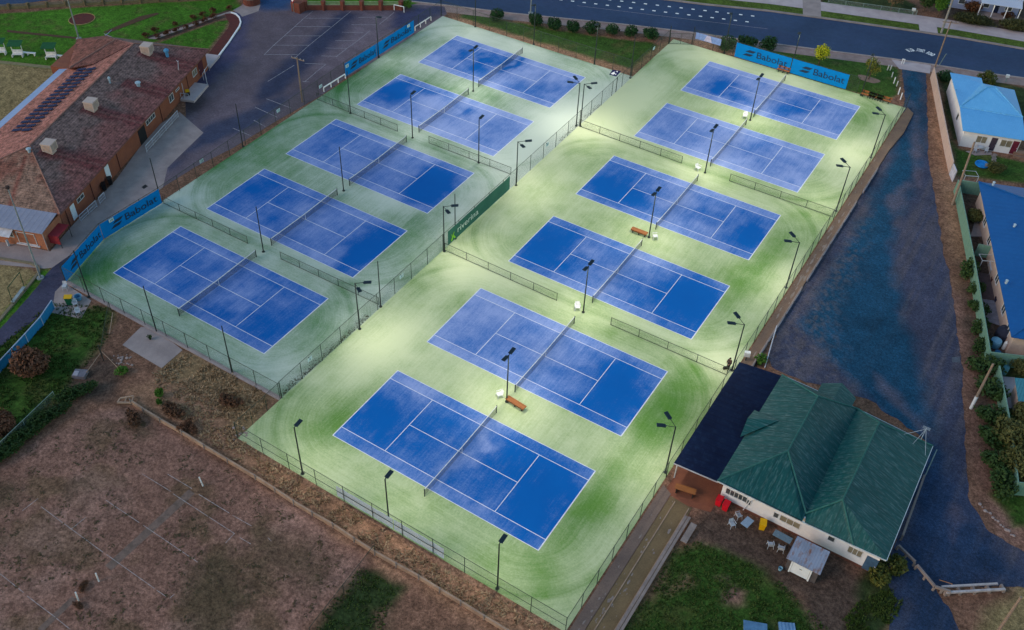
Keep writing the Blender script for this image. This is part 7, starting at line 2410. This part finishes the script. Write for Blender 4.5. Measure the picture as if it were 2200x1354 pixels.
t = thing('gate', 'dark wire gate in the street corner of the right-hand courts', 'gate', (RX0 + .05, 95.35, 0), math.atan2(1.95, 3.4), None)
MB().quad((0.1, 0, .1), (3.7, 0, .1), (3.7, 0, 1.9), (.1, 0, 1.9)).build('wire_mesh', M_WIRE, t, wire=lambda v: (v[0], v[2], 0))
MB().path([(.1, 0, .08), (3.7, 0, .08), (3.7, 0, 1.92), (.1, 0, 1.92), (.1, 0, .08)], .03).path([(1.9, 0, .08), (1.9, 0, 1.92)], .025).build('gate_frame', M_POSTG, t)
for x in (0, 3.82):
    MB().tube((x, 0, -.05), (x, 0, 3.2), .06).build('post', M_POLE, t)
lst = [((744, 141), '12', 'small white court number plate at the lower end of the car park banner'), ((876, 55), '11', 'small white court number plate at the upper end of the car park banner'), ((237, 472), '14', 'small white court number plate on the curved blue banner'),
       ((687, 185), '12', 'small white court number plate on the car park fence by the white rail'), ((596, 237), '13', 'small white court number plate on the car park fence above the third left court'), ((431, 345), '13', 'small white court number plate on the car park fence above the fourth left court'),
       ((859, 592), '5', 'small white court number plate on the middle fence above the lower left court'), ((659, 768), '5', 'small white court number plate on the middle fence near its lower end'), ((1173, 310), '3', 'small white court number plate on the middle fence above the green banner'),
       ((1399, 102), '1', 'small white plate on the fence beside the lawn with round shrubs')]
M_PLATE = MAT('plate_white', (0.50, 0.66, 0.70), rough=.6, bmp=0)
for (px, py), num, lab in lst:
    c = P(px, py, 2.1)
    on_mid = px in (859, 659, 1173, 1399)
    ang = -PI / 2 if not on_mid else PI / 2
    if on_mid:
        c.x = RX0 + .06
        ang = PI / 2
    else:
        ang = math.atan2(dcp.y, dcp.x) if px > 700 else math.atan2((Vector(c4) - Vector(c3)).y, (Vector(c4) - Vector(c3)).x)
        if px == 237:
            ang = math.atan2((Vector(c3) - Vector(c2)).y, (Vector(c3) - Vector(c2)).x)
    t = thing('number_plate', lab, 'sign', tuple(c), ang, 'court number plates on the fences')
    off = -.16
    MB().box(-.35, .35, off - .02, off, -.25, .25).build('plate', M_PLATE, t)
    MB().box(-.02, .02, off, .02, -.25, .2).build('bracket', M_POLE, t)
    tx = MB()
    text_mesh(tx, num, .46, lambda x, y, z: (x, off - .026 - z * .2, y - .17), .003, align='CENTER')
    tx.build('numeral', M_BANK, t)
for (a, b), lab in ((((696, 197), (742, 168)), 'white pipe rail on the car park side, lower left of the blue banners'), (((892, 66), (926, 44)), 'white pipe rail on the car park side, upper right of the blue banners')):
    a, b = Vector(P(*a)), Vector(P(*b))
    t = thing('guard_rail', lab, 'rail', tuple(a), math.atan2((b - a).y, (b - a).x), 'white rails along the car park')
    Lr = (b - a).length
    MB().box(0, Lr, -.05, .05, .62, .78).build('rail', M_PAINTW, t)
    for i in range(4):
        MB().box(Lr * i / 3 - .05, Lr * i / 3 + .05, -.06, .06, -.05, .619).build('post', M_PAINTW, t)

# ---- brick entrance wall at the top of the car park
M_BRICKW = mat_rows('entrance_brick', (0.165, 0.048, 0.034), (0.125, 0.038, 0.030), (0.20, 0.07, 0.045), .12, 2, s1=.8, fine=6, groove=.25)
ew = thing('entrance_wall', 'low red brick wall with piers and pale rails along the top of the car park', 'wall', P(657, 22), 0)
a, b = Vector((0, 0, 0)), P(862, 22) - P(657, 22)
d = b.normalized()
nn = Vector((-d.y, d.x, 0))
MB().prism([(0, 0), (b.x, b.y), (b.x + nn.x * .3, b.y + nn.y * .3), (nn.x * .3, nn.y * .3)], -.1, .75).build('wall', M_BRICKW, ew)
for s in (0, .19, .39, .59, .79, 1.0):
    q = d * (b.length * s)
    c = q + nn * .15
    MB().prism([(c.x - .3, c.y - .3), (c.x + .3, c.y - .3), (c.x + .3, c.y + .3), (c.x - .3, c.y + .3)], -.1, 1.55).prism([(c.x - .36, c.y - .36), (c.x + .36, c.y - .36), (c.x + .36, c.y + .36), (c.x - .36, c.y + .36)], 1.551, 1.63).build('pier', M_BRICKW, ew)
for z in (.95, 1.2, 1.45):
    MB().bar(nn * .15 + Vector((0, 0, z)), b + nn * .15 + Vector((0, 0, z)), .05, .12).build('rail', MAT('pale_green_rail', (0.30, 0.36, 0.22)), ew)
t = thing('entrance_pier', 'red brick entrance pier with give-way sign at the top of the car park', 'pier', P(640, 24), 0)
MB().box(-.9, 1.0, -.6, .8, -.1, 1.7).build('pier', M_BRICKW, t)
sg = MB()
sg.add([(-.9, -.72, 2.6), (.3, -.72, 2.6), (-.3, -.72, 1.6), (-.9, -.70, 2.6), (.3, -.70, 2.6), (-.3, -.70, 1.6)], [(0, 2, 1), (3, 4, 5), (0, 1, 4, 3), (1, 2, 5, 4), (2, 0, 3, 5)])
sg.build('sign_face', MAT('sign_red', (0.45, 0.05, 0.06)), t)
sg = MB().add([(-.68, -.725, 2.48), (.08, -.725, 2.48), (-.3, -.725, 1.84)], [(0, 2, 1)])
sg.build('sign_centre', M_PAINTW, t)
MB().tube((-.3, -.66, 0), (-.3, -.66, 2.5), .04).build('sign_post', M_GALV, t)
t = thing('entrance_pier', 'rounded red brick entrance wall beside the club garden', 'pier', P(541, 6), 0)
MB().lathe([(1.5, -.1), (1.5, 1.1), (1.35, 1.11), (1.35, 1.0)], n=20).build('pier', M_BRICKW, t)
MB().lathe([(1.58, 1.12), (1.58, 1.22), (1.3, 1.22)], n=20).build('coping', MAT('coping', (0.24, 0.16, 0.13)), t)
t = thing('hoop_barrier', 'small white hoop barrier at the right end of the brick wall', 'barrier', P(847, 22), 0)
MB().path([(0, 0, 0), (0, 0, 1.0), (1.9, .3, 1.0), (1.9, .3, 0)], .07).build('hoop', M_PAINTW, t)
t = shrub_proto('garden_bush', 'green shrub at the right end of the brick entrance wall', 'shrub', (1.3, 1.0, .9), 600, .16, M_LGR, 61, None)
t.location = P(873, 19)
sheet('verge_grass', [P2(655, 8), P2(870, 14), P2(900, 6), P2(860, -6), P2(650, -12)], -0.02, M_VERGE, 1.0, lambda x, y: np.array(C_LAWN)[None] * (0.7 + .6 * fbm(x, y, .6, 4).reshape(-1, 1)))
bw_ = [((30, 0), (505, -12))]
t = thing('garden_wall', 'low stone-coloured garden wall with piers along the side road', 'wall', P(-20, 22), 0)
a0_, b0_ = P(-20, 22), P(500, -4)
b = b0_ - a0_
d = b.normalized()
nn = Vector((-d.y, d.x, 0))
MB().prism([(0, 0), (b.x, b.y), (b.x + nn.x * .3, b.y + nn.y * .3), (nn.x * .3, nn.y * .3)], -.1, .45).build('wall', MAT('stone_wall', (0.17, 0.14, 0.08), (0.12, 0.10, 0.055), s=2), t)
n = int(b.length / 3.0)
for i in range(n + 1):
    c = d * (b.length * i / n) + nn * .15
    MB().prism([(c.x - .22, c.y - .22), (c.x + .22, c.y - .22), (c.x + .22, c.y + .22), (c.x - .22, c.y + .22)], -.1, .95).build('pier', MAT('stone_pier', (0.13, 0.10, 0.06)), t)
for z in (.62, .8):
    MB().bar(nn * .15 + Vector((0, 0, z)), b + nn * .15 + Vector((0, 0, z)), .06, .1).build('rail', MAT('grey_rail', (0.20, 0.17, 0.13)), t)

# ---- bowling green furniture
GBW = 'white shelters on the bank above the bowling green'
M_GSH = MAT('green_shade', (0.008, 0.085, 0.028), (0.006, 0.065, 0.022), s=2)
bs0 = thing('shaded_seat', 'white seat with green shade cloth above the bowling green, middle one', 'seat', P(39, 122), 0, GBW)
MB().box(-.8, .8, -.25, .25, .42, .5).build('seat', M_PLAST, bs0)
MB().box(-.8, .8, .26, .32, .5, 1.1).build('backrest', M_PLAST, bs0)
for x in (-.8, .8):
    MB().box(x - .07, x + .07, -.3, .3, 0, .419).build('leg', M_PLAST, bs0)
    MB().box(x - .05, x + .05, .33, .43, 0, 2.0).build('post', M_PLAST, bs0)
MB().slab([(-1.1, -.5, 2.05), (1.1, -.5, 2.05), (1.1, 1.1, 2.35), (-1.1, 1.1, 2.35)], .05).build('shade_cloth', M_GSH, bs0)
bs0.rotation_euler = (0, 0, .6)
dup(bs0, P(111, 127), .6, 'white seat with green shade cloth above the bowling green, nearest the tiled roof')
dup(bs0, P(2, 117), .6, 'white seat with green shade cloth cut by the left edge of the photo')
for (a, b), lab in ((((44, 117), (78, 120)), 'white bench plank between the two whole green-shaded seats'), (((116, 123), (147, 127)), 'white bench plank between the last shaded seat and the tiled roof')):
    a, b = P(*a), P(*b)
    t = thing('bench', lab, 'bench', (a.x, a.y, 0), math.atan2((b - a).y, (b - a).x), GBW)
    Lr = (b - a).length
    MB().box(0, Lr, -.22, .22, .40, .47).build('seat', M_PLAST, t)
    for i in range(3):
        MB().box(Lr * (.08 + .42 * i) - .05, Lr * (.08 + .42 * i) + .05, -.18, .18, 0, .40).build('leg', M_PLAST, t)
t = thing('shade_frame', 'dark green tube frame over a pale bench beside the lower bowling green', 'frame', (0, 0, 0))
a, b = P(29, 655), P(54, 622)
fr = MB()
fr.path([a, a + Vector((-.3, .3, 2.3)), b + Vector((-.3, .3, 2.3)), b], .05)
fr.build('tube_frame', MAT('frame_green', (0.02, 0.06, 0.025)), t)
d = (b - a)
MB().bar(a + Vector((0, 0, .42)), b + Vector((0, 0, .42)), .4, .07).build('seat', MAT('pale_bench', (0.28, 0.33, 0.36)), t)
for s in (.15, .85):
    MB().bar(a + d * s, a + d * s + Vector((0, 0, .4)), .1, .3).build('leg', M_LOGG, t)
kb = MB()
kp = [P(*p) for p in [(-60, 552), (0, 556), (66, 566), (82, 574), (84, 586), (70, 604), (-10, 700), (-60, 760)]]
for a, b in zip(kp[:-1], kp[1:]):
    kb.bar(a + Vector((0, 0, .04)), b + Vector((0, 0, .04)), .35, .2)
tag(kb.build('green_edge', MAT('green_edge', (0.20, 0.165, 0.11), (0.15, 0.125, 0.085), s=1)), kind='structure')
t = thing('tap_post', 'grey-white tap post in front of the brick annex', 'tap', P(19, 528), 0)
MB().box(-.12, .12, -.12, .12, 0, .9).build('post', M_PLASTG, t)
MB().tube((0, -.12, .75), (0, -.3, .7), .03).build('spout', M_GALV, t)
sheet('manhole_cover', [P2(2045, 767), P2(2062, 767), P2(2063, 779), P2(2046, 778)], -0.02, MAT('iron_cover', (0.10, 0.115, 0.15)))
sheet('drain_cover', [P2(304, 402), P2(312, 396), P2(318, 400), P2(309, 406)], -0.019, M_BLKP)

# ---- lane posts, lane barriers, yard clutter
GL_ = 'leaning white bollards at the lane mouth'
Zp = lambda a, b, h=0: P(1900 + a / 8.4625, 100 + b / 8.4625, h)
for (a, b), (c, d), lab in (((55, 425), (85, 370), 'first white bollard at the lane mouth, farthest left'), ((105, 430), (135, 365), 'second white bollard at the lane mouth'), ((135, 555), (160, 470), 'third white bollard at the lane mouth'), ((170, 670), (205, 560), 'fourth white bollard at the lane mouth'), ((222, 720), (248, 650), 'fifth white bollard at the lane mouth'),
                            ((252, 870), (292, 745), 'sixth white bollard at the lane mouth'), ((290, 965), (330, 845), 'last white bollard before the court corner')):
    p, q = Zp(a, b), Zp(c, d, 1.0)
    t = thing('bollard', lab, 'bollard', tuple(p), 0, GL_)
    v = q - p
    v.z = 1.0
    if v.xy.length > .35:
        v.xy = v.xy.normalized() * .35
    MB().tube((0, 0, -.05), v, .085, .08, 8).build('shaft', M_PLAST, t)
    MB().tube(v, v + Vector((0, 0, .03)), .09, .05, 8).build('cap', M_PLASTG, t)
t = thing('marker_post', 'small white marker at the street end of the lane', 'post', P(1939, 137), 0)
MB().box(-.22, -.1, -.08, .08, 0, .7).box(.1, .22, -.08, .08, 0, .7).box(-.22, .22, -.08, .08, .701, .82).build('block', M_PLAST, t)
t = thing('letterbox', 'white letterbox on the verge across the street by the wire garden fence', 'letterbox', Zc(550, 215), .3)
MB().box(-.3, .3, -.2, .2, .7, 1.1).build('box', M_PLAST, t)
MB().box(-.06, .06, -.06, .06, 0, .699).build('post', M_GALV, t)
t = thing('letterbox', 'white letterbox at the street by the sky-blue roofed cottage', 'letterbox', P(2160, 176), .3)
MB().box(-.25, .25, -.2, .2, .8, 1.2).build('box', M_PLAST, t)
MB().box(-.06, .06, -.06, .06, 0, .799).build('post', M_GALV, t)
fence('wire_fence', 'low wire garden fence across the street behind the footpath', Zc(-700, 60).xy, Zc(600, 240).xy, 1.0, 3.0, (M_WIREL, M_GALV), group='garden fences across the street')
GBM = 'timber barrier rails at the clubhouse bend'
for a, b, lab in (((1982, 1030), (1935, 1160), 'timber rail along the lane side of the clubhouse, upper'), ((1926, 1180), (1962, 1215), 'timber rail at the lower corner of the clubhouse'), ((1966, 1222), (2004, 1268), 'thin rail leading down to the long white barrier'), ((2004, 1268), (2037, 1279), 'short rail at the left end of the long white barrier')):
    a, b = P(*a), P(*b)
    t = thing('barrier_rail', lab, 'barrier', (a.x, a.y, 0), math.atan2((b - a).y, (b - a).x), GBM)
    Lr = (b - a).length
    MB().box(0, Lr, -.09, .09, .45, .72).build('rail', M_LOGG, t)
    for i in range(max(2, int(Lr / 2.2)) + 1):
        n = max(2, int(Lr / 2.2))
        MB().box(Lr * i / n - .09, Lr * i / n + .09, -.09, .09, -.1, .449).build('post', M_LOGG, t)
a, b = P(2030, 1279), P(2155, 1272)
t = thing('barrier_rail', 'long white double barrier beam across the bottom of the lane', 'barrier', (a.x, a.y, 0), math.atan2((b - a).y, (b - a).x), GBM)
Lr = (b - a).length
MB().box(0, Lr, -.1, .1, .35, .55).build('beam', MAT('white_beam', (0.45, 0.40, 0.42)), t)
MB().box(-.2, Lr - .4, .5, .68, .35, .52).build('beam', MAT('white_beam2', (0.45, 0.40, 0.42)), t)
for i in range(5):
    MB().box(Lr * i / 4 - .1, Lr * i / 4 + .1, -.1, .6, -.1, .349).build('post', M_LOGG, t)
t = thing('bent_rod', 'bent orange rod lying by the white barrier at the bottom of the lane', 'rod', (0, 0, 0))
MB().path([P(2018, 1246, .05), P(2046, 1255, .3), P(2039, 1264, .05)], .035).build('tube', MAT('orange_rod', (0.50, 0.25, 0.12)), t)
t = thing('clothes_prop', 'thin dark pole leaning on the roof edge at the lane side of the clubhouse', 'pole', (0, 0, 0))
MB().tube(P(1985, 1028, .1), P(2013, 966, 2.2), .05).build('shaft', M_GALV, t)

# cottage yard and long-house yard
M_PAVS = MAT('stepping_stone', (0.25, 0.21, 0.20), (0.18, 0.15, 0.14), s=3)
sm = MB()
for i in range(9):
    c = P(2137 + rnd.uniform(-3, 3), 332 + i * 3.6)
    sm.prism([(c.x + .35 * math.cos(a), c.y + .3 * math.sin(a)) for a in np.linspace(0, 5.4, 7)], -.05, -.02)
tag(sm.build('stepping_stones', M_PAVS), kind='structure')
sheet('patio', [P2(2074, 325), P2(2100, 322), P2(2130, 326), P2(2132, 332), P2(2095, 334)], -0.02, M_CONC)
t = thing('patio_set', 'small white table and chairs on the patio of the sky-blue roofed cottage', 'furniture', P(2103, 324), 0)
MB().lathe([(.04, 0), (.04, .68), (.45, .69), (.45, .72)], n=14).build('tabletop', M_PLASTG, t)
for a in (0, 2.1, 4.2):
    x, y = .9 * math.cos(a), .9 * math.sin(a)
    MB().box(x - .2, x + .2, y - .2, y + .2, .4, .44).box(x - .2, x + .2, y + .18, y + .22, .441, .85).box(x - .18, x - .14, y - .18, y + .18, 0, .399).box(x + .14, x + .18, y - .18, y + .18, 0, .399).build('chair_shell', M_PLASTG, t)
t = thing('paddling_pool', 'bright blue round paddling pool on the cottage lawn', 'pool', P(2109, 355), 0)
MB().lathe([(.75, 0), (.95, .12), (.92, .26), (.80, .26), (.72, .06)], n=22).build('rim', MAT('pool_blue', (0.01, 0.24, 0.65)), t)
t = thing('outdoor_table', 'pale stone block beside the blue paddling pool', 'block', P(2119, 359), .3)
MB().box(-.22, .22, -.18, .18, 0, .4).box(-.26, .26, -.22, .22, .401, .45).build('block', M_PAVS, t)
t = thing('garden_steps', 'brown brick steps at the red door of the sky-blue roofed cottage', 'steps', P(2190, 335), .25)
MB().box(-.9, .9, -.8, .8, -.1, .25).box(-.9, .9, -.2, .8, .251, .5).build('step', MAT('step_brick', (0.24, 0.14, 0.10)), t)
for pts, lab in (([(2065, 400), (2082, 380), (2089, 402)], 'white washing-line frame at the top of the green fence'), ([(2100, 583), (2127, 556), (2128, 582)], 'white square drying frame in the middle yard')):
    t = thing('drying_frame', lab, 'frame', P(*pts[0]), .3, 'drying frames in the yards')
    MB().path([(0, 0, 0), (0, 0, 1.7), (1.7, .3, 1.7), (1.7, .3, 0)], .045).path([(0, 0, 1.7), (-.3, 1.2, 1.7), (1.4, 1.5, 1.7), (1.7, .3, 1.7)], .03).build('tube_frame', M_PLASTG, t)
Zy = lambda a, b, h=0: P(2000 + a / 4.515, 680 + b / 4.515, h)
t = thing('water_tank', 'dark covered round object against the cream wall in the lower yard', 'tank', Zy(700, 210), 0)
MB().lathe([(.95, 0), (1.0, .9), (.85, 1.3), (.4, 1.55), (.05, 1.6)], n=18).build('cover', MAT('dark_cover', (0.018, 0.022, 0.045)), t)
for pp, r, h, mat, lab in ((Zy(612, 285), .62, .9, MAT('tub_blue', (0.16, 0.36, 0.52)), 'pale blue round barrel inside the green fence corner'), (Zy(690, 545), .5, .95, MAT('tank_teal', (0.09, 0.24, 0.27)), 'teal barrel just below the green cross fence'), (Zy(640, 365), .35, .4, MAT('tub_blue2', (0.03, 0.16, 0.33)), 'small blue tub in the green fence corner')):
    t = thing('barrel', lab, 'barrel', tuple(pp), 0, 'barrels in the lower yard')
    MB().lathe([(r * .9, 0), (r, h * .3), (r, h * .7), (r * .9, h), (r * .8, h), (r * .78, h * .9)], n=16).build('body', mat, t)
t = thing('gas_bottles', 'white gas bottles at the corner of the cream house', 'gas bottle', Zy(728, 310), 0)
for x in (-.25, .25):
    MB().lathe([(.18, 0), (.2, .1), (.2, .95), (.1, 1.1), (.05, 1.2)], (x, x, 0), 12).build('bottle', M_PLAST, t)
t = thing('garden_table', 'white bench and table against the cream wall in the middle yard', 'table', P(2131, 582), .3)
MB().box(-.5, .5, -.9, .9, .70, .75).build('tabletop', M_PLASTG, t)
for x in (-.4, .4):
    for y in (-.8, .8):
        MB().tube((x, y, 0), (x, y, .70), .035).build('leg', M_PLASTG, t)
for pp, lab, mt_ in (((2134, 605), 'dark red planter against the cream wall', MAT('planter_red', (0.07, 0.012, 0.018))), ((2140, 615), 'white box planter against the cream wall', M_PLASTG), ((2142, 648), 'navy planter at the edge of the grey slab', MAT('planter_navy', (0.012, 0.012, 0.05))), ((2188, 754), 'red planter below the end wall of the cream house', MAT('planter_red2', (0.25, 0.01, 0.02)))):
    t = thing('planter', lab, 'planter', P(*pp), 0, 'planters along the cream house')
    MB().lathe([(.3, 0), (.4, .5), (.42, .5), (.36, .5), (.34, .42)], n=12).build('pot', mt_, t)
    leaf_cloud(MB(), (0, 0, .6), (.3, .3, .2), 60, .1, random.Random(3)).build('foliage', M_LDK, t)
